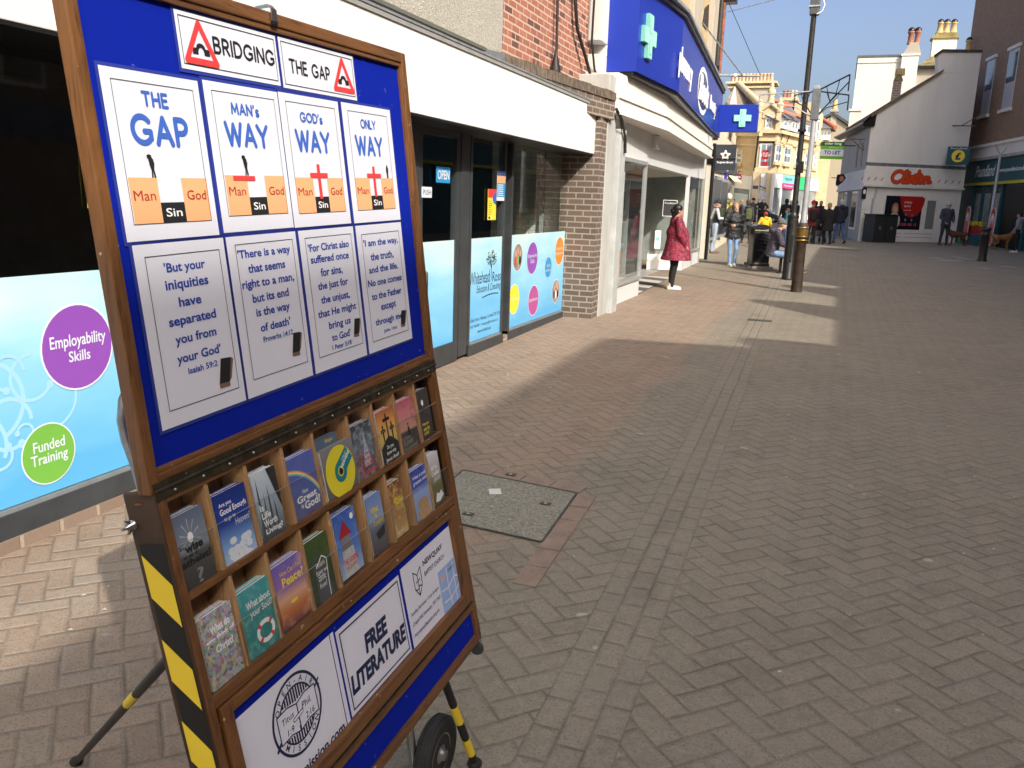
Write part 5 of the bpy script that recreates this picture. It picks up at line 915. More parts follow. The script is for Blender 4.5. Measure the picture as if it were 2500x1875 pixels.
# main wall: gable profile
prof = [(0, base), (w_r + .06, base), (w_r + .06, ap[1][1] + .1), (ap[1][0], ap[1][1]), (ap[0][0], ap[0][1]), (0, ap[0][1] - .5)]; prof2 = [(w_r + .06, ap[1][1] + .102), (w_r + .06, ap[4][1]), (ap[3][0], ap[3][1]), (ap[2][0], ap[2][1]), (ap[1][0] + .01, ap[1][1] + .01)]
fd = V((CL[0] - CA[0], CL[1] - CA[1], 0)).normalized()
m = MB(); m.prism([CF(a, b, 0) for a, b in prof], fd * 7.0, cwhite); m.prism([CF(a, b, 0) for a, b in prof2], fd * .6, cwhite); cp("wall", m)
m = MB(); m.prism([CF(a, b, .12) for a, b in ((ap[1][0] + .15, ap[1][1] + .05), (ap[1][0] + .18, ap[1][1] + .16), (ap[0][0] - .25, ap[0][1] - .02), (ap[0][0] - .25, ap[0][1] - .16))], fd * 7.3, brown_edge); cp("roof_verge", m)
e0 = CF(-.18, ap[0][1] - .35, .12); d_fl = V((CL[0] - CA[0], CL[1] - CA[1], 0))
m = MB(); m.add([CF(ap[0][0] - .2, ap[0][1] + .02, .13), CF(-.5, ap[0][1] - .42, .13), V((CL[0] - .5, CL[1], ap[0][1] - .42)), V((CL[0] + 1.2, CL[1] + .5, ap[0][1] + .4)), CF(1.2, ap[0][1] + .65, -.5)], [(0, 1, 2, 3, 4)], dark_roof)
m.prism([CF(-.5, ap[0][1] - .44, .13), V((CL[0] - .5, CL[1], ap[0][1] - .44)), V((CL[0] - .2, CL[1], ap[0][1] - .56)), CF(-.15, ap[0][1] - .56, .13)], (0, 0, .06), black); m.prism([CF(-.5, ap[0][1] - .5, .1), CF(ap[0][0], ap[0][1] - .02, .1), CF(ap[0][0] - .02, ap[0][1] - .52, .1), CF(-.4, ap[0][1] - .56, .1)], fd * .5, black); cp("eave", m)
m = MB(); m.prism([CF(ap[2][0] - .06, ap[2][1] - .02, .05), CF(ap[3][0] - .03, ap[3][1] - .02, .05), CF(w_r + .06, ap[4][1] - .02, .05), CF(w_r + .06, ap[4][1] + .08, .05), CF(ap[3][0] - .05, ap[3][1] + .1, .05), CF(ap[2][0] - .1, ap[2][1] + .08, .05)], fd * .62, dark_roof); cp("parapet_coping", m)
# flank wall going away
m = MB(); m.prism([(CA[0] - .02, CA[1], base - .05), (CL[0], CL[1], base - .05), (CL[0] + 3, CL[1], base - .05), (CA[0] + 3, CA[1] + 2.5, base - .05)], (0, 0, ap[0][1] - .5 - base), render_wall("flank_grey", (.42, .4, .36), (.25, .23, .2), 1.2, .5, .2, 30.)); cp("flank_wall", m)
FLK = Fr((CL[0], CL[1], 0), (CA[0] - CL[0], CA[1] - CL[1], 0)); FLn = FLK.x.length
Lf_ = V((CA[0] - CL[0], CA[1] - CL[1], 0)).length
m = MB(); m.box(0, Lf_ + .02, 2.6, 3.35, 0, .06, panw, FLK); m.box(0, Lf_ + .05, 2.5, 2.6, 0, .1, panw, FLK); cp("fascia", m, "pale side fascia without lettering")
for a, b in ((5.0, 6.6), (2.6, 3.3)):
    m = MB(); m.box(a, b, .75, 2.45, .0, .05, white, FLK); w_ = cp("window_frame", m); m = MB(); m.box(a + .1, b - .1, .85, 2.35, .03, .056, M("dark_glass", (.03, .035, .04), .08), FLK); m.build("pane", w_)
m = MB(); m.box(3.6, 4.7, .25, 2.45, 0, .04, M("recess_grey", (.22, .21, .2), .8), FLK); m.box(1.2, 2.3, .25, 2.45, 0, .04, black, FLK); cp("doorway", m)
for a in (4.7, 6.1):
    m = MB(); m.box(a, a + .35, 3.55, 4.6, 0, .04, M("blind_window", (.3, .27, .23), .8), FLK); cp("window", m)
f = Fr(FLK(3.4, 3.0, .4), V((.9, .2, 0))); m = MB(); m.poly([(-.2, .25), (.1, .3), (.22, .1), (.1, -.1), (-.15, -.3), (-.22, -.2)], ink, f); m.disc(f, .02, .06, .1, .14, M("sign_salmon", (.7, .25, .15), .5), .01, 12); m.poly([(-.2, .25), (.1, .3), (.22, .1), (.1, -.1), (-.15, -.3), (-.22, -.2)][::-1], ink, f, -.03); m.tube([f(-.45, .1, -.01), f(-.15, .1, -.01)], .02, black, 6); m.build("projecting_sign", label="small black and salmon hanging sign on the side wall of the card shop", cat="sign")
# front: fascia, window, stall riser
fb = lambda m, a, b, c, d, z0, z1, mt: m.box(a, b, c, d, z0, z1, mt, CF)
m = MB(); fb(m, -.03, w_r + .02, zf0, zf1, 0, .1, white); fb(m, -.08, w_r + .05, zf0 - .09, zf0 - .004, 0, .16, panw); fb(m, -.05, w_r + .05, zf1 + .003, zf1 + .14, 0, .08, M("lead_band", (.17, .175, .18), .6, .2, var=.3)); fs_ = cp("fascia", m, "white front fascia with orange lettering")
u0 = uv(hc(690, 250))[0]; u1 = uv(hc(1170, 250))[0]; org = M("sign_orange", (.66, .065, .015), .4, var=.05)
m = MB(); fb(m, uv(hc(640, 200))[0], uv(hc(1215, 200))[0], zf0 + .03, zf1 - .04, .1, .125, white); SCR = [LOOP(.27, .46, .25, .36, 48, 318, 14) + [(.52, .3)], [(.5, .22), (.62, .62), (.62, .84), (.56, .8), (.53, .4), (.56, .12), (.64, .1), (.7, .2)], [(.72, .52), (.7, .16), (.76, .1), (.82, .2)], [(.74, .72), (.745, .74)], [(.86, .5), (.85, .12)], [(.86, .34), (.94, .5), (1.0, .44), (1.0, .14), (1.06, .12)], [(1.18, .86), (1.13, .2), (1.18, .1), (1.26, .16)], [(1.04, .6), (1.3, .64)], LOOP(1.38, .32, .1, .2, 0, 360, 14), [(1.48, .36), (1.56, .5), (1.56, .12)], [(1.57, .34), (1.66, .5), (1.73, .44), (1.74, .16), (1.84, .2)]]
SCR = [[(u0 + (x + .14 * y) / 1.98 * (u1 - u0), 2.78 + y * .66) for x, y in q] for q in SCR]; m.strokes(SCR, CF, .088, M("sign_outline", (.06, .012, .006), .5, var=0), .128, 6); m.strokes(SCR, CF, .068, org, .14, 6); m.text("CARDS", CF, M("sign_grey", (.4, .4, .4), .5), box=(uv(hc(1010, 290))[0], uv(hc(1165, 290))[0], 2.77, 2.87), z=.127)
for x in (372, 447, 520, 597, 1238, 1317, 1393, 1470):
    u = uv(hc(x, 270))[0]; m.poly([(u - .06, 2.9), (u - .02, 2.88), (u + .07, 3.02), (u + .03, 3.04)], M("sign_red_dash", (.55, .07, .03), .5, var=0), CF, .104)
m.build("lettering", fs_)
x0, x1, x2, x3 = [uv(hc(x, 600))[0] for x in (640, 1055, 1110, 1205)]
zt, zb_ = 2.28, .84
m = MB(); fb(m, x0 - .08, x3 + .1, zb_ - .05, zt + .08, 0, .04, white); w_ = cp("window_frame", m)
m = MB(); m.rect(CF, x0, x1, zb_, zt, M("poster_night", (.012, .012, .022), .25, var=.2), .046); m.disc(CF, x0 + (x1 - x0) * .72, zt - .05, .62, .85, M("poster_red", (.4, .015, .012), .3, var=.05), .05, 30, pi, 2 * pi); m.rect(CF, x0 + (x1 - x0) * .36, x1 - .05, zt - .06, zt - .002, M("poster_red", (.4, .015, .012)), .051)
m.rect(CF, x2, x3, zb_ + .05, zt - .15, M("frosted_pane", (.2, .22, .2), .3, var=.05), .046)
px = x0 + .5; m.disc(CF, px, 1.72, .17, .27, M("poster_blonde", (.38, .2, .09), .5, var=.3), .054, 20); m.disc(CF, px, 1.2, .31, .36, M("poster_white_top", (.5, .5, .47), .5, var=.2), .058, 24); m.disc(CF, px, 1.7, .1, .14, skin1, .062, 16); m.disc(CF, px - .01, 1.2, .2, .3, M("poster_green", (.05, .14, .02), .5, var=.3), .062, 20); m.rect(CF, px - .26, px + .25, 1.4, 1.47, M("poster_orange", (.6, .15, .03), .5), .066)
for s, a, y, h in (("empty", .42, 1.98, .12), ("space", .42, 1.82, .12), ("opportunity", .42, 1.66, .06)): m.text(s, CF, inkwhite, x=x0 + (x1 - x0) * a + .15, y=y, h=h * 1.3, z=.056, align='L')
m.text("01308 483 15", CF, M("poster_pink_text", (.75, .12, .15), .5), box=(x0 + (x1 - x0) * .4, x1 - .2, 1.0, 1.12), z=.056)
for k in range(4): m.disc(CF, x0 + (x1 - x0) * (.58 + .17 * (k % 2)), 1.48 - .22 * (k // 2), .05, .06, M("poster_greyblue", (.15, .17, .22), .5), .057, 10)
m.build("pane", w_)
m = MB(); fb(m, x0 - .1, x3 + .1, base - .05, zb_ - .06, 0, .07, white)
for a, b, c, d in ((x0, x0 + .95, .5, .52), (x0, x0 + .95, .66, .68), (x0 + 1.1, x3, .5, .52), (x0 + 1.1, x3, .66, .68)): fb(m, a, b, c, d, .07, .075, M("moulding_shadow_grey", (.3, .3, .3), .6))
cp("stall_riser", m)
m = MB(); u = uv(hc(410, 400))[0]; fb(m, u - .1, u + .1, 2.1, 2.58, 0, .05, ink); m.disc(CF, u, 2.4, .07, .1, inkwhite, .054, 12); m.text("smart", CF, M("sign_grey", (.4, .4, .4)), box=(u - .17, u + .22, 1.62, 1.68), z=.01); m.text("shop", CF, M("sign_grey", (.4, .4, .4)), box=(u - .12, u + .2, 1.5, 1.56), z=.01); cp("wall_plate", m)
m = MB(); u = uv(hc(490, 600))[0]; m.tube([CF(u, 1.0, .06), CF(u, 2.1, .06), CF(u + .08, 2.2, .06), CF(u + .1, 2.62, .06)], .035, galv, 8); cp("downpipe", m)
m = MB(); u0 = uv(hc(365, 800))[0]; u1 = uv(hc(618, 800))[0]; bb = zg(41); m.bbox(u0, u1, bb, bb + 1.13, .25, 1.0, M("bin_store_black", (.02, .022, .022), .5, var=.2), CF, c=.02); m.box(u0 - .03, u1 + .03, bb + 1.13, bb + 1.18, .22, 1.03, black, CF)
for k in (.25, .75): m.disc(CF, u0 + (u1 - u0) * k, bb + .6, .06, .08, M("badge_grey", (.12, .12, .1), .5), 1.004, 12)
m.box((u0 + u1) / 2 - .01, (u0 + u1) / 2 + .01, bb, bb + 1.12, 1.0, 1.01, black, CF); m.build("bin_store", label="low black double bin store standing against the card shop wall", cat="bin store")
# iron brackets on the walls
m = MB(); rb = M("rusty_bracket", (.12, .07, .05), .8, var=.3); a = PY(*z5(165, 1380), 40.2); b = PY(*z5(415, 1393), 40.2); m.tube([a, b], .02, rb, 6); m.tube([a + (b - a) * .4, PY(*z5(385, 1510), 40.2)], .018, rb, 6); m.tube([a + (b - a) * .75, b + V((0, 0, -.45))], .015, rb, 6); m.build("sign_bracket", label="rusty empty sign bracket on the corner of the card shop gable", cat="bracket")
# ------------------------------------------------------------------ discount store
PA, PB = (5.6, 44.5), (7.0, 36.4); pd = V((PB[0] - PA[0], PB[1] - PA[1], 0)).normalized(); PF = Fr((PA[0], PA[1], 0), pd)     # x runs towards the viewer
hp = lambda p: ((HIT(*p, PA, PB) - PF.o).dot(PF.x), HIT(*p, PA, PB).z)
ds = thing("discount_store", (6.5, 37, zg(37)), "brown brick store with teal and yellow Poundland fascia on the right", "shop")
dp = lambda name, m, label=None, par=None: m.build(name, par or ds, label)
bz = brick("brown_brick_upper", (.2, .12, .075), (.28, .18, .12), (.3, .22, .16), .225, .075, .01, stain=.3)
tealw = M("teal_paint", (.012, .085, .105), .45, var=.12, sc=2.)
LE = 17.5; PN = PF.z
m = MB(); m.prism([PF(-3.5, 4.35, 0), PF(LE, 4.35, 0), PF(LE, 14.0, 0), PF(-3.5, 14.0, 0)], -PN * 8, bz); dp("brick_wall", m)
m = MB(); m.prism([PF(-3.5, zg(43) - .1, -.02), PF(LE, zg(30) - .1, -.02), PF(LE, 4.345, -.02), PF(-3.5, 4.345, -.02)], -PN * 8, tealw); dp("shop_front", m)
cz = hp(z5(1560, 1290)); m = MB(); m.box(-3.5, LE, 4.05, 4.5, -.1, .12, panw, PF); m.box(-3.5, LE, 4.5, 4.62, -.1, .2, panw, PF); m.box(-3.5, LE, 3.93, 4.05, -.1, .2, M("cornice_stained", (.4, .37, .32), .8, var=.3), PF); dp("cornice", m)
m = MB(); m.box(-3.5, LE, 2.98, 3.92, 0, .1, tealw, PF); m.box(-3.5, LE, 2.86, 2.975, 0, .12, M("yellow_stripe", (.55, .5, .03), .4, var=.08), PF); fs_ = dp("fascia", m, "teal fascia with white Poundland lettering and a yellow stripe")
a, b = hp(z5(1680, 1560)), hp(z5(1900, 1500)); m = MB(); m.text("Poundland", PF, inkwhite, box=(a[0], b[0], 3.22, 3.72), z=.104, shear=.3, bold=.01); m.build("lettering", fs_); m = MB(); m.text("www.poundland.co.uk", PF, inkwhite, box=(b[0] + .5, b[0] + 3.2, 3.3, 3.52), z=.104, bold=.02); m.build("lettering", fs_)
for (xa, xb) in ((1800, 1895), (2025, 2140)):
    q0, q1 = hp(z5(xa, 260)), hp(z5(xb, 210)); q2 = hp(z5((xa + xb) / 2 - 100, 900)); zt_, zb2 = q0[1], (hp(z5(1690, 940))[1] if xa == 1800 else hp(z5(1900, 865))[1]); zt_ = max(zt_, zb2 + 2)
    wa, wb = q0[0], q1[0]
    m = MB(); m.box(wa, wb, 5.95, 8.3, -.05, .02, M("window_grey_white", (.5, .5, .5), .5), PF); m.box(wa - .12, wb + .12, 8.32, 8.45, 0, .08, panw, PF); m.box(wa - .12, wb + .12, 5.82, 5.95, 0, .12, panw, PF); w_ = dp("window", m)
    m = MB(); m.box(wa + .07, wb - .07, 7.0, 8.22, .0, .026, M("sash_glass", (.1, .12, .16), .06, var=0, spec=.9), PF); m.box(wa + .07, wb - .07, 6.03, 6.93, .0, .026, M("net_curtain", (.42, .44, .5), .3, var=.1), PF); m.build("pane", w_)
for k in range(4):
    y0 = 9.5; m = MB(); wa = 3.2 + k * 3.2; m.box(wa, wa + 1.2, 9.6, 11.8, -.05, .02, M("window_grey_white", (.5, .5, .5)), PF); w_ = dp("window", m); m = MB(); m.box(wa + .07, wa + 1.13, 9.7, 11.7, 0, .026, M("sash_glass", (.1, .12, .16)), PF); m.build("pane", w_)
# glazing between the teal pilasters
gl_ = M("shop_glass", (.09, .11, .11), .1, var=.5, sc=1.5, spec=.7)
for (xa, xb) in ((.55, 1.55), (1.75, 2.75), (2.95, 3.8)):
    m = MB(); m.box(xa, xb, .95, 2.75, -.02, .02, gl_, PF); m.rect(PF, xa + .1, xb - .1, 1.1, 2.5, M("window_notice", (.3, .34, .33), .4, var=.4, sc=3.), .024); dp("shop_window", m)
m = MB(); m.box(4.2, 6.6, zg(40), 2.75, -.02, .03, M("entrance_dark", (.015, .015, .016), .5), PF); m.box(6.7, 9.5, .9, 2.75, -.02, .03, gl_, PF); dp("entrance", m)
m = MB()
for x in (.05, 1.58, 2.78, 3.85, 6.6, 9.6): m.box(x, x + (.4 if x < .1 else .16), zg(40) - .1, 2.85, .0, .09, tealw, PF)
dp("pilaster", m)
f = Fr(PY(*z5(1484, 1580), 42.0), (1, .05, 0)); m = MB(); m.bbox(-.62, .25, -.34, .42, -.15, 0, tealw, f, c=.01); m.disc(f, -.19, .02, .26, .26, inkyellow, .004, 28); m.text("£", f, inknavy, box=(-.3, -.08, -.14, .17), z=.008, bold=.05); m.text("Poundland", f, inkwhite, box=(-.52, .12, .31, .38), z=.004); m.build("projecting_sign", label="teal projecting sign with a yellow disc and pound symbol beside the card shop", cat="sign")
m = MB(); a = PY(*z5(1365, 1240), 42.6); b = PY(*z5(1625, 1245), 42.6); m.tube([a, b], .025, rb, 6); m.tube([a + (b - a) * .4, PY(*z5(1675, 1120), 42.6)], .02, rb, 6); m.build("sign_bracket", label="rusty diagonal iron bracket on the brick wall above the teal sign", cat="bracket")
# ------------------------------------------------------------------ terrace continuing along the right of the street (casts the street's shade)
tb = brick("terrace_brick", (.2, .12, .08), (.27, .17, .12), (.3, .25, .2)); slate = M("roof_slate", (.06, .06, .07), .7, var=.35, sc=3., bump=.3, bsc=14.)
winw = M("window_white", (.7, .7, .68), .5, var=.03); wing = M("window_glass_dark", (.035, .045, .055), .06, var=0, spec=.9)
def terrace(name, x0, y0, y1, ez, depth, mt, label, wins=3, gab=()):
    t_ = thing(name, (x0 + 3, (y0 + y1) / 2, zg((y0 + y1) / 2)), label, "building"); m = MB(); m.box(x0, x0 + depth, y0, y1, -.6, ez, mt); m.build("wall", t_)
    m = MB(); m.add([(x0 - .02, y0, ez + .01), (x0 - .02, y1, ez + .01), (x0 + depth / 2, y1, ez + .6), (x0 + depth / 2, y0, ez + .6), (x0 + depth, y1, ez + .01), (x0 + depth, y0, ez + .01)], [(0, 1, 2, 3), (3, 2, 4, 5)], slate); rf = m.build("roof", t_)
    for (yc, w, h) in gab: 
        m = MB(); m.prism([(x0 + .02, yc - w, ez - .02), (x0 + .02, yc - w * .25, ez + h), (x0 + .02, yc + w * .25, ez + h), (x0 + .02, yc + w, ez - .02)], (.8, 0, 0), mt); m.build("gable", t_)
    n = int((y1 - y0) / 2.4)
    for fl in range(1, int(ez / 3)):
        for k in range(n):
            yc = y0 + (k + .5) * (y1 - y0) / n; z = fl * 3.1 + .4; m = MB(); m.box(x0 - .03, x0 + .05, yc - .5, yc + .5, z, z + 1.6, winw); w_ = m.build("window", t_); m = MB(); m.box(x0 - .035, x0 + .05, yc - .42, yc + .42, z + .08, z + .76, wing); m.box(x0 - .035, x0 + .05, yc - .42, yc + .42, z + .84, z + 1.52, wing); m.build("pane", w_)
    m = MB(); m.box(x0 - .06, x0 + .05, y0 + .3, y1 - .3, 2.5, 3.2, M("shop_sign_plain", (.1, .12, .2), .5)); m.build("fascia", t_)
    return t_
terrace("brick_terrace", 8.6, -22, -.1, 11.4, 8, tb, "tall brick terrace opposite the training shop, nearest the display board")
terrace("rendered_terrace", 8.6, -.05, 11.6, 8.72, 8, render_wall("terrace_render", (.5, .46, .4), (.35, .3, .25)), "lower rendered terrace with three small gables opposite the pharmacy", 3, ((2.0, .9, 1.15), (6.4, .8, 1.5), (10.0, .8, 1.15)))
terrace("brick_terrace", 8.5, 11.65, 25.9, 9.5, 8, tb, "brick terrace between the rendered terrace and the discount store", 3)
# ================================================================== FAR END OF THE STREET
lich = M("lichened_slate", (.14, .12, .075), .85, var=.5, sc=1.6, tint=(.36, .29, .11), bump=.5, bsc=6.); potm = M("chimney_pot_buff", (.52, .37, .17), .7, var=.15); potr = M("chimney_pot_red", (.32, .13, .08), .75, var=.2)
weathered = render_wall("weathered_white", (.74, .71, .62), (.42, .38, .3), .45, .45, .2, 10.)
def pot(m, o, h, r, mt): m.lathe(o, [(r * 1.05, 0), (r * .85, h * .2), (r * .8, h * .75), (r * 1.1, h * .82), (r * 1.1, h * .9), (r * .8, h)], mt, 12)
def cowl(m, o, r): m.lathe(o, [(r * 1.3, 0), (r * 1.25, r * .6), (r * .7, r * 1.2), (.01, r * 1.4)], black, 10)
YW = 57.0
q5 = lambda x, y, Y=YW: PY(*z5(x, y), Y)
gw = zg(57)
wh_ = thing("white_house", (3.2, 58, gw), "tall windowless white rendered house with chimneys behind the card shop", "house")
wp = lambda n, m, par=None: m.build(n, par or wh_)
a, b = q5(262, 1200), q5(335, 505); r_ = q5(830, 490)
zt = q5(335, 500).z; xl, xr = b.x, q5(1000, 500).x
m = MB(); m.prism([(a.x - .05, YW, gw - .3), (xr, YW, gw - .3), (xr, YW, zt), (xl, YW, zt)], (0, 9, 0), weathered); wl_ = wp("wall", m)
m = MB(); m.box(xl - .05, q5(830, 490).x, YW - .08, YW + 9, zt, zt + .13, M("parapet_slate", (.11, .105, .1), .8, var=.3)); m.box(xl, q5(830, 490).x, YW - .05, YW, zt - .3, zt - .01, weathered); wp("parapet", m)
m = MB(); x0, x1 = q5(815, 490).x, q5(998, 490).x; m.box(x0, x1, YW - .25, YW + 1, gw, zt + .1, weathered); m.box(x0 - .06, x1 + .06, YW - .3, YW + 1, zt + .02, zt + .12, weathered); m.prism([(x0 + .05, YW - .2, zt + .12), (x1 + .1, YW - .2, zt + .12), (x1 - .1, YW - .2, zt + .75), (x0 + .35, YW - .2, zt + .75)], (0, .9, 0), gstone); ch = wp("chimney", m)
m = MB(); 
for x in (895, 968): o = q5(x, 440); pot(m, (o.x, YW + .2, zt + .72), .75, .18, potr); cowl(m, (o.x, YW + .2, zt + 1.45), .15)
m.build("chimney_pot", ch)
rz0, rz1 = q5(1000, 560).z, q5(1300, 340).z; x0, x1, x2 = q5(995, 560).x, q5(1250, 340).x, q5(1700, 330).x
m = MB(); m.add([(x0, YW + 1, rz0), (x2 + 1.5, YW + 1, rz0), (x2 + 1.5, YW + 3.5, rz1), (x1, YW + 3.5, rz1), (x0, YW + 9, rz0), (x2 + 1.5, YW + 9, rz0)], [(0, 1, 2, 3), (0, 3, 4), (3, 2, 5, 4)], lich); rf = wp("roof", m)
m = MB(); m.box(x0 - .1, x2, YW + .8, YW + 1.05, rz0 - .18, rz0, black); m.build("gutter", rf)
m = MB(); m.prism([(x0, YW + 1.1, gw), (x2 + 1.4, YW + 1.1, gw), (x2 + 1.4, YW + 1.1, rz0), (x0, YW + 1.1, rz0)], (0, 7.8, 0), brick("grey_block", (.3, .28, .24), (.42, .4, .35), (.34, .31, .27), .9, .4, .02)); wp("stone_wall", m)
m = MB(); y_ = YW + 3.5; x0, x1 = PY(*z5(1150, 300), y_).x, PY(*z5(1415, 300), y_).x; z0, z1, z2 = rz1 - .5, PY(*z5(1280, 298), y_).z, PY(*z5(1280, 232), y_).z
m.box(x0, x1, y_ - .4, y_ + .5, z0, z1, weathered); m.box(x0 - .1, x1 + .1, y_ - .5, y_ + .6, z1, z1 + .12, lich); m.prism([(x0 + .02, y_ - .35, z1 + .12), (x1 - .02, y_ - .35, z1 + .12), (x1 - .05, y_ - .35, z2), (x0 + .2, y_ - .35, z2)], (0, .8, 0), lich); ch = wp("chimney", m)
for x in (1228, 1298, 1375):
    m = MB(); o = PY(*z5(x, 230), y_); h = PY(*z5(x, 100), y_).z - z2; m.lathe((o.x, y_, z2 - .02), [(.25, 0), (.17, h * .3), (.155, h * .82), (.19, h * .85), (.19, h * .9), (.15, h)], potm, 12); cowl(m, (o.x, y_, z2 + h - .05), .14); m.build("chimney_pot", ch)
# single pot behind the card shop parapet
m = MB(); o = PY(*z5(1538, 430), 47); h = PY(*z5(1538, 300), 47).z - o.z; m.box(o.x - .3, o.x + .3, 46.8, 47.3, 4, o.z, weathered); pot(m, (o.x, 47, o.z), h, .15, potm); cowl(m, (o.x, 47, o.z + h - .03), .11); m.build("chimney_stack", label="single buff chimney pot with a black cowl rising behind the card shop parapet", cat="chimney")
# brick chimney in front of the white house
Yc = 50.; m = MB(); x0, x1 = PY(*z5(700, 800), Yc).x, PY(*z5(812, 800), Yc).x; z0, z1, z2 = PY(*z5(750, 960), Yc).z - 3, PY(*z5(750, 745), Yc).z, PY(*z5(770, 605), Yc).z
m.prism([(x0 - .02, Yc, z0), (x1, Yc, z0), (x1, Yc, z1), (x0 + .1, Yc, z1)], (0, .7, 0), brick("old_chimney_brick", (.24, .13, .09), (.32, .2, .14), (.42, .38, .33), .3, .12, .03)); m.prism([(x0 + .08, Yc - .03, z1), (x1 + .04, Yc - .03, z1), (x1 - .08, Yc - .03, z1 + .3), (x0 + .2, Yc - .03, z1 + .3)], (0, .75, 0), lich); m.lathe(((x0 + x1) / 2 + .12, Yc + .3, z1 + .28), [(.24, 0), (.22, z2 - z1 - .3)], potm, 12)
m.build("chimney_stack", label="old brick chimney with one buff pot in front of the white house", cat="chimney")
# low outbuilding chimney left of the white house
m = MB(); Yc = 56; o = PY(*z5(300, 1100), Yc); x0, x1 = PY(*z5(245, 1100), Yc).x, PY(*z5(360, 1100), Yc).x; m.box(x0, x1, Yc - .2, Yc + .8, gw, PY(*z5(300, 1085), Yc).z, weathered); m.box(x0 - .06, x1 + .06, Yc - .26, Yc + .8, PY(*z5(300, 1085), Yc).z, PY(*z5(300, 1060), Yc).z, weathered); m.build("rendered_pier", label="low white rendered pier at the left foot of the white house", cat="wall")
# grey gabled house beyond
YH = 96.; h3 = lambda x, y: PY(*z3(x, y), YH); gh = zg(96); m = MB(); tan_ = render_wall("tan_render", (.36, .32, .24), (.24, .2, .15), .4, .4, .2, 8.)
ho = thing("gabled_house", (2, YH, gh), "plain tan gabled house with a stub chimney in the gap beyond the card shop", "house")
P = [h3(1760, 900), h3(1895, 830), h3(1930, 810), h3(2160, 980)]; m.prism([(P[0].x, YH, gh), (P[3].x, YH, gh), (P[3].x, YH, P[3].z), (P[2].x, YH, P[2].z), (P[1].x, YH, P[1].z), (P[0].x, YH, P[0].z)], (0, 10, 0), tan_); m.build("wall", ho)
m = MB(); m.prism([P[2] + V((0, -.3, .05)), P[3] + V((.5, -.3, -.2)), P[3] + V((.5, -.3, .1)), P[2] + V((0, -.3, .35))], (0, 10.5, 0), slate); m.prism([P[0] + V((-.4, -.3, -.05)), P[2] + V((-.1, -.3, .05)), P[2] + V((-.1, -.3, .3)), P[0] + V((-.4, -.3, .2))], (0, 10.5, 0), slate); rf = m.build("roof", ho)
a, b, c = h3(1895, 820), h3(1985, 820), h3(1940, 755); m = MB(); m.box(a.x, b.x, YH - .1, YH + 1.2, a.z - 1.2, c.z, gstone); m.box(a.x - .1, b.x + .1, YH - .2, YH + 1.3, c.z, c.z + .25, gstone); m.lathe(((a.x + b.x) / 2, YH + .4, c.z + .2), [(.28, 0), (.2, 1.0)], potm, 10); m.build("chimney", ho)
# ------------------------------------------------------------------ yellow stone corner building
K0, K1, K2 = PY(*z3(815, 1100), 72), PY(*z3(1108, 1100), 72), PY(*z3(1800, 1150), 84); KL = PY(*z3(480, 1100), 75)
gk = zg(74)
yst = brick("golden_stone", (.5, .375, .21), (.6, .48, .3), (.5, .43, .32), .55, .28, .012, .5, stain=.35); ydress = M("dressed_stone", (.56, .45, .28), .8, var=.12, sc=2.); yrend = M("golden_render", (.5, .37, .21), .85, var=.12, sc=1.5); rtile = M("red_ridge_tile", (.42, .13, .07), .7, var=.15)
cb_ = thing("corner_building", (K0.x, 74, gk), "golden stone corner building with a turret gable and slate roofs at the street's end", "building")
kp = lambda n, m, par=None, label=None: m.build(n, par or cb_, label)
ZE = PY(*z3(960, 1030), 72).z        # eaves cornice
ZS = 3.9 + gk                        # top of shop fronts
m = MB(); m.prism([(KL.x, KL.y, gk - .3), (K0.x, K0.y, gk - .3), (K1.x, K1.y, gk - .3), (K2.x, K2.y, gk - .3), (K2.x - 4, K2.y + 10, gk - .3), (KL.x, 90, gk - .3)], (0, 0, ZE - gk + .3), yst); kp("wall", m)
FL, FT, FR = Fr((KL.x, KL.y, 0), K0 - KL, (0, 0, 1)), Fr((K0.x, K0.y, 0), K1 - K0, (0, 0, 1)), Fr((K1.x, K1.y, 0), V((K2.x - K1.x, K2.y - K1.y, 0)), (0, 0, 1))
def on(fr, p): 
    w = HIT(*p, (fr.o.x, fr.o.y), (fr.o.x + fr.x.x, fr.o.y + fr.x.y)); return ((w - fr.o).dot(fr.x), w.z)
lenL, lenT, lenR = (K0 - KL).length, (K1 - K0).length, V((K2.x - K1.x, K2.y - K1.y, 0)).length
m = MB()
for fr, l in ((FL, lenL), (FT, lenT), (FR, lenR)): m.box(-.1, l + .1, ZE - .25, ZE, 0, .3, ydress, fr); m.box(-.05, l + .05, ZS - .1, ZS + .3, 0, .25, ydress, fr); m.box(0, l, ZE - 1.0, ZE - .85, 0, .12, ydress, fr)
kp("cornice", m)
m = MB(); m.box(.3, lenL - .4, ZS + .6, ZE - .4, 0, .04, yrend, FL); kp("render_panel", m)
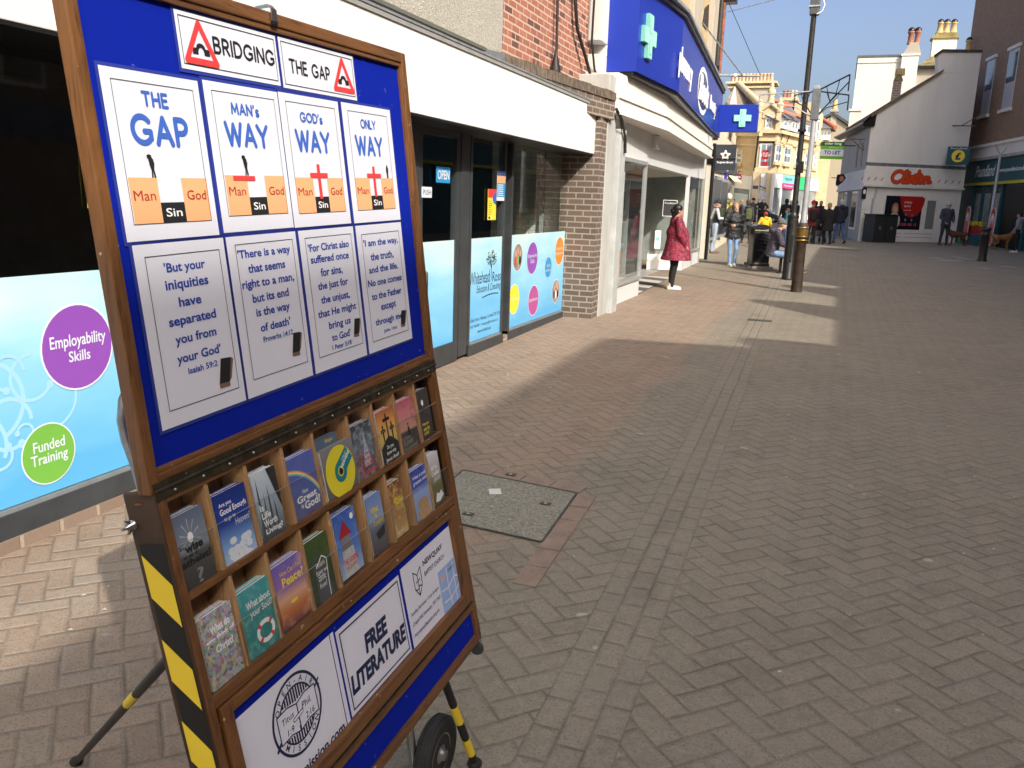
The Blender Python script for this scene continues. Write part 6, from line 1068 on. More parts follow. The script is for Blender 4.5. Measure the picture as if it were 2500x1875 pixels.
def win(fr, x0, x1, z0, z1, n=2, arch=False, par=None):
    m = MB(); m.box(x0 - .12, x1 + .12, z0 - .25, z0, 0, .18, ydress, fr); m.box(x0, x1, z0, z1, 0, .08, winw, fr)
    if arch: m.disc(fr, (x0 + x1) / 2, z1, (x1 - x0) / 2, (x1 - x0) / 2, winw, .08, 20, 0, pi, .08); m.ring(fr, (x0 + x1) / 2, z1, (x1 - x0) / 2 + .25, (x1 - x0) / 2 + .25, .25, ydress, .1, 20, 0, pi)
    else: m.box(x0 - .15, x1 + .15, z1, z1 + .35, 0, .12, ydress, fr)
    w_ = kp("window", m, par); m = MB(); d = (x1 - x0 - .15) / n
    for k in range(n):
        for q in range(2): m.rect(fr, x0 + .12 + d * k, x0 + .05 + d * (k + 1), z0 + .12 + (z1 - z0) * .5 * q, z0 + (z1 - z0) * (.5 + .5 * q) - .08, M("far_pane", (.22, .27, .33), .08, var=.3, sc=.8, spec=.9), .086)
    if arch: m.disc(fr, (x0 + x1) / 2, z1 + .05, (x1 - x0) / 2 - .12, (x1 - x0) / 2 - .15, M("far_pane", (.22, .27, .33)), .09, 16, 0, pi)
    m.build("pane", w_) if False else kp_pane(m, w_); return w_
def kp_pane(m, w_): m.build("pane", w_)
# turret gable
a0, a1 = on(FT, z3(815, 900)), on(FT, z3(1115, 900)); gp_ = on(FT, z3(990, 660)); zs_ = on(FT, z3(830, 760))[1]
m = MB(); m.prism([FT(a0[0], ZE, 0), FT(a1[0], ZE, 0), FT(a1[0], zs_, 0), FT(gp_[0] + .35, gp_[1], 0), FT(gp_[0] - .2, gp_[1], 0), FT(a0[0], zs_, 0)], -FT.z * 2.5, yst); m.box(a0[0] - .15, a0[0] + .2, ZE, zs_ + .1, 0, .2, ydress, FT); m.box(a1[0] - .2, a1[0] + .15, ZE, zs_ + .1, 0, .2, ydress, FT)
for (p, q) in (((a0[0], zs_ + .1), (gp_[0], gp_[1] + .2)), ((a1[0], zs_ + .1), (gp_[0], gp_[1] + .2))): m.tube([FT(*p, .05), FT(*q, .05)], .2, ydress, 6)
kp("gable", m)
m = MB()
for (p, h) in (((gp_[0], gp_[1] + .2), 1.6), ((a0[0], zs_), 1.0), ((a1[0], zs_), 1.0)): m.lathe(FT(*p, 0), [(.3, 0), (.22, h * .3), (.32, h * .45), (.3, h * .6), (.12, h * .75), (.16, h * .85), (.02, h)], ydress, 10)
kp("finial", m)
w0, w1, wt_, wb_ = on(FT, z3(912, 900))[0], on(FT, z3(1022, 900))[0], on(FT, z3(965, 850))[1], on(FT, z3(965, 1010))[1]; win(FT, w0, w1, wb_, wt_, 2, True)
w0, w1, wt_, wb_ = on(FT, z3(835, 1300))[0], on(FT, z3(1020, 1300))[0], on(FT, z3(930, 1230))[1], on(FT, z3(930, 1590))[1]; ww = win(FT, w0, w1, wb_, wt_, 2)
m = MB(); red_ = M("red_window_sign", (.35, .02, .025), .5, var=.05); a, b = on(FT, z3(870, 1330)), on(FT, z3(915, 1570)); m.rect(FT, a[0], a[0] + .5, b[1], a[1] - .9, red_, .1); m.rect(FT, a[0], a[0] + .5, a[1] - .7, a[1], red_, .1); m.text("TO LET", FT, inkwhite, box=(a[0] + .05, a[0] + .45, a[1] - .5, a[1] - .2), z=.105); m.build("window_sign", ww)
for (xa, xb, ya, yb) in ((1062, 1150, 1250, 1590), (1190, 1290, 1290, 1625), (1362, 1416, 1330, 1640), (1500, 1560, 1370, 1660), (1640, 1690, 1390, 1660), (1740, 1795, 1470, 1665)):
    p, q, r, s = on(FR, z3(xa, ya)), on(FR, z3(xb, ya)), on(FR, z3((xa + xb) / 2, yb)), on(FR, z3((xa + xb) / 2, ya)); win(FR, p[0], q[0], max(r[1], ZS + .8), s[1], 2)
p = on(FL, z3(500, 1300)); win(FL, .02 + max(p[0] - .2, .1), max(p[0] - .2, .1) + .9, ZS + .8, ZE - 1.6, 1)
m = MB()
for x, mt in ((1215, black), (1120, black)):
    p = on(FR, z3(x, 1300)); m.tube([FR(p[0], ZE - .1, .25), FR(p[0] - .1, ZE - .9, .08), FR(p[0] - .1, ZS, .08)], .045, black, 6)
p = on(FL, z3(770, 1300)); m.tube([FL(lenL - .25, ZE, .15), FL(lenL - .25, ZS, .15)], .08, black, 6); kp("downpipe", m)
# roofs
h7 = lambda x, y, Y: PY(*z3(x, y), Y)
bk = 90.
slf = M("far_slate", (.12, .12, .135), .7, var=.2, sc=1.5)
m = MB(); r1, r2 = h7(1130, 672, 78), h7(1610, 660, 88); m.add([FR(.5, ZE, .2), FR(lenR, ZE, .2), r2, r1, V((r1.x - 6, 92, ZE)), V((r2.x - 3, 96, ZE))], [(0, 1, 2, 3), (3, 2, 5, 4)], slf); rf = kp("roof", m)
m = MB(); m.tube([r1, r2], .22, rtile, 6); q1, q2 = h7(1030, 585, 80), h7(1260, 640, 80); m.tube([q1, q2], .2, rtile, 6); m.build("ridge_tiles", rf)
m = MB(); d1, d2, d3_, d4 = on(FR, z3(1120, 745)), on(FR, z3(1380, 730)), on(FR, z3(1480, 890)), on(FR, z3(1120, 900)); m.add([FR(d1[0], d1[1], -1.6), FR(d2[0], d2[1], -1.6), FR(d3_[0], d3_[1], .1), FR(d4[0] - .5, d4[1], .1)], [(0, 1, 2, 3)], slf); rf2 = kp("roof", m)
m = MB(); m.tube([FR(d1[0], d1[1] + .05, -1.6), FR(d2[0], d2[1] + .05, -1.6), FR(d3_[0], d3_[1] + .05, .15)], .2, rtile, 6); m.build("ridge_tiles", rf2)
for (xa, xb, ya, yb) in ((1128, 1190, 860, 1015), (1252, 1345, 880, 1055), (1420, 1545, 915, 1110)):
    p, q, r = on(FR, z3(xa, ya)), on(FR, z3(xb, ya)), on(FR, z3((xa + xb) / 2, yb)); m = MB(); m.box(p[0], q[0], r[1], p[1], -1.2, .35, winw, FR); m.prism([FR(p[0] - .2, p[1], .55), FR(q[0] + .2, p[1], .55), FR(q[0] - .2, p[1] + .5, -.4), FR(p[0] + .2, p[1] + .5, -.4)], (0, 0, .12), slf); dm = kp("dormer", m)
    m = MB(); n = 2 if q[0] - p[0] > 1 else 1; d = (q[0] - p[0]) / n
    for k in range(n): m.rect(FR, p[0] + d * k + .15, p[0] + d * (k + 1) - .12, r[1] + .25, p[1] - .2, M("far_pane", (.22, .27, .33)), .357)
    m.build("pane", dm)
# left roof with the long stack
m = MB(); A_, B_, C_, D_ = h7(300, 640, 76), h7(480, 330, 82), h7(560, 330, 82), h7(880, 660, 74); m.add([V((A_.x - 1, 75, ZE)), V((A_.x, 76, A_.z)), B_, C_, D_, FL(lenL, ZE, .2), FL(0, ZE, .2)], [(0, 1, 2, 3, 4, 5, 6)], M("stone_slate", (.23, .19, .14), .8, var=.3, sc=.8)); rf = kp("roof", m)
m = MB(); m.tube([h7(510, 335, 81.5), h7(870, 680, 73.5)], .28, ydress, 6); m.prism([h7(380, 640, 74.6), h7(480, 640, 74.6), h7(455, 370, 76)], (0, .3, 0), M("pale_gusset", (.62, .56, .42), .8, var=.1)); m.build("roof_rib", rf)
m = MB(); Yk = 82.; a, b, c, d = h7(370, 400, Yk), h7(1015, 400, Yk), h7(690, 660, Yk), h7(690, 335, Yk); e_ = h7(600, 330, Yk); m.box(a.x + .6, b.x - .3, Yk, Yk + 2, c.z - 2, h7(700, 400, Yk).z, gstone); m.box(a.x - .1, b.x + .1, Yk - .2, Yk + 2.2, h7(700, 400, Yk).z, h7(700, 375, Yk).z, ydress); m.box(a.x + .1, b.x - .1, Yk, Yk + 2, h7(700, 375, Yk).z, d.z, gstone); m.box(a.x - .3, b.x + .4, Yk - .4, Yk + 2.4, d.z, d.z + .18, ydress); st_ = kp("chimney", m, None, "long stone chimney stack with a row of buff pots")
for k in range(12):
    m = MB(); x = h7(412 + k * 53, 320, Yk).x; o = V((x, Yk + .4, d.z + .18)); m.lathe(o, [(.17, 0), (.14, .6), (.175, .63), (.175, .72), (.13, .74)], M("pot_pale", (.58, .45, .3), .7, var=.12) if k % 2 else M("pot_rose", (.5, .34, .25), .7, var=.12), 10); m.build("chimney_pot", st_)
Yk = 92.; m = MB(); a, b = h7(1140, 600, Yk), h7(1390, 600, Yk); z1, z2 = h7(1260, 545, Yk).z, h7(1260, 590, Yk).z; m.box(a.x + .2, b.x - .2, Yk, Yk + 1.5, z2 - 5, z2, gstone); m.box(a.x - .1, b.x + .1, Yk - .3, Yk + 1.8, z2, z1, ydress); st_ = kp("chimney", m)
for k, x in enumerate((1188, 1246, 1302, 1356)):
    m = MB(); o = h7(x, 545, Yk); m.lathe((o.x, Yk + .8, z1), [(.19, 0), (.15, .7), (.18, .74), (.13, .8)], potr if k < 2 else M("pot_pale", (.58, .45, .3)), 10); m.build("chimney_pot", st_)
# second gable and corner bay at the right end
p0, p1, pk = on(FR, z3(1610, 1100)), on(FR, z3(1735, 1100)), on(FR, z3(1675, 605)); zz_ = on(FR, z3(1610, 760))[1]
m = MB(); m.prism([FR(p0[0], ZE, .1), FR(p1[0], ZE, .1), FR(p1[0], zz_, .1), FR(pk[0], pk[1], .1), FR(p0[0], zz_, .1)], -FR.z * 2, yst); kp("gable", m)
wa = on(FR, z3(1675, 1000)); win(FR.at(0, 0, .1), wa[0] - .35, wa[0] + .35, wa[1] - 1.2, wa[1] + .6, 1, True)
bx0, bx1 = PY(*z3(1745, 1100), 83).x, PY(*z3(1885, 1100), 83).x; zt_ = PY(*z3(1800, 1015), 83).z; zb3 = PY(*z3(1800, 1180), 83).z
m = MB(); m.box(bx0, bx1, 82.6, 86, zb3, zt_, winw); by = kp("bay", m); m = MB(); F3 = Fr((bx0, 82.6, 0), (1, 0, 0)); wd_ = (bx1 - bx0)
for k in range(3): m.rect(F3, wd_ * (k + .12) / 3, wd_ * (k + .88) / 3, zb3 + .4, zt_ - .3, M("far_pane", (.22, .27, .33)), .01)
m.build("pane", by)
m = MB(); pk3 = PY(*z3(1725, 850), 84.5); m.add([(bx0 - .3, 82.3, zt_), (bx1 + .4, 82.3, zt_), (bx1 + .4, 86, zt_), (bx0 - .3, 86, zt_), (pk3.x, 84.5, pk3.z)], [(0, 1, 4), (1, 2, 4), (2, 3, 4), (3, 0, 4)], slf); rf3 = kp("roof", m); m = MB(); m.tube([(pk3.x, 84.4, pk3.z + .05), (bx1 + .4, 82.3, zt_ + .05)], .18, rtile, 6); m.build("ridge_tiles", rf3)
m = MB(); m.box(bx0, bx1 + .2, 82.9, 86, gk, zb3 - .01, yst); kp("bay_wall", m)
# shop fronts
q4 = lambda fr, x, y: on(fr, z4(x, y))
sfw = M("shopfront_white", (.74, .73, .69), .5, var=.05); sfg = M("shopfront_glass", (.16, .2, .22), .08, var=.5, sc=.6, spec=.9)
def front(fr, x0, x1, mt_sign, label, zs0=2.7, gl=True, extra=None):
    m = MB(); m.box(x0, x1, gk - .2, gk + .6, 0, .14, sfw, fr); m.box(x0, x1, gk + zs0, ZS - .12, 0, .22, mt_sign, fr); m.box(x0, x0 + .18, gk - .2, gk + zs0, 0, .2, sfw, fr); m.box(x1 - .18, x1, gk - .2, gk + zs0, 0, .2, sfw, fr); o = kp("shop_front", m, None, label)
    m = MB(); m.rect(fr, x0 + .18, x1 - .18, gk + .6, gk + zs0, sfg if gl else sfw, .1); m.build("pane", o)
    if extra: m = MB(); extra(m); m.build("lettering", o)
a, b = q4(FL, 355, 300)[0], q4(FL, 600, 300)[0]
costa = M("maroon_disc", (.2, .015, .03), .4, var=.03)
front(FL, .1, lenL - .3, sfw, "white coffee shop front with a round maroon sign", 2.7, True, lambda m: (m.rect(FL, .6, lenL - .8, gk + .7, gk + 2.3, M("pale_blind", (.5, .6, .62), .4, var=.1), .12)))
m = MB(); o = PY(*z4(422, 170), 71.5); f = Fr(o, (1, 0, 0)); m.disc(f, 0, 0, .31, .3, costa, .06, 28, 0, 2 * pi, .12); m.text("COSTA", f, inkwhite, box=(-.23, .23, -.05, .08), z=.065, bold=.03); m.poly([(-.25, -.28), (.4, -.32), (.42, -.42), (-.1, -.4)], costa, f, .03); m.tube([f(0, .3, 0), f(0, .5, 0), f(0, .5, -3)], .03, black, 6); m.build("round_sign", label="round maroon coffee shop sign hanging on the golden stone corner building", cat="sign")
front(FT, .1, lenT - .1, sfw, "white corner shop front between stone pilasters", 2.6, False)
m = MB()
for x in (-.1, lenT - .5): m.box(x, x + .6, gk, ZS, .15, .45, ydress, FT)
kp("pilaster", m)
tq = M("turquoise_sign", (.2, .55, .55), .5, var=.03); mg = M("magenta_sign", (.62, .05, .2), .5, var=.03); gn = M("green_sign", (.02, .42, .16), .5, var=.03); og = M("orange_sign_panel", (.8, .22, .03), .5, var=.03)
s0, s1, s2, s3, s4, s5 = [q4(FR, x, 250)[0] for x in (845, 950, 1100, 1255, 1440, 1520)]
front(FR, s0, s1 - .05, sfw, "plain white shop front", 2.7, True); front(FR, s1, s2, tq, "narrow shop front under a turquoise and magenta sign", 2.7, True, lambda m: (m.box(s1, s2, gk + 2.7, gk + 3.12, .1, .26, mg, FR), m.text("Vapour", FR, inknavy, box=(s1 + .4, s2 - .5, gk + 3.25, gk + 3.65), z=.23), m.text("Newquay", FR, inkwhite, box=(s1 + .4, s2 - .4, gk + 2.82, gk + 3.0), z=.265)))
front(FR, s2 + .05, s3, gn, "shop front under a green, white and orange striped sign", 2.7, True); front(FR, s3 + .02, s4, sfw, "shop front with a white sign panel", 2.7, True, lambda m: m.text("licensed", FR, M("sign_grey", (.4, .4, .4)), box=(s3 + .4, s4 - .4, gk + 3.0, gk + 3.25), z=.23)); front(FR, s4 + .02, s5, og, "shop front under an orange sign panel", 2.7, True)
# buildings closing the gaps further off
m = MB(); m.box(-20, KL.x - .6, 70, 84, gk - .3, 9, cream); fb_ = m.build("far_terrace", label="cream terrace left of the golden corner building, mostly hidden by the pharmacy signs", cat="building")
m = MB(); m.box(bx1 + .25, 12, 100, 110, .5, 5.5, tan_); m.build("far_terrace", label="low tan terrace far beyond the card shop", cat="building")
# ================================================================== STREET FURNITURE
gold = M("worn_gold", (.42, .27, .07), .4, .8, var=.35, sc=25.); ironb = M("cast_iron_black", (.012, .012, .013), .4, var=.5, sc=14., tint=(.028, .026, .024), bump=.15, bsc=60.)
lampw = M("lamp_grey_pole", (.42, .44, .46), .45, .4, var=.12, sc=8.)
rusty = M("rusty_iron_base", (.016, .014, .012), .6, var=.6, sc=7., tint=(.065, .038, .024), bump=.3, bsc=50.)
b = G(*z4(1045, 1465)); X0, Y0 = b.x, b.y; z0 = b.z
lp = thing("lamp_post", (X0, Y0, z0), "tall slim black lamp post with a grey box near its top", "lamp post")
m = MB(); m.lathe((X0, Y0, z0), [(.135, 0), (.135, .04), (.122, .06), (.118, 1.32), (.105, 1.4), (.066, 1.47), (.06, 1.5), (.056, 5.4), (.047, 8.5)], ironb, 20); m.build("post", lp)
m = MB(); m.lathe((X0, Y0, z0 + 1.36), [(.121, 0), (.126, .03), (.118, .07)], ironb, 20); m.box(X0 - .05, X0 + .05, Y0 - .126, Y0 - .11, z0 + .4, z0 + 1.0, ironb); m.build("door_panel", lp)
tp = PY(*zs(1440, 60), Y0); m = MB(); m.bbox(X0 - .09, X0 + .1, Y0 - .1, Y0 + .1, tp.z - .2, tp.z + .12, M("grey_control_box", (.09, .095, .1), .5, .2), c=.02); m.box(X0 - .1, X0 + .1, Y0 - .12, Y0 + .1, tp.z + .13, tp.z + .16, galv); m.box(X0 - .11, X0 + .11, Y0 - .12, Y0 + .1, tp.z - .05, tp.z - .02, galv); m.build("control_box", lp)
m = MB(); m.tube([(X0 + .08, Y0 - .1, tp.z + .12), (X0 + .16, Y0 - .1, tp.z + .1), (X0 + .2, Y0 - .1, tp.z - .02), (X0 + .17, Y0 - .1, tp.z - .14), (X0 + .06, Y0 - .1, tp.z - .2)], .011, inkwhite, 6); m.build("white_cable", lp)
m = MB(); m.tube([(X0, Y0 - .085, z0 + 3.2), (X0, Y0 - .085, z0 + 3.25)], .09, black, 8); w = PY(*z3(1440, 1500), Y0); m.lathe((X0, Y0, w.z - .1), [(.058, 0), (.07, .02), (.07, .06), (.058, .08)], galv, 12); m.box(X0 - .02, X0 + .11, Y0 - .1, Y0 - .07, w.z - .25, w.z, black); m.build("clamp", lp)
b = G(*z4(1160, 1620)); X1, Y1 = b.x, b.y; z1 = b.z
gp2 = thing("bracket_pole", (X1, Y1, z1), "pale grey pole with scrolled brackets on a rusty black and gold iron base", "pole")
zt = PY(*z4(1235, 760), Y1).z
m = MB(); m.lathe((X1, Y1, z1), [(.112, 0), (.108, .05), (.1, .4), (.096, zt - .32 - z1), (.112, zt - .3 - z1), (.112, zt - .04 - z1), (.09, zt - z1), (.06, zt + .03 - z1)], rusty, 22); m.build("iron_base", gp2)
m = MB()
for z in (zt - .31, zt - .24, zt - .07): m.lathe((X1, Y1, z), [(.111, -.01), (.12, 0), (.111, .014)], gold, 22)
m.lathe((X1, Y1, zt - .23), [(.114, 0), (.117, .02), (.114, .12), (.116, .14)], M("gold_lattice", (.2, .13, .04), .5, .7, var=.8, sc=45.), 22); m.build("gold_band", gp2)
ztop = PY(*z3(1650, 360), Y1).z
m = MB(); m.lathe((X1, Y1, zt), [(.068, -.02), (.074, .04), (.062, .1), (.057, .3), (.05, ztop - zt - .55)], lampw, 16); m.build("pole", gp2)
m = MB(); m.bbox(X1 - .075, X1 + .075, Y1 - .07, Y1 + .07, ztop - .62, ztop - .06, M("weathered_zinc", (.16, .17, .18), .55, .4, var=.3), c=.01); m.box(X1 - .05, X1 + .05, Y1 - .05, Y1 + .05, ztop - .06, ztop, galv); m.build("pole_head", gp2)
def arm(dx, dy, L, h, mt, nm):
    d = V((dx, dy, 0)).normalized(); o = V((X1, Y1, ztop - .1)); m = MB(); e = o + d * L + V((0, 0, h))
    m.tube([o, e], .014, mt, 6); m.tube([e, e - V((0, 0, .28))], .014, mt, 6); m.tube([o - V((0, 0, .5)), o + d * L * .35 - V((0, 0, .28)), e - V((0, 0, .12))], .011, mt, 6)
    m.tube([o + d * L * .3 + V((0, 0, h * .3)), o + d * L * .45 - V((0, 0, .2)), o + d * L * .62 - V((0, 0, .1)), o + d * L * .7 + V((0, 0, h * .7))], .008, mt, 5); m.build("bracket_arm", gp2)
arm(-1, -.05, 1.02, -.06, galv, 0); arm(.75, -.6, .7, .22, black, 0); arm(.8, .7, .75, -.02, black, 0); arm(-.6, .8, .7, .0, black, 0)
# litter bin on a slab
b = G(*z4(640, 1320)); f = Fr(b + V((0, .3, 0)), (.93, .36, 0)); bt = .98
lb = thing("litter_bin", f(0, 0), "tall black litter bin with gold bands and a domed lid on a stone slab", "litter bin")
binb = M("bin_black", (.016, .017, .018), .3, var=.15, coat=.3)
m = MB(); m.bbox(-.32, .32, 0, .05, -.38, .38, M("slab_stone", (.24, .22, .19), .85, bump=.3), f, c=.01); m.build("slab", lb)
m = MB(); m.bbox(-.25, .25, .052, .12, -.29, .29, binb, f, c=.01); m.bbox(-.2, .2, .12, .98, -.24, .24, binb, f, c=.025); m.bbox(-.175, .175, .18, .9, .235, .246, M("bin_panel", (.006, .006, .007), .18, var=0), f, c=.004); m.build("body", lb)
m = MB(); P = [(-.27, 1.14), (-.27, 1.17), (-.2, 1.225), (-.1, 1.255), (0, 1.265), (.1, 1.255), (.2, 1.225), (.27, 1.17), (.27, 1.14)]; m.prism([f(a * .84, c - .15, -.26) for a, c in P], f.z * .52, binb); m.build("lid", lb)
m = MB(); m.box(-.205, -.01, .945, .957, .235, .25, gold, f); m.box(.015, .205, .94, .952, .235, .25, gold, f); m.box(-.2, .2, .125, .133, .236, .244, gold, f); m.build("gold_band", lb)
# bench: curved iron end frames with slatted seat, seen from behind its left end
b = G(*z4(910, 1390)); bo = V((b.x + .12, b.y + .2, b.z)); BF = Fr(bo, (.96, .28, 0), (0, 0, 1)); BF.z = V((.28, -.96, 0)).normalized()
bn = thing("street_bench", bo, "black metal bench with curved end frames and slatted seat beside the litter bin", "bench")
for zz_ in (0., -1.45):
    m = MB(); c = [BF(-.28 + .02 * 0, .98, zz_), BF(-.33, .85, zz_), BF(-.3, .62, zz_), BF(-.2, .47, zz_), BF(-.02, .405, zz_), BF(.3, .42, zz_), BF(.42, .52, zz_), BF(.4, .66, zz_), BF(.2, .68, zz_), BF(-.24, .7, zz_)]; m.tube(c, .028, black, 8); m.ball(c[0], .05, black); m.build("end_frame", bn)
    m = MB(); m.tube([BF(-.06, 0, zz_), BF(-.06, .42, zz_)], .035, black, 10); m.lathe(BF(-.06, 0, zz_), [(.09, 0), (.09, .02), (.04, .03)], black, 10); m.build("leg", bn)
m = MB()
for k in range(6): m.bbox(-.12 + .085 * k, -.055 + .085 * k, .41, .435, -1.45, 0, black, BF, c=.005)
m.build("seat", bn); m = MB()
for k in range(5): m.prism([BF(-.2 - .03 * k, .5 + .09 * k, 0), BF(-.215 - .03 * k, .56 + .09 * k, 0), BF(-.195 - .03 * k, .565 + .09 * k, 0), BF(-.18 - .03 * k, .505 + .09 * k, 0)], -BF.z * 1.45, black)
m.build("backrest", bn)
# bollard on the right
def bollard(px, label, h=1.05):
    b = G(*px); m = MB(); m.lathe(b, [(.155, 0), (.15, .03), (.125, .1), (.12, h * .74), (.14, h * .76), (.14, h * .8), (.12, h * .82), (.12, h * .9), (.145, h * .92), (.14, h * .97), (.08, h), (.01, h)], ironb, 18); return m.build("bollard", label=label, cat="bollard", origin=b)
bollard(z6b(1735, 1188), "black cast iron bollard with a collared head in front of the discount store", 1.06)
# grey lamp column in front of the discount store
b = G(*z6b(1790, 1030)); m = MB(); m.lathe(b, [(.1, 0), (.09, 1.2), (.065, 1.3), (.055, 3.7)], lampw, 12); t_ = thing("lamp_column", b, "plain grey lamp column standing before the teal store fascia", "lamp post"); m.build("column", t_)
tz = PY(*z5(1870, 1400), b.y).z; m = MB(); m.tube([b + V((0, 0, tz)), b + V((-.06, 0, tz + .5)), b + V((-.22, 0, tz + .75))], .03, lampw, 6) if False else m.tube([b + V((-.2, 0, 4.05)), b + V((-.14, 0, 3.9)), b + V((0, 0, 3.7)), b + V((.14, 0, 3.9)), b + V((.2, 0, 4.05))], .03, lampw, 8); m.build("cap", t_)
m = MB(); m.bbox(b.x - .09, b.x + .09, b.y - .13, b.y - .05, b.z + 1.0, b.z + 1.25, M("notice_grey", (.4, .4, .38), .5), c=.005); m.build("access_plate", t_)
# daffodil stand with two shaped boards
bx = PF(3.0, zg(40), .55); fs = thing("flower_stand", bx, "flower display with red pots of yellow daffodils beside the store window", "flower stand")
SFm = Fr(bx, PF.x); redp = M("red_pot", (.4, .02, .02), .5, var=.1); daf = M("daffodil", (.75, .6, .02), .6, var=.15); lfg = M("daffodil_leaf", (.06, .14, .02), .7, var=.3)
m = MB(); m.box(-.75, .85, 0, .5, -.2, .2, M("stand_teal", (.02, .1, .12), .6), SFm); m.build("table", fs)
random.seed(12)
for k in range(6):
    x = -.6 + k * .25; m = MB(); m.lathe(SFm(x, .5, .05), [(.08, 0), (.11, .3)], redp, 10); m.build("pot", fs); m = MB()
    for q in range(26):
        o = SFm(x + random.gauss(0, .07), .84 + random.random() * .16, .05 + random.gauss(0, .06)); r = .045; g_ = Fr(o, (random.uniform(-1, 1), random.uniform(-1, 1), random.uniform(-.3, .3)), (random.uniform(-.4, .4), random.uniform(-.4, .4), 1)); m.add([g_(-r, 0), g_(0, -r), g_(r, 0), g_(0, r), g_(0, 0, .02)], [(0, 1, 4), (1, 2, 4), (2, 3, 4), (3, 0, 4)], daf if q % 5 else lfg)
    m.build("daffodils", fs)
for (px, nm) in (((1575, 760), "left"), ((1858, 770), "right")):
    w = HIT(*z6b(*px), (PF(0, 0, .8).x, PF(0, 0, .8).y), (PF(5, 0, .8).x, PF(5, 0, .8).y)); g = zg(w.y); o = V((w.x, w.y, g)); f = Fr(o, PF.x); m = MB()
    m.prism([f(.27 * cos(a), 1.35 + .27 * sin(a), 0) if sin(a) > 0 else f(.27 * cos(a), .12 if sin(a) < -.1 else 1.2, 0) for a in [i * pi / 10 for i in range(20)]], f.z * .03, M("board_pale_pink", (.6, .45, .45), .5)); m.disc(f, 0, 1.34, .22, .24, redp, .034, 20); m.poly([(-.2, .2), (.2, .2), (.22, 1.1), (-.22, 1.1)], M("board_white_red", (.55, .1, .1), .5, var=.5, sc=6.), f, .034); m.strokes([[(-.1, 1.0), (-.08, 1.35), (0, 1.15), (.08, 1.35), (.1, 1.0)]], f, .03, inkwhite, .038)
    m.build("shaped_board", label="tall round topped red and white board %s of the daffodil stand" % nm, cat="sign board")
m = MB(); gb = SFm(-1.05, 0, .25); m.lathe(gb, [(.1, 0), (.12, .35), (.08, .4)], M("green_bag", (.05, .22, .1), .4, var=.3), 8); m.build("green_bucket", label="small green bucket standing left of the daffodil stand", cat="bucket")
# TO LET board
w = PY(*z3(1915, 1335), 41.5); f = Fr(w, (.97, .24, 0)); tl = PY(*z3(1760, 1200), 41.5); br = PY(*z3(2080, 1465), 41.5); hw, hh = (br.x - tl.x) / 2 / .97, (tl.z - br.z) / 2
m = MB(); m.box(-hw, hw, -hh, hh, -.04, 0, paper, f); m.box(-hw, hw, hh * .52, hh, -.045, .004, M("agent_dark_green", (.01, .11, .04), .5, var=0), f); lg = M("agent_light_green", (.16, .45, .02), .5, var=0); m.box(-hw, hw, hh * .12, hh * .515, -.045, .004, lg, f); m.box(-hw, hw, -hh, -hh * .66, -.045, .004, lg, f)
m.text("alder king", f, inkwhite, box=(-hw * .7, hw * .75, hh * .58, hh * .93), z=.006, bold=.03); m.text("TO LET", f, inknavy, box=(-hw * .68, hw * .72, -hh * .45, -hh * .02), z=.003, bold=.03); m.text("alderking.com", f, inkwhite, box=(-hw * .3, hw * .9, hh * .22, hh * .4), z=.006)
m.tube([f(hw + .5, hh * .6, -.1), f(-hw, hh * .6, -.05)], .025, black, 6); m.build("to_let_board", label="green and white TO LET board fixed to the side wall of the card shop", cat="sign")
# direction sign and overhead wires
b = G(*z4(680, 600)); b = V((PY(*z4(680, 500), 62).x, 62, zg(62))); fp = thing("finger_post", b, "slim grey signpost with a dark blue finger and a round sign before the corner building", "signpost"); m = MB(); m.tube([b, b + V((0, 0, 3.2))], .05, lampw, 8); m.build("post", fp)
w = PY(*z4(690, 300), 62); m = MB(); m.box(w.x - .42, w.x - .05, 61.9, 61.96, w.z - .1, w.z + .12, inknavy); m.prism([(w.x, 61.95, w.z + .16), (w.x + .45, 61.95, w.z - .02), (w.x + .45, 61.95, w.z - .08), (w.x, 61.95, w.z + .08)], (0, .05, 0), black); m.build("sign_arm", fp)
w = PY(*z4(725, 400), 62); m = MB(); m.box(w.x - .22, w.x + .32, 61.9, 61.96, w.z - .25, w.z + .2, M("sign_back_grey", (.5, .5, .52), .5, .2)); m.build("sign_plate", fp)
m = MB(); a, b = V((-3.4, 24.9, 6.75)), V((26, 30, 17)); m.tube([a.lerp(b, t) - V((0, 0, .9 * sin(pi * t))) for t in [i / 12 for i in range(13)]], .012, M("wire_grey", (.2, .2, .22), .6), 4); m.build("overhead_wire", label="thin grey wire sagging across the sky from the stone wall", cat="wire")
# iron ground cover in the street
b = G(*z6b(200, 1050)); m = MB(); m.lathe(b + V((0, 0, .002)), [(.75, 0), (.75, .003)], M("asphalt_patch", (.17, .145, .12), .85, var=.2), 24); m.build("road_patch", label="dark round patch in the paving before the card shop", cat="patch")
random.seed(8)
for k, (x, y) in enumerate(((1225, 1152), (1370, 1182), (1475, 1142), (1580, 1165), (1760, 1268), (2040, 1252))):
    b = G(*z6b(x, y)); r = random.uniform(.18, .4); m = MB(); m.add([(b.x + r * (1 + .2 * sin(7 * a)) * cos(a), b.y + r * 1.3 * sin(a), b.z + .005) for a in [i * pi / 6 for i in range(12)]], [tuple(range(12))], M("pale_patch_tone", (.34, .3, .26), .85, var=.15)); m.build("pale_patch", label="pale irregular patch on the paving near the bollard", cat="patch", group="pale patches by the bollard")  # flat irregular shapes in a paler tone, laid just over the blocks
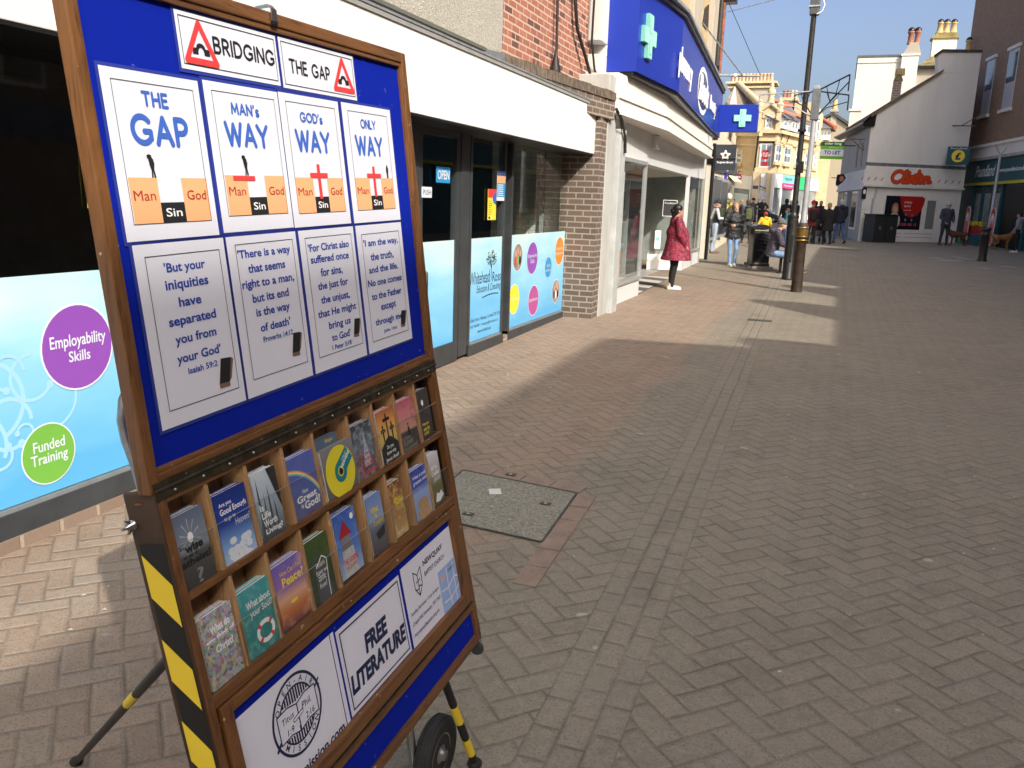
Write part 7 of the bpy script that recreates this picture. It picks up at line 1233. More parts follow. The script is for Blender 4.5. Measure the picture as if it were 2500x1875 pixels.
# ------------------------------------------------------------------ dark car at the end of the street
Yc = 70.; cw = PY(*z4(760, 560), Yc); zc = zg(Yc); s0, s1 = PY(*z4(540, 560), Yc).x, PY(*z4(992, 560), Yc).x
car = thing("parked_car", (cw.x, Yc, zc), "dark people carrier parked across the far end of the street", "car"); Lc = s1 - s0; k = Lc / 4.4
cp_ = M("car_paint_dark", (.008, .011, .02), .2, var=0, coat=1., spec=.6); cgl = M("car_glass", (.03, .04, .05), .05, var=0, spec=1.); f = Fr((s0, Yc, zc), (1, -.12, 0), (0, 0, 1))
prof = [(.05, .35), (.02, .75), (.12, 1.05), (.35, 1.6), (.6, 1.72), (1.6, 1.78), (2.4, 1.72), (2.9, 1.5), (3.45, 1.15), (4.1, .98), (4.35, .75), (4.4, .4), (4.2, .28), (.2, .28)]
m = MB()
def sec(zf, sc_): return [f((2.2 + (a - 2.2) * sc_) * k, (.28 + (b - .28) * sc_) * k, zf * k) for a, b in prof]
secs = [sec(.9, .93), sec(.86, 1.), sec(-.86, 1.), sec(-.9, .93)]; n = len(prof)
m.add([p for s in secs for p in s], [(i * n + j, i * n + (j + 1) % n, (i + 1) * n + (j + 1) % n, (i + 1) * n + j) for i in range(3) for j in range(n)] + [tuple(range(n))[::-1], tuple(range(3 * n, 4 * n))], cp_); m.build("body", car)
for P in ([(.42, 1.12), (.55, 1.56), (1.35, 1.62), (1.35, 1.1)], [(1.45, 1.1), (1.45, 1.63), (2.3, 1.58), (2.45, 1.08)], [(2.55, 1.08), (2.42, 1.56), (2.75, 1.42), (3.2, 1.12)]):
    m = MB(); m.prism([f(a * k, b * k, .84 * k) for a, b in P], f.z * .07 * k, cgl); m.build("side_window", car)
m = MB(); m.add([f(2.55 * k, 1.68 * k, .72 * k), f(3.35 * k, 1.2 * k, .78 * k), f(3.35 * k, 1.2 * k, -.78 * k), f(2.55 * k, 1.68 * k, -.72 * k)], [(0, 1, 2, 3)], M("windscreen", (.16, .2, .22), .05, var=0, spec=1.)); m.build("windscreen", car)
for x in (.85, 3.55):
    for zf in (.8, -.98):
        m = MB(); m.lathe(f(x * k, .33 * k, zf * k), [(.2 * k, 0), (.32 * k, .01), (.33 * k, .06 * k), (.32 * k, .17 * k), (.2 * k, .18 * k)], M("car_tyre", (.02, .02, .02), .8), 20, f.z); o = m.build("wheel", car); m = MB(); m.lathe(f(x * k, .33 * k, zf * k), [(.0, .185 * k), (.2 * k, .185 * k), (.21 * k, .17 * k)], M("car_rim", (.35, .35, .36), .35, .8), 14, f.z); m.build("rim", o)
for zf in (.55, -.8): m = MB(); m.bbox(4.05 * k, 4.36 * k, .72 * k, .9 * k, zf * k, (zf + .28) * k, M("headlamp", (.5, .52, .55), .1, .3), f, c=.03); m.build("headlight", car)
m = MB(); m.box(1.55 * k, 1.75 * k, .92 * k, .96 * k, .905 * k, .925 * k, steel, f); m.box(2.5 * k, 2.7 * k, 1.1 * k, 1.22 * k, .9 * k, 1.08 * k, cp_, f); m.build("door_mirror", car)
# ================================================================== PEOPLE AND DOGS
def meld(m, name, parent, mt, vox, it=2, label=None):
    """fuse the closed pieces of one garment or body into a single continuous skin"""
    me = bpy.data.meshes.new(name); me.from_pydata([tuple(v) for v in m.v], [], m.f); ob = bpy.data.objects.new(name, me); COL.objects.link(ob)
    r = ob.modifiers.new("r", 'REMESH'); r.mode = 'VOXEL'; r.voxel_size = vox; s = ob.modifiers.new("s", 'SMOOTH'); s.factor = .5; s.iterations = it
    dg = bpy.context.evaluated_depsgraph_get(); dg.update(); e = ob.evaluated_get(dg); nm = bpy.data.meshes.new_from_object(e, depsgraph=dg)
    o = V(parent['_o']) if parent else V((0, 0, 0)); nm.transform(Matrix.Translation(-o)); nm.materials.clear(); nm.materials.append(mt)
    nm.polygons.foreach_set("use_smooth", [True] * len(nm.polygons)); bpy.data.objects.remove(ob); nm.name = name
    b = bpy.data.objects.new(name, nm); COL.objects.link(b); b['_o'] = tuple(o); b.parent = parent
    return tag(b, label)
def rings(m, rs, mt, n=14):            # rs: (centre, vec a, vec b) ellipses joined into a closed tube
    vs = [c + a * cos(2 * pi * j / n) + b * sin(2 * pi * j / n) for c, a, b in rs for j in range(n)]; k = len(rs)
    m.add(vs, [(i * n + j, i * n + (j + 1) % n, (i + 1) * n + (j + 1) % n, (i + 1) * n + j) for i in range(k - 1) for j in range(n)] + [tuple(range(n))[::-1], tuple(range((k - 1) * n, k * n))], mt, True)
def limb(m, pts, rr, mt, n=10):
    m.tube(pts, rr, mt, n); m.ball(pts[0], rr[0], mt, 10, 6); m.ball(pts[-1], rr[-1], mt, 10, 6)
    for p, r in zip(pts[1:-1], rr[1:-1]): m.ball(p, r * 1.01, mt, 10, 6)
skin_a = M("skin_light", (.55, .33, .24), .5, var=.06, sc=14.); skin_b = M("skin_tan", (.42, .235, .155), .5, var=.06, sc=14.); dkeye = M("eye_dark", (.03, .02, .02), .3, var=0); lip = M("lip_rose", (.4, .16, .14), .5, var=0)
def person(loc, ang, Hh, label, O, P={}, group=None, vox=.014):
    """ang: facing direction in the ground plane (degrees, 0 = +X). O: outfit, P: pose"""
    s = Hh / 1.72; f = V((cos(radians(ang)), sin(radians(ang)), 0)); r = V((f.y, -f.x, 0)); up = V((0, 0, 1)); loc = V(loc)
    w = lambda x, y, z: loc + r * (x * s) + f * (y * s) + up * (z * s)
    p_ = thing("person", loc, label, "person", group); sk = O.get('skin', skin_a); hipz = P.get('hip', .9); hy = P.get('hipy', 0.)
    lean = radians(P.get('lean', 2)); tw = radians(P.get('twist', 0))
    def t(x, y, z):                       # torso frame: z measured up from the hips
        x, y = x * cos(tw) - y * sin(tw), x * sin(tw) + y * cos(tw); return w(x, hy + y * cos(lean) + z * sin(lean), hipz + z * cos(lean) - y * sin(lean))
    def tv(x, y, z): return t(x, y, z) - t(0, 0, 0)
    bw = O.get('bulk', 1.)
    legs = []
    for sx, key in ((-1, 'legl'), (1, 'legr')):
        th, kn, sp = P.get(key, (0, 0, 0)); a = radians(th); b = radians(th - kn); o = V((sx * (.095 + 0 * sp), hy, hipz)); k = o + V((sx * radians(sp) * .42, .43 * sin(a), -.43 * cos(a))); an = k + V((sx * radians(sp) * .3, .41 * sin(b), -.41 * cos(b))); legs.append((o, k, an, b))
    arms = []
    for sx, key in ((-1, 'arml'), (1, 'armr')):
        fw, out, el, inn = P.get(key, (4, 9, 12, 0)); a, o_ = radians(fw), radians(out); d1 = V((sx * sin(o_), sin(a) * cos(o_), -cos(a) * cos(o_))); sh = V((sx * .185 * min(bw, 1.12), -.01, .5))
        e = sh + d1 * .285; a2 = radians(fw + el); i2 = radians(out * .4 - inn); d2 = V((sx * sin(i2), sin(a2) * cos(i2), -cos(a2) * cos(i2))).normalized(); wr = e + d2 * .255; arms.append((sh, e, wr, d2, sx))
    # --- body: one continuous skin from head to feet
    m = MB(); q = vox
    hd = radians(P.get('turn', 0)); hn = radians(P.get('nod', 0)); hc_ = t(0, .02 + P.get('neckfwd', 0), .69); hf = (f * cos(hd) + r * sin(hd)); hr = V((hf.y, -hf.x, 0)); hu = (up * cos(hn) + hf * sin(hn)).normalized(); hf2 = hr.cross(hu) * -1
    if hf2.dot(hf) < 0: hf2 = -hf2
    h = lambda x, y, z: hc_ + hr * (x * s) + hf2 * (y * s) + hu * (z * s)
    HF = Fr(hc_, hr, hu); HF.x, HF.y, HF.z = hr, hf2, hu
    m.ball(h(0, -.012, .03), (.078 * s, .098 * s, .094 * s), sk, 16, 12, HF); m.ball(h(0, .018, -.035), (.062 * s, .07 * s, .08 * s), sk, 14, 10, HF); m.ball(h(0, .062, -.088), (.03 * s, .026 * s, .026 * s), sk, 10, 8, HF)
    m.ball(h(0, .094, -.018), (.014 * s, .019 * s, .026 * s), sk, 8, 6, HF); m.ball(h(-.078, -.01, -.005), (.011 * s, .02 * s, .03 * s), sk, 8, 6, HF); m.ball(h(.078, -.01, -.005), (.011 * s, .02 * s, .03 * s), sk, 8, 6, HF)
    limb(m, [t(0, -.005, .5), h(0, -.01, -.06)], [.062 * s, .053 * s], sk)
    rings(m, [(t(0, 0, z), tv(a * bw, 0, 0), tv(0, b * bw, 0)) for z, a, b in ((-.06, .13, .09), (.1, .125, .085), (.25, .13, .09), (.4, .15, .095), (.5, .12, .06), (.54, .05, .05))], sk)
    for (o, k, an, b) in legs: limb(m, [w(*o), w(*k), w(*an), w(an.x, an.y, an.z - .02)], [.062 * s, .04 * s, .03 * s, .03 * s], sk); limb(m, [w(an.x, an.y - .03, an.z - .05), w(an.x, an.y + .12, an.z - .055)], [.03 * s, .026 * s], sk)
    for (sh, e, wr, d2, sx) in arms:
        limb(m, [t(*sh), t(*e), t(*wr)], [.045 * s, .036 * s, .027 * s], sk)
        if O.get('hands', True):
            d = tv(*d2).normalized(); n_ = (r * (-sx) + f * .3); n_ = (n_ - d * n_.dot(d)).normalized(); b_ = d.cross(n_); c = t(*wr) + d * (.045 * s)
            rings(m, [(t(*wr) + d * (k_ * s), b_ * (a_ * s), n_ * (.015 * s)) for k_, a_ in ((-.01, .026), (.03, .038), (.075, .042), (.09, .036))], sk, 10)
            for j, (dx, L) in enumerate(((-.03, .062), (-.01, .075), (.01, .07), (.029, .055))):
                a0 = c + d * (.045 * s) + b_ * (dx * s); a1 = a0 + d * (L * .5 * s) + n_ * (.014 * s); a2 = a1 + d * (L * .32 * s) + n_ * (.03 * s); m.tube([a0 - d * (.02 * s), a0, a1, a2], [.0095 * s, .009 * s, .0085 * s, .0075 * s], sk, 6)
            a0 = t(*wr) + d * (.025 * s) + b_ * (-.03 * s * 1); m.tube([a0, a0 - b_ * (.028 * s) + d * (.03 * s) + n_ * (.012 * s), a0 - b_ * (.028 * s) + d * (.06 * s) + n_ * (.026 * s)], [.012 * s, .0105 * s, .0085 * s], sk, 6)
    meld(m, "body", p_, sk, min(q, .012) * s if q < .013 else q * s, 2)
    if not O.get('noface'):
        m = MB()
        for x in (-.031, .031): m.ball(h(x, .077, .012), (.012 * s, .008 * s, .007 * s), dkeye, 8, 6, HF)
        for x in (-.031, .031): m.ball(h(x, .083, .033), (.019 * s, .006 * s, .004 * s), O.get('hairm', dkeye), 8, 4, HF)
        m.ball(h(0, .083, -.058), (.022 * s, .008 * s, .006 * s), lip, 8, 6, HF); m.build("face_features", p_)
    # --- clothes
    tm, jm = O['legs'], O['top']; hem = O.get('hem', -.12); fl = O.get('flare', 1.); m = MB()
    for (o, k, an, b) in legs: limb(m, [w(o.x, o.y, o.z + .02), w((o.x + k.x) / 2, (o.y + k.y) / 2, (o.z + k.z) / 2), w(*k), w((k.x + an.x) / 2, (k.y + an.y) / 2 - .012, (k.z + an.z) / 2 + .02), w(an.x, an.y, an.z + O.get('cuff', .0))], [v * s * O.get('legw', 1.) for v in (.1, .088, .066, .062, .05)], tm)
    rings(m, [(t(0, 0, z), tv(a * bw, 0, 0), tv(0, b * bw, 0)) for z, a, b in ((-.1, .1, .09), (-.03, .165, .115), (.08, .16, .11), (.14, .15, .1))], tm)
    meld(m, "trousers", p_, tm, q * s, 2)
    m = MB(); R_ = [(hem, .185 * fl, .14 * fl), ((hem + .1) / 2, .175 * (1 + fl) / 2, .135 * (1 + fl) / 2), (.14, .168, .128), (.28, .175, .13), (.4, .185, .128), (.48, .18, .11), (.525, .13, .085), (.56, .07, .068)]
    if hem > .02: R_ = [(hem, .17, .125)] + R_[3:]
    yb = O.get('belly', 0.)
    rings(m, [(t(0, yb * max(0, 1 - abs(z - .0) / .5) * .5, z), tv(a * bw, 0, 0), tv(0, b * bw + (yb * .6 if z < .35 else 0), 0)) for z, a, b in R_], jm, 18)
    sw = O.get('sleeve', 1.)
    sm_ = O.get('sleeves', jm); m2 = m if sm_ is jm else MB()
    for (sh, e, wr, d2, sx) in arms: limb(m2, [t(sh.x, sh.y, sh.z - .005), t(*e), t(*(wr - d2 * .01))], [.066 * s * sw, .055 * s * sw, .041 * s * sw], sm_)
    if O.get('collar', True): m.lathe(t(0, -.005, .5), [(.075 * s, 0), (.083 * s, .03 * s), (.07 * s, .085 * s), (.05 * s, .086 * s)], jm, 14, tv(0, .03, 1))
    if O.get('hood'): m.ball(t(0, -.1, .52), (.12 * s, .075 * s, .085 * s), jm, 12, 8)
    if O.get('bumpy'):
        for z in (-.02, .1, .22, .34): rings(m, [(t(0, 0, z + dz), tv(.183 * bw * kk, 0, 0), tv(0, .138 * bw * kk, 0)) for dz, kk in ((-.045, .92), (-.02, 1.03), (.02, 1.03), (.045, .92))], jm, 18)
    meld(m, O.get('topname', "jacket"), p_, jm, q * s, 2)
    if m2 is not m: meld(m2, "sleeves", p_, sm_, q * s, 2)
    for (o, k, an, b) in legs:
        m = MB(); a_ = min(max(-b, -.2), .9) if P.get('walk') else 0
        def sp(y, z): return w(an.x, an.y + y * cos(a_) + z * sin(a_), an.z - .005 + z * cos(a_) - y * sin(a_) if P.get('walk') else an.z - .005 + z)
        toe = P.get('toe', 0.)
        for y0, y1, r0, r1, z_ in ((-.055, .02, .043, .046, -.035), (.02, .13, .046, .042, -.042), (.13, .19, .042, .03, -.05)): limb(m, [sp(y0, z_ + toe * max(0, y0)), sp(y1, z_ + toe * max(0, y1))], [r0 * s, r1 * s], O['shoes'])
        limb(m, [sp(-.02, .05), sp(-.01, -.02)], [.045 * s, .05 * s], O['shoes']); b_ = meld(m, "shoe", p_, O['shoes'], .011 * s, 2)
        if O.get('sole'):
            m = MB(); m.prism([sp(y, -.085 + toe * max(0, y)) + r * (x * s) for x, y in ((-.04, -.09), (.04, -.09), (.048, .08), (.03, .21), (-.03, .21), (-.048, .08))], up * (.02 * s), O['sole']); m.build("sole", b_)
    hm = O.get('hairm')
    if hm and O.get('hair'):
        m = MB(); k = O['hair']; m.ball(h(0, -.022, .048), (.09 * s, .104 * s, .098 * s), hm, 16, 12, HF); m.ball(h(0, -.06, -.01), (.082 * s, .062 * s, .085 * s), hm, 14, 10, HF)
        if k == 'long': rings(m, [(h(0, y, z), hr * (a * s), hf2 * (b * s)) for y, z, a, b in ((-.05, .03, .085, .06), (-.07, -.08, .09, .05), (-.085, -.2, .085, .04), (-.09, -.26, .05, .02))], hm)
        if k == 'tail': m.ball(h(0, -.115, .01), (.04 * s, .04 * s, .045 * s), hm, 10, 8, HF); rings(m, [(h(0, y, z), hr * (a * s), hf2 * (a * s)) for y, z, a in ((-.12, .0, .035), (-.14, -.09, .035), (-.13, -.2, .02))], hm)
        if k == 'bun': m.ball(h(0, -.12, -.0), (.05 * s, .05 * s, .06 * s), hm, 10, 8, HF); m.ball(h(0, -.1, -.07), (.055 * s, .04 * s, .07 * s), hm, 10, 8, HF)
        meld(m, "hair", p_, hm, .011 * s, 2)
        # keep the face clear of the hair cap
    if O.get('hat'):
        kind, mt = O['hat']; m = MB(); m.ball(h(0, -.012, .062), (.091 * s, .11 * s, .085 * s), mt, 16, 10, HF); rings(m, [(h(0, -.012, z), hr * (.092 * s), hf2 * (.112 * s)) for z in (.025, .05, .07)], mt, 18)
        if kind == 'cap': m.add([h(x, y, z) for z in (.04, .05) for x, y in ((-.07, .07), (.07, .07), (.06, .15), (0, .17), (-.06, .15))], [(0, 1, 2, 3, 4), (9, 8, 7, 6, 5), (0, 5, 6, 1), (1, 6, 7, 2), (2, 7, 8, 3), (3, 8, 9, 4), (4, 9, 5, 0)], mt)
        if kind == 'beanie': m.ball(h(0, -.04, .09), (.08 * s, .09 * s, .08 * s), mt, 14, 10, HF)
        if kind == 'hood': m.ball(h(0, -.03, .02), (.105 * s, .11 * s, .13 * s), mt, 14, 10, HF)
        m.build("hat", p_)
    if O.get('shades'):
        m = MB()
        for x in (-.033, .033): m.ball(h(x, .082, .01), (.028 * s, .012 * s, .02 * s), black, 10, 6, HF)
        for x in (-1, 1): m.tube([h(.06 * x, .078, .014), h(.082 * x, -.01, .01)], .004 * s, black, 5)
        m.build("sunglasses", p_)
    if O.get('phones'):
        m = MB(); m.tube([h(.095 * cos(a), -.01, .02 + .115 * sin(a)) for a in [i * pi / 10 for i in range(11)]], .011 * s, black, 6)
        for x in (-.09, .09): m.ball(h(x, -.005, .0), (.022 * s, .036 * s, .042 * s), black, 10, 8, HF)
        m.build("headphones", p_)
    if O.get('pack'):
        mt = O['pack']; m = MB(); rings(m, [(t(0, -.19, z), tv(a, 0, 0), tv(0, b, 0)) for z, a, b in ((.03, .1, .06), (.06, .14, .085), (.25, .145, .095), (.42, .13, .08), (.47, .08, .05))], mt, 12); b_ = meld(m, "backpack", p_, mt, .014, 2); m = MB(); m.box(-.09, .09, .0, .16, .09, .105, mt, Fr(t(0, -.19, .08), -tv(1, 0, 0), tv(0, 0, 1))); 
        for x in (-.1, .1): m.tube([t(x, -.13, .45), t(x * 1.1, .0, .55), t(x * 1.2, .13, .42), t(x * 1.3, .1, .2), t(x * 1.2, -.12, .1)], .014 * s, mt, 6)
        m.build("straps", b_)
    p_['_hand'] = [tuple(t(*(a[2] + a[3] * .07))) for a in arms]; p_['_f'] = tuple(f); return p_
cl = lambda n, c, v=.25, sc=10., b=.25: M(n, c, .85, var=v, sc=sc, bump=b, bsc=45.)
blackc = cl("cloth_black", (.012, .012, .013)); navyc = cl("cloth_navy", (.018, .024, .045)); greyc = cl("cloth_grey", (.13, .13, .14)); dkgrey = cl("cloth_charcoal", (.04, .042, .046)); jeans = cl("denim_light", (.2, .32, .52), .3, 5.); jeansd = cl("denim_blue", (.06, .11, .24), .3, 5.); jeansw = cl("denim_washed", (.3, .37, .45), .35, 4.)
whites = M("trainer_white", (.7, .68, .62), .6, var=.08); browns = M("shoe_brown", (.09, .055, .03), .6, var=.2); blacks = M("shoe_black", (.015, .014, .013), .5); creamsole = M("sole_cream", (.5, .42, .3), .7)
hblack = M("hair_black", (.008, .007, .007), .45, var=.3, sc=40.); hblond = M("hair_blonde", (.33, .2, .095), .5, var=.3, sc=40.); hbrown = M("hair_brown", (.06, .035, .02), .5, var=.3, sc=40.); hgrey = M("hair_grey", (.4, .39, .37), .6, var=.2, sc=40.)
t = NT("red_floral_coat"); o_ = t.obj(); n1 = t.noise(o_, 16., 3, .6); n2 = t.noise(o_, 34., 3, .7); c = t.ramp(n1, [(.38, (.09, .007, .018)), (.5, (.29, .012, .04)), (.62, (.24, .018, .045))]); c = t.mix(t.ramp(n2, [(.55, (0, 0, 0)), (.6, (1, 1, 1))]), c, (.025, .015, .03)); c = t.mix(t.ramp(t.noise(o_, 27., 3, .7), [(.6, (0, 0, 0)), (.64, (.8, .8, .8))]), c, (.3, .2, .24)); t.col(c); t.rough(.75); t.bump(n1, .5, .02); redcoat = t.m
t = NT("black_quilt"); o_ = t.obj(); t.col((.011, .011, .012)); t.rough(.42); t.bump(t.noise(o_, 13., 4, .6), 1., .05); quilt = t.m
t = NT("plum_quilt"); o_ = t.obj(); t.col(t.mix(t.noise(o_, 9., 3), (.03, .028, .045), (.075, .065, .095))); t.rough(.5); t.bump(t.noise(o_, 15., 4, .6), 1., .05); plum = t.m
RIGHT, AWAY, TOWARD = 21., 110.5, -69.5
up_at = lambda px, py: G(px, py)
person(up_at(1641, 705), RIGHT + 4, 1.6, "woman in a dark red patterned coat and white trainers by the pharmacy door", dict(legs=blackc, top=redcoat, hem=-.3, flare=1.42, bulk=1.24, belly=.12, sleeve=1.28, shoes=whites, sole=whites, hair='bun', hairm=hblack, hands=True, skin=skin_b, legw=1.05), dict(legl=(3, 6, 2), legr=(-2, 4, 2), arml=(4, 7, 24, 12), armr=(6, 8, 26, 12), lean=0), None, .011)
cm = person(up_at(*z4(105, 1128)), RIGHT - 6, 1.66, "man in a navy body warmer with pale sleeves and a navy cap holding a phone", dict(legs=jeansw, top=navyc, hem=-.08, sleeves=cl("sleeve_pale_grey", (.5, .49, .48)), shoes=browns, hat=('cap', navyc), shades=True, hairm=hgrey, hair='short', topname="body_warmer"), dict(legl=(4, 6, 3), legr=(-4, 3, 3), arml=(22, 6, 68, 22), armr=(18, 8, 72, 20)), None, .012)
m = MB(); h_ = V(cm['_hand'][1]); ff = V(cm['_f']); m.bbox(h_.x - .03, h_.x + .03, h_.y - .045, h_.y + .045, h_.z, h_.z + .012, M("phone_red", (.25, .03, .02), .3), c=.004); m.build("phone", label="small reddish phone held by the man in the navy cap", cat="phone")
gl_p = person(up_at(*z4(330, 1285)), TOWARD + 3, 1.64, "young woman walking forward in a black padded jacket, blue jeans and headphones", dict(legs=jeans, top=quilt, hem=-.13, flare=1.12, bulk=1.12, sleeve=1.35, shoes=whites, sole=whites, hairm=hblond, hair='tail', phones=True, bumpy=True, legw=.86), dict(walk=True, legl=(15, 28, -1), legr=(9, 4, -2), hip=.885, armr=(8, 14, 82, 30), arml=(-8, 16, 40, 5)), None, .011)
seat = person(bo + V((-.3, -.12, -.02)), RIGHT - 8, 1.72, "man in a grey beanie and plum padded jacket sitting on the bench", dict(legs=jeansd if False else jeans, top=plum, hem=-.06, bulk=1.12, sleeve=1.3, shoes=browns, sole=creamsole, hat=('beanie', cl("knit_grey", (.11, .11, .115), .3, 30., .6)), hood=True, hairm=hgrey), dict(hip=.51, hipy=.02, lean=10, legl=(78, 38, 4), legr=(84, 70, 4), arml=(30, 10, 50, 18), armr=(30, 10, 52, 18), neckfwd=.05, toe=.25), None, .012)
away = dict(noface=True)
person(up_at(*z4(510, 1003)), AWAY, 1.66, "person walking away in a charcoal coat with a large olive green backpack", dict(legs=blackc, top=dkgrey, hem=-.2, flare=1.1, shoes=browns, hairm=hbrown, hair='short', pack=cl("pack_olive", (.07, .085, .035)), hood=True, noface=True), dict(legl=(6, 4, 2), legr=(-8, 8, 2)))
c_ = PY(*z4(765, 800), 32.); ch = PY(*z4(775, 610), 32.).z - zg(32)
person((c_.x, 32., zg(32)), AWAY + 10, ch, "child in a bright yellow hooded top and red cap behind the litter bin", dict(legs=jeansd, top=cl("hoodie_yellow", (.72, .45, .03)), hem=-.08, bulk=1.15, sleeve=1.25, shoes=blacks, hat=('cap', cl("cap_red", (.5, .02, .03))), hood=True, hairm=hbrown, hair='short', noface=True), dict(arml=(16, 22, 35, 5), armr=(16, 24, 30, 5)))
c_ = PY(*z4(1040, 800), 36.); person((c_.x, 36., zg(36)), 170., 1.36, "child in a teal jacket partly hidden by the black lamp post", dict(legs=jeansd, top=cl("jacket_teal", (.01, .12, .15)), shoes=blacks, hairm=hbrown, hair='long', hood=True), {})
c_ = PY(*z4(1022, 700), 44.); person((c_.x, 44., zg(44)), AWAY, 1.72, "person in black with a dark hood seen behind the teal jacket", dict(legs=blackc, top=blackc, hem=-.25, shoes=blacks, hat=('hood', blackc), hairm=hblack, noface=True, bulk=1.1), {})
c_ = PY(*z4(712, 640), 55.); person((c_.x, 55., zg(55)), TOWARD, 1.8, "bald man in black standing with hands on hips in front of the dark car", dict(legs=blackc, top=blackc, bulk=1.12, shoes=blacks, hairm=hgrey), dict(arml=(-6, 38, 70, 60), armr=(-6, 38, 70, 60)))
c_ = PY(*z4(597, 640), 48.); person((c_.x, 48., zg(48)), TOWARD + 30, 1.74, "man in a dark cap and jacket among the crowd left of the car", dict(legs=blackc, top=dkgrey, shoes=blacks, hat=('cap', blackc), hairm=hbrown), {})
GC = "people in dark clothes crowding the street behind the walking woman"
for k, (x, y, Y, h, lab, top, hm) in enumerate(((325, 640, 35., 1.7, "person in a black coat directly behind the walking young woman", blackc, hbrown), (262, 640, 37.5, 1.66, "person in a navy coat between the capped man and the walking woman", navyc, hblack), (466, 640, 44., 1.62, "fair haired person in a dark coat beside the walking woman's shoulder", dkgrey, hblond), (352, 640, 52., 1.7, "person in a mauve top at the back of the crowd near the cream awning", cl("cloth_mauve", (.2, .06, .16)), hblack), (85, 640, 31.5, 1.72, "man in a black jacket standing behind the capped man", blackc, hgrey))):
    c_ = PY(*z4(x, y), Y); person((c_.x, Y, zg(Y)), AWAY + (40 * k) % 170, h, lab, dict(legs=blackc, top=top, hem=-.18, shoes=(browns, whites, blacks)[k % 3], hairm=hm, hair=('short', 'long', 'long', 'short', 'short')[k], noface=k in (0, 3)), dict(legl=(5, 4, 2), legr=(-5, 6, 2)), GC)
person(up_at(*z4(1330, 1010)), AWAY - 5, 1.68, "person in a dark red coat with a black rucksack pushing a buggy", dict(legs=blackc, top=cl("coat_dark_red", (.13, .018, .02)), hem=-.2, shoes=blacks, hat=('beanie', cl("hat_red", (.35, .02, .03))), pack=blackc, hairm=hgrey, noface=True, bulk=1.08), dict(legl=(4, 4, 2), legr=(-6, 6, 2), arml=(35, 8, 40, 0), armr=(35, 8, 40, 0)))
person(up_at(*z4(1535, 1015)), AWAY, 1.62, "person walking away in a long black coat with fair hair beside the buggy", dict(legs=blackc, top=blackc, hem=-.36, flare=1.2, bulk=1.18, shoes=blacks, hairm=hblond, hair='short', noface=True, sleeve=1.2), dict(legl=(5, 4, 2), legr=(-6, 6, 2)))
person(up_at(*z4(1685, 1005)), AWAY + 6, 1.76, "man walking away in a dark navy jacket and blue jeans near the card shop", dict(legs=jeansd, top=cl("jacket_dark_navy", (.012, .015, .026)), hem=-.08, bulk=1.14, sleeve=1.3, shoes=browns, hairm=hgrey, hair='short', noface=True, hood=True), dict(walk=True, legl=(10, 6, 3), legr=(-10, 20, 3), arml=(10, 12, 30, 10), armr=(10, 12, 30, 10)))
for (x, y, Y, h, lab, top, hm, hr_) in ((1095, 560, 58., 1.7, "person with pale pink hair and a dark coat far down the street", blackc, M("hair_pink", (.6, .35, .38), .6), 'long'), (1035, 560, 60., 1.72, "person in a dark coat standing left of the pink haired person", dkgrey, hblack, 'short'), (1470, 600, 50., 1.7, "grey haired person in a dark top beyond the buggy", navyc, hgrey, 'short'), (1405, 620, 47., 1.66, "person in black standing just beyond the red hat", blackc, hblack, 'short'), (1160, 600, 52., 1.7, "person in black between the two poles far down the street", blackc, hbrown, 'short')):
    c_ = PY(*z4(x, y), Y); person((c_.x, Y, zg(Y)), AWAY + 30, h, lab, dict(legs=blackc, top=top, hem=-.15, shoes=blacks, hairm=hm, hair=hr_, noface=True), {})
dm = person(up_at(*z6b(1300, 1008)), TOWARD + 8, 1.76, "man in a grey jacket and sunglasses standing with a dog on a lead", dict(legs=dkgrey, top=cl("jacket_slate", (.05, .055, .075)), hem=-.12, bulk=1.15, sleeve=1.25, shoes=browns, hairm=hgrey, hair='short', shades=True, hood=True), dict(legl=(2, 3, 3), legr=(-2, 3, 3), arml=(6, 14, 40, 25), armr=(6, 14, 40, 25)))
b = G(*z6b(2115, 1062)) * .955; b.z = zg(b.y)
person(b, 165., 1.5, "boy in a pale grey hooded top and black trousers beside the store entrance", dict(legs=blackc, top=cl("hoodie_pale_grey", (.24, .25, .27)), hem=-.08, shoes=whites, hairm=hblack, hair='short', hood=True, skin=skin_b), dict(arml=(8, 8, 25, 8), armr=(8, 8, 25, 8), twist=0))
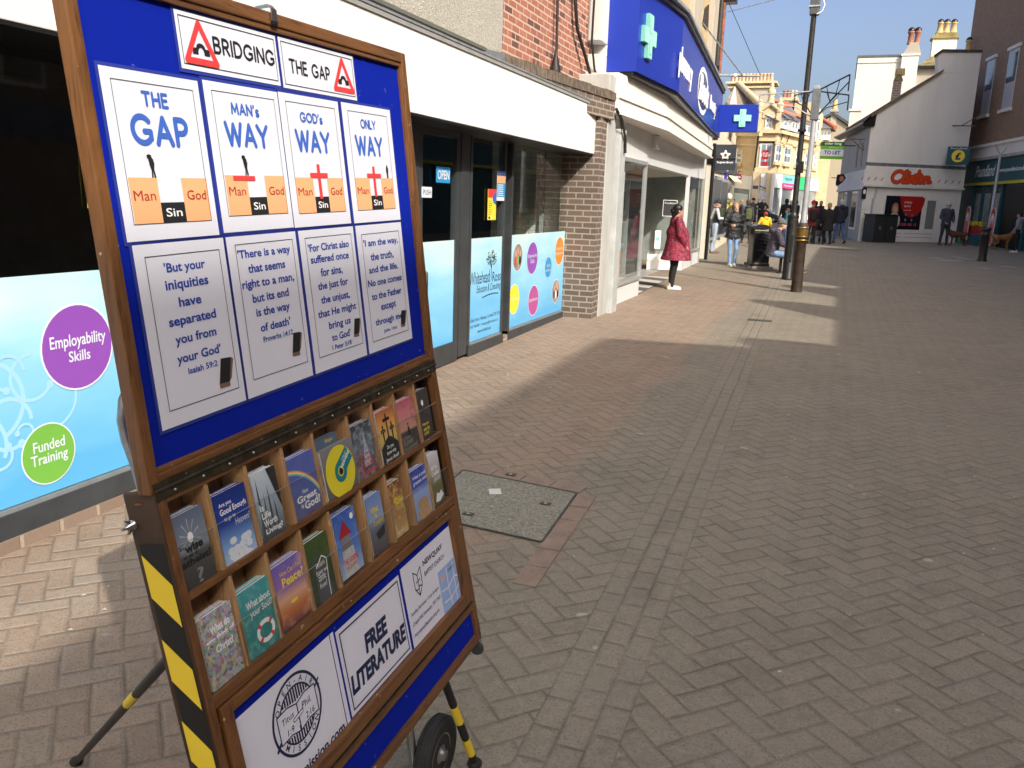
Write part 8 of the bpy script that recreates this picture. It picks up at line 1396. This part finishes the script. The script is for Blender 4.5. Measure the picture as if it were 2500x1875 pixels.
# dogs
def dog(o, ang, Hs, mt, label, chest=None):
    s = Hs / .6; f = V((cos(radians(ang)), sin(radians(ang)), 0)); r = V((f.y, -f.x, 0)); up = V((0, 0, 1)); o = V(o); w = lambda x, y, z: o + r * (x * s) + f * (y * s) + up * (z * s)
    d = thing("dog", o, label, "dog"); m = MB()
    rings(m, [(w(0, y, z), r * (a * s), up * (b * s)) for y, z, a, b in ((-.36, .5, .05, .06), (-.3, .5, .095, .1), (-.1, .47, .1, .1), (.08, .47, .115, .13), (.24, .48, .125, .16), (.34, .52, .09, .12), (.4, .56, .05, .06))], mt, 14)
    limb(m, [w(0, .3, .55), w(0, .42, .68), w(0, .46, .74)], [.095 * s, .075 * s, .07 * s], mt); m.ball(w(0, .5, .77), (.075 * s, .075 * s, .075 * s), mt); limb(m, [w(0, .55, .755), w(0, .66, .725)], [.048 * s, .034 * s], mt)
    for x in (-.06, .06): rings(m, [(w(x * 1.1, .48, .83), r * (.012 * s), f * (.03 * s)), (w(x * 1.4, .46, .78), r * (.014 * s), f * (.04 * s)), (w(x * 1.45, .47, .71), r * (.01 * s), f * (.022 * s))], mt, 8)
    for x, dy in ((-.075, .02), (.075, -.03)):
        limb(m, [w(x, .24, .45), w(x, .22 + dy, .27), w(x, .235 + dy, .06), w(x, .26 + dy, .025)], [.06 * s, .038 * s, .027 * s, .03 * s], mt)
        limb(m, [w(x, -.26, .47), w(x, -.2 - dy, .3), w(x, -.34 - dy, .2), w(x, -.32 - dy, .05), w(x, -.29 - dy, .025)], [.085 * s, .055 * s, .032 * s, .026 * s, .03 * s], mt)
    limb(m, [w(0, -.36, .53), w(0, -.48, .45), w(0, -.56, .36)], [.03 * s, .026 * s, .015 * s], mt); meld(m, "body", d, mt, .014 * s, 2)
    m = MB(); m.ball(w(0, .7, .735), .02 * s, black); 
    for x in (-.035, .035): m.ball(w(x, .56, .79), .01 * s, dkeye)
    m.build("nose_and_eyes", d); m = MB(); m.lathe(w(0, .36, .62), [(.085 * s, -.012), (.09 * s, 0), (.085 * s, .012)], M("dog_collar", (.35, .02, .02), .5), 12, f * .7 + up * .7); m.build("collar", d); return w(0, .36, .62)
b = G(*z6b(1420, 1010)); cpt = dog(b + V((.1, -.1, 0)), 190., .58, M("fur_red_brown", (.1, .035, .02), .8, var=.3, sc=18.), "dark red brown dog standing on a lead beside the man in the grey jacket")
m = MB(); h_ = V(dm['_hand'][0]); m.tube([h_, h_.lerp(cpt, .5) - V((0, 0, .1)), cpt], .009, inkwhite, 5); m.build("dog_lead", label="pale lead from the man's hand to the red brown dog", cat="lead")
b = G(*z6b(1950, 1035)) * .955; b.z = zg(b.y); dog(b, 20., .6, M("fur_tan", (.27, .125, .045), .85, var=.3, sc=18.), "shaggy tan dog standing behind the bollard near the boy")
# buggy
b = G(*z4(1420, 1003)); f_ = V((cos(radians(AWAY)), sin(radians(AWAY)), 0)); bf = Fr(b, (f_.y, -f_.x, 0)); bg_ = thing("buggy", b, "black folding child's buggy with grey cover between the walkers", "buggy")
for x in (-.27, .27):
    m = MB(); m.tube([bf(x, 1.02, .1), bf(x, .85, .05), bf(x, .15, -.5)], .014, black, 6); m.tube([bf(x, .8, .02), bf(x, .15, .12)], .014, black, 6); m.build("side_frame", bg_)
    for z in (.12, -.52): m = MB(); m.lathe(bf(x - .02, .12, z), [(.06, 0), (.115, .005), (.12, .02), (.115, .035), (.06, .04)], M("tyre_rubber"), 16, bf.x); m.build("wheel", bg_)
m = MB(); m.tube([bf(-.27, 1.02, .1), bf(0, 1.04, .12), bf(.27, 1.02, .1)], .016, black, 6); m.build("handle", bg_); m = MB(); rings(m, [(bf(0, z, y), bf.x * a, bf.z * bb) for z, y, a, bb in ((.3, -.2, .2, .16), (.5, -.12, .22, .2), (.75, -.05, .22, .2), (.95, -.1, .18, .18))], dkgrey); meld(m, "seat_hood", bg_, dkgrey, .02, 2); m = MB(); m.bbox(-.18, .18, .28, .52, .08, .22, M("bag_pattern", (.12, .11, .11), .8, var=.8, sc=14.), bf, c=.03); m.build("hanging_bag", bg_)
# ------------------------------------------------------------------ tidy
for o in list(bpy.data.objects):
    for k in ('_o', '_hand', '_f'):
        if k in o: del o[k]
bpy.data.objects.remove(_fo)
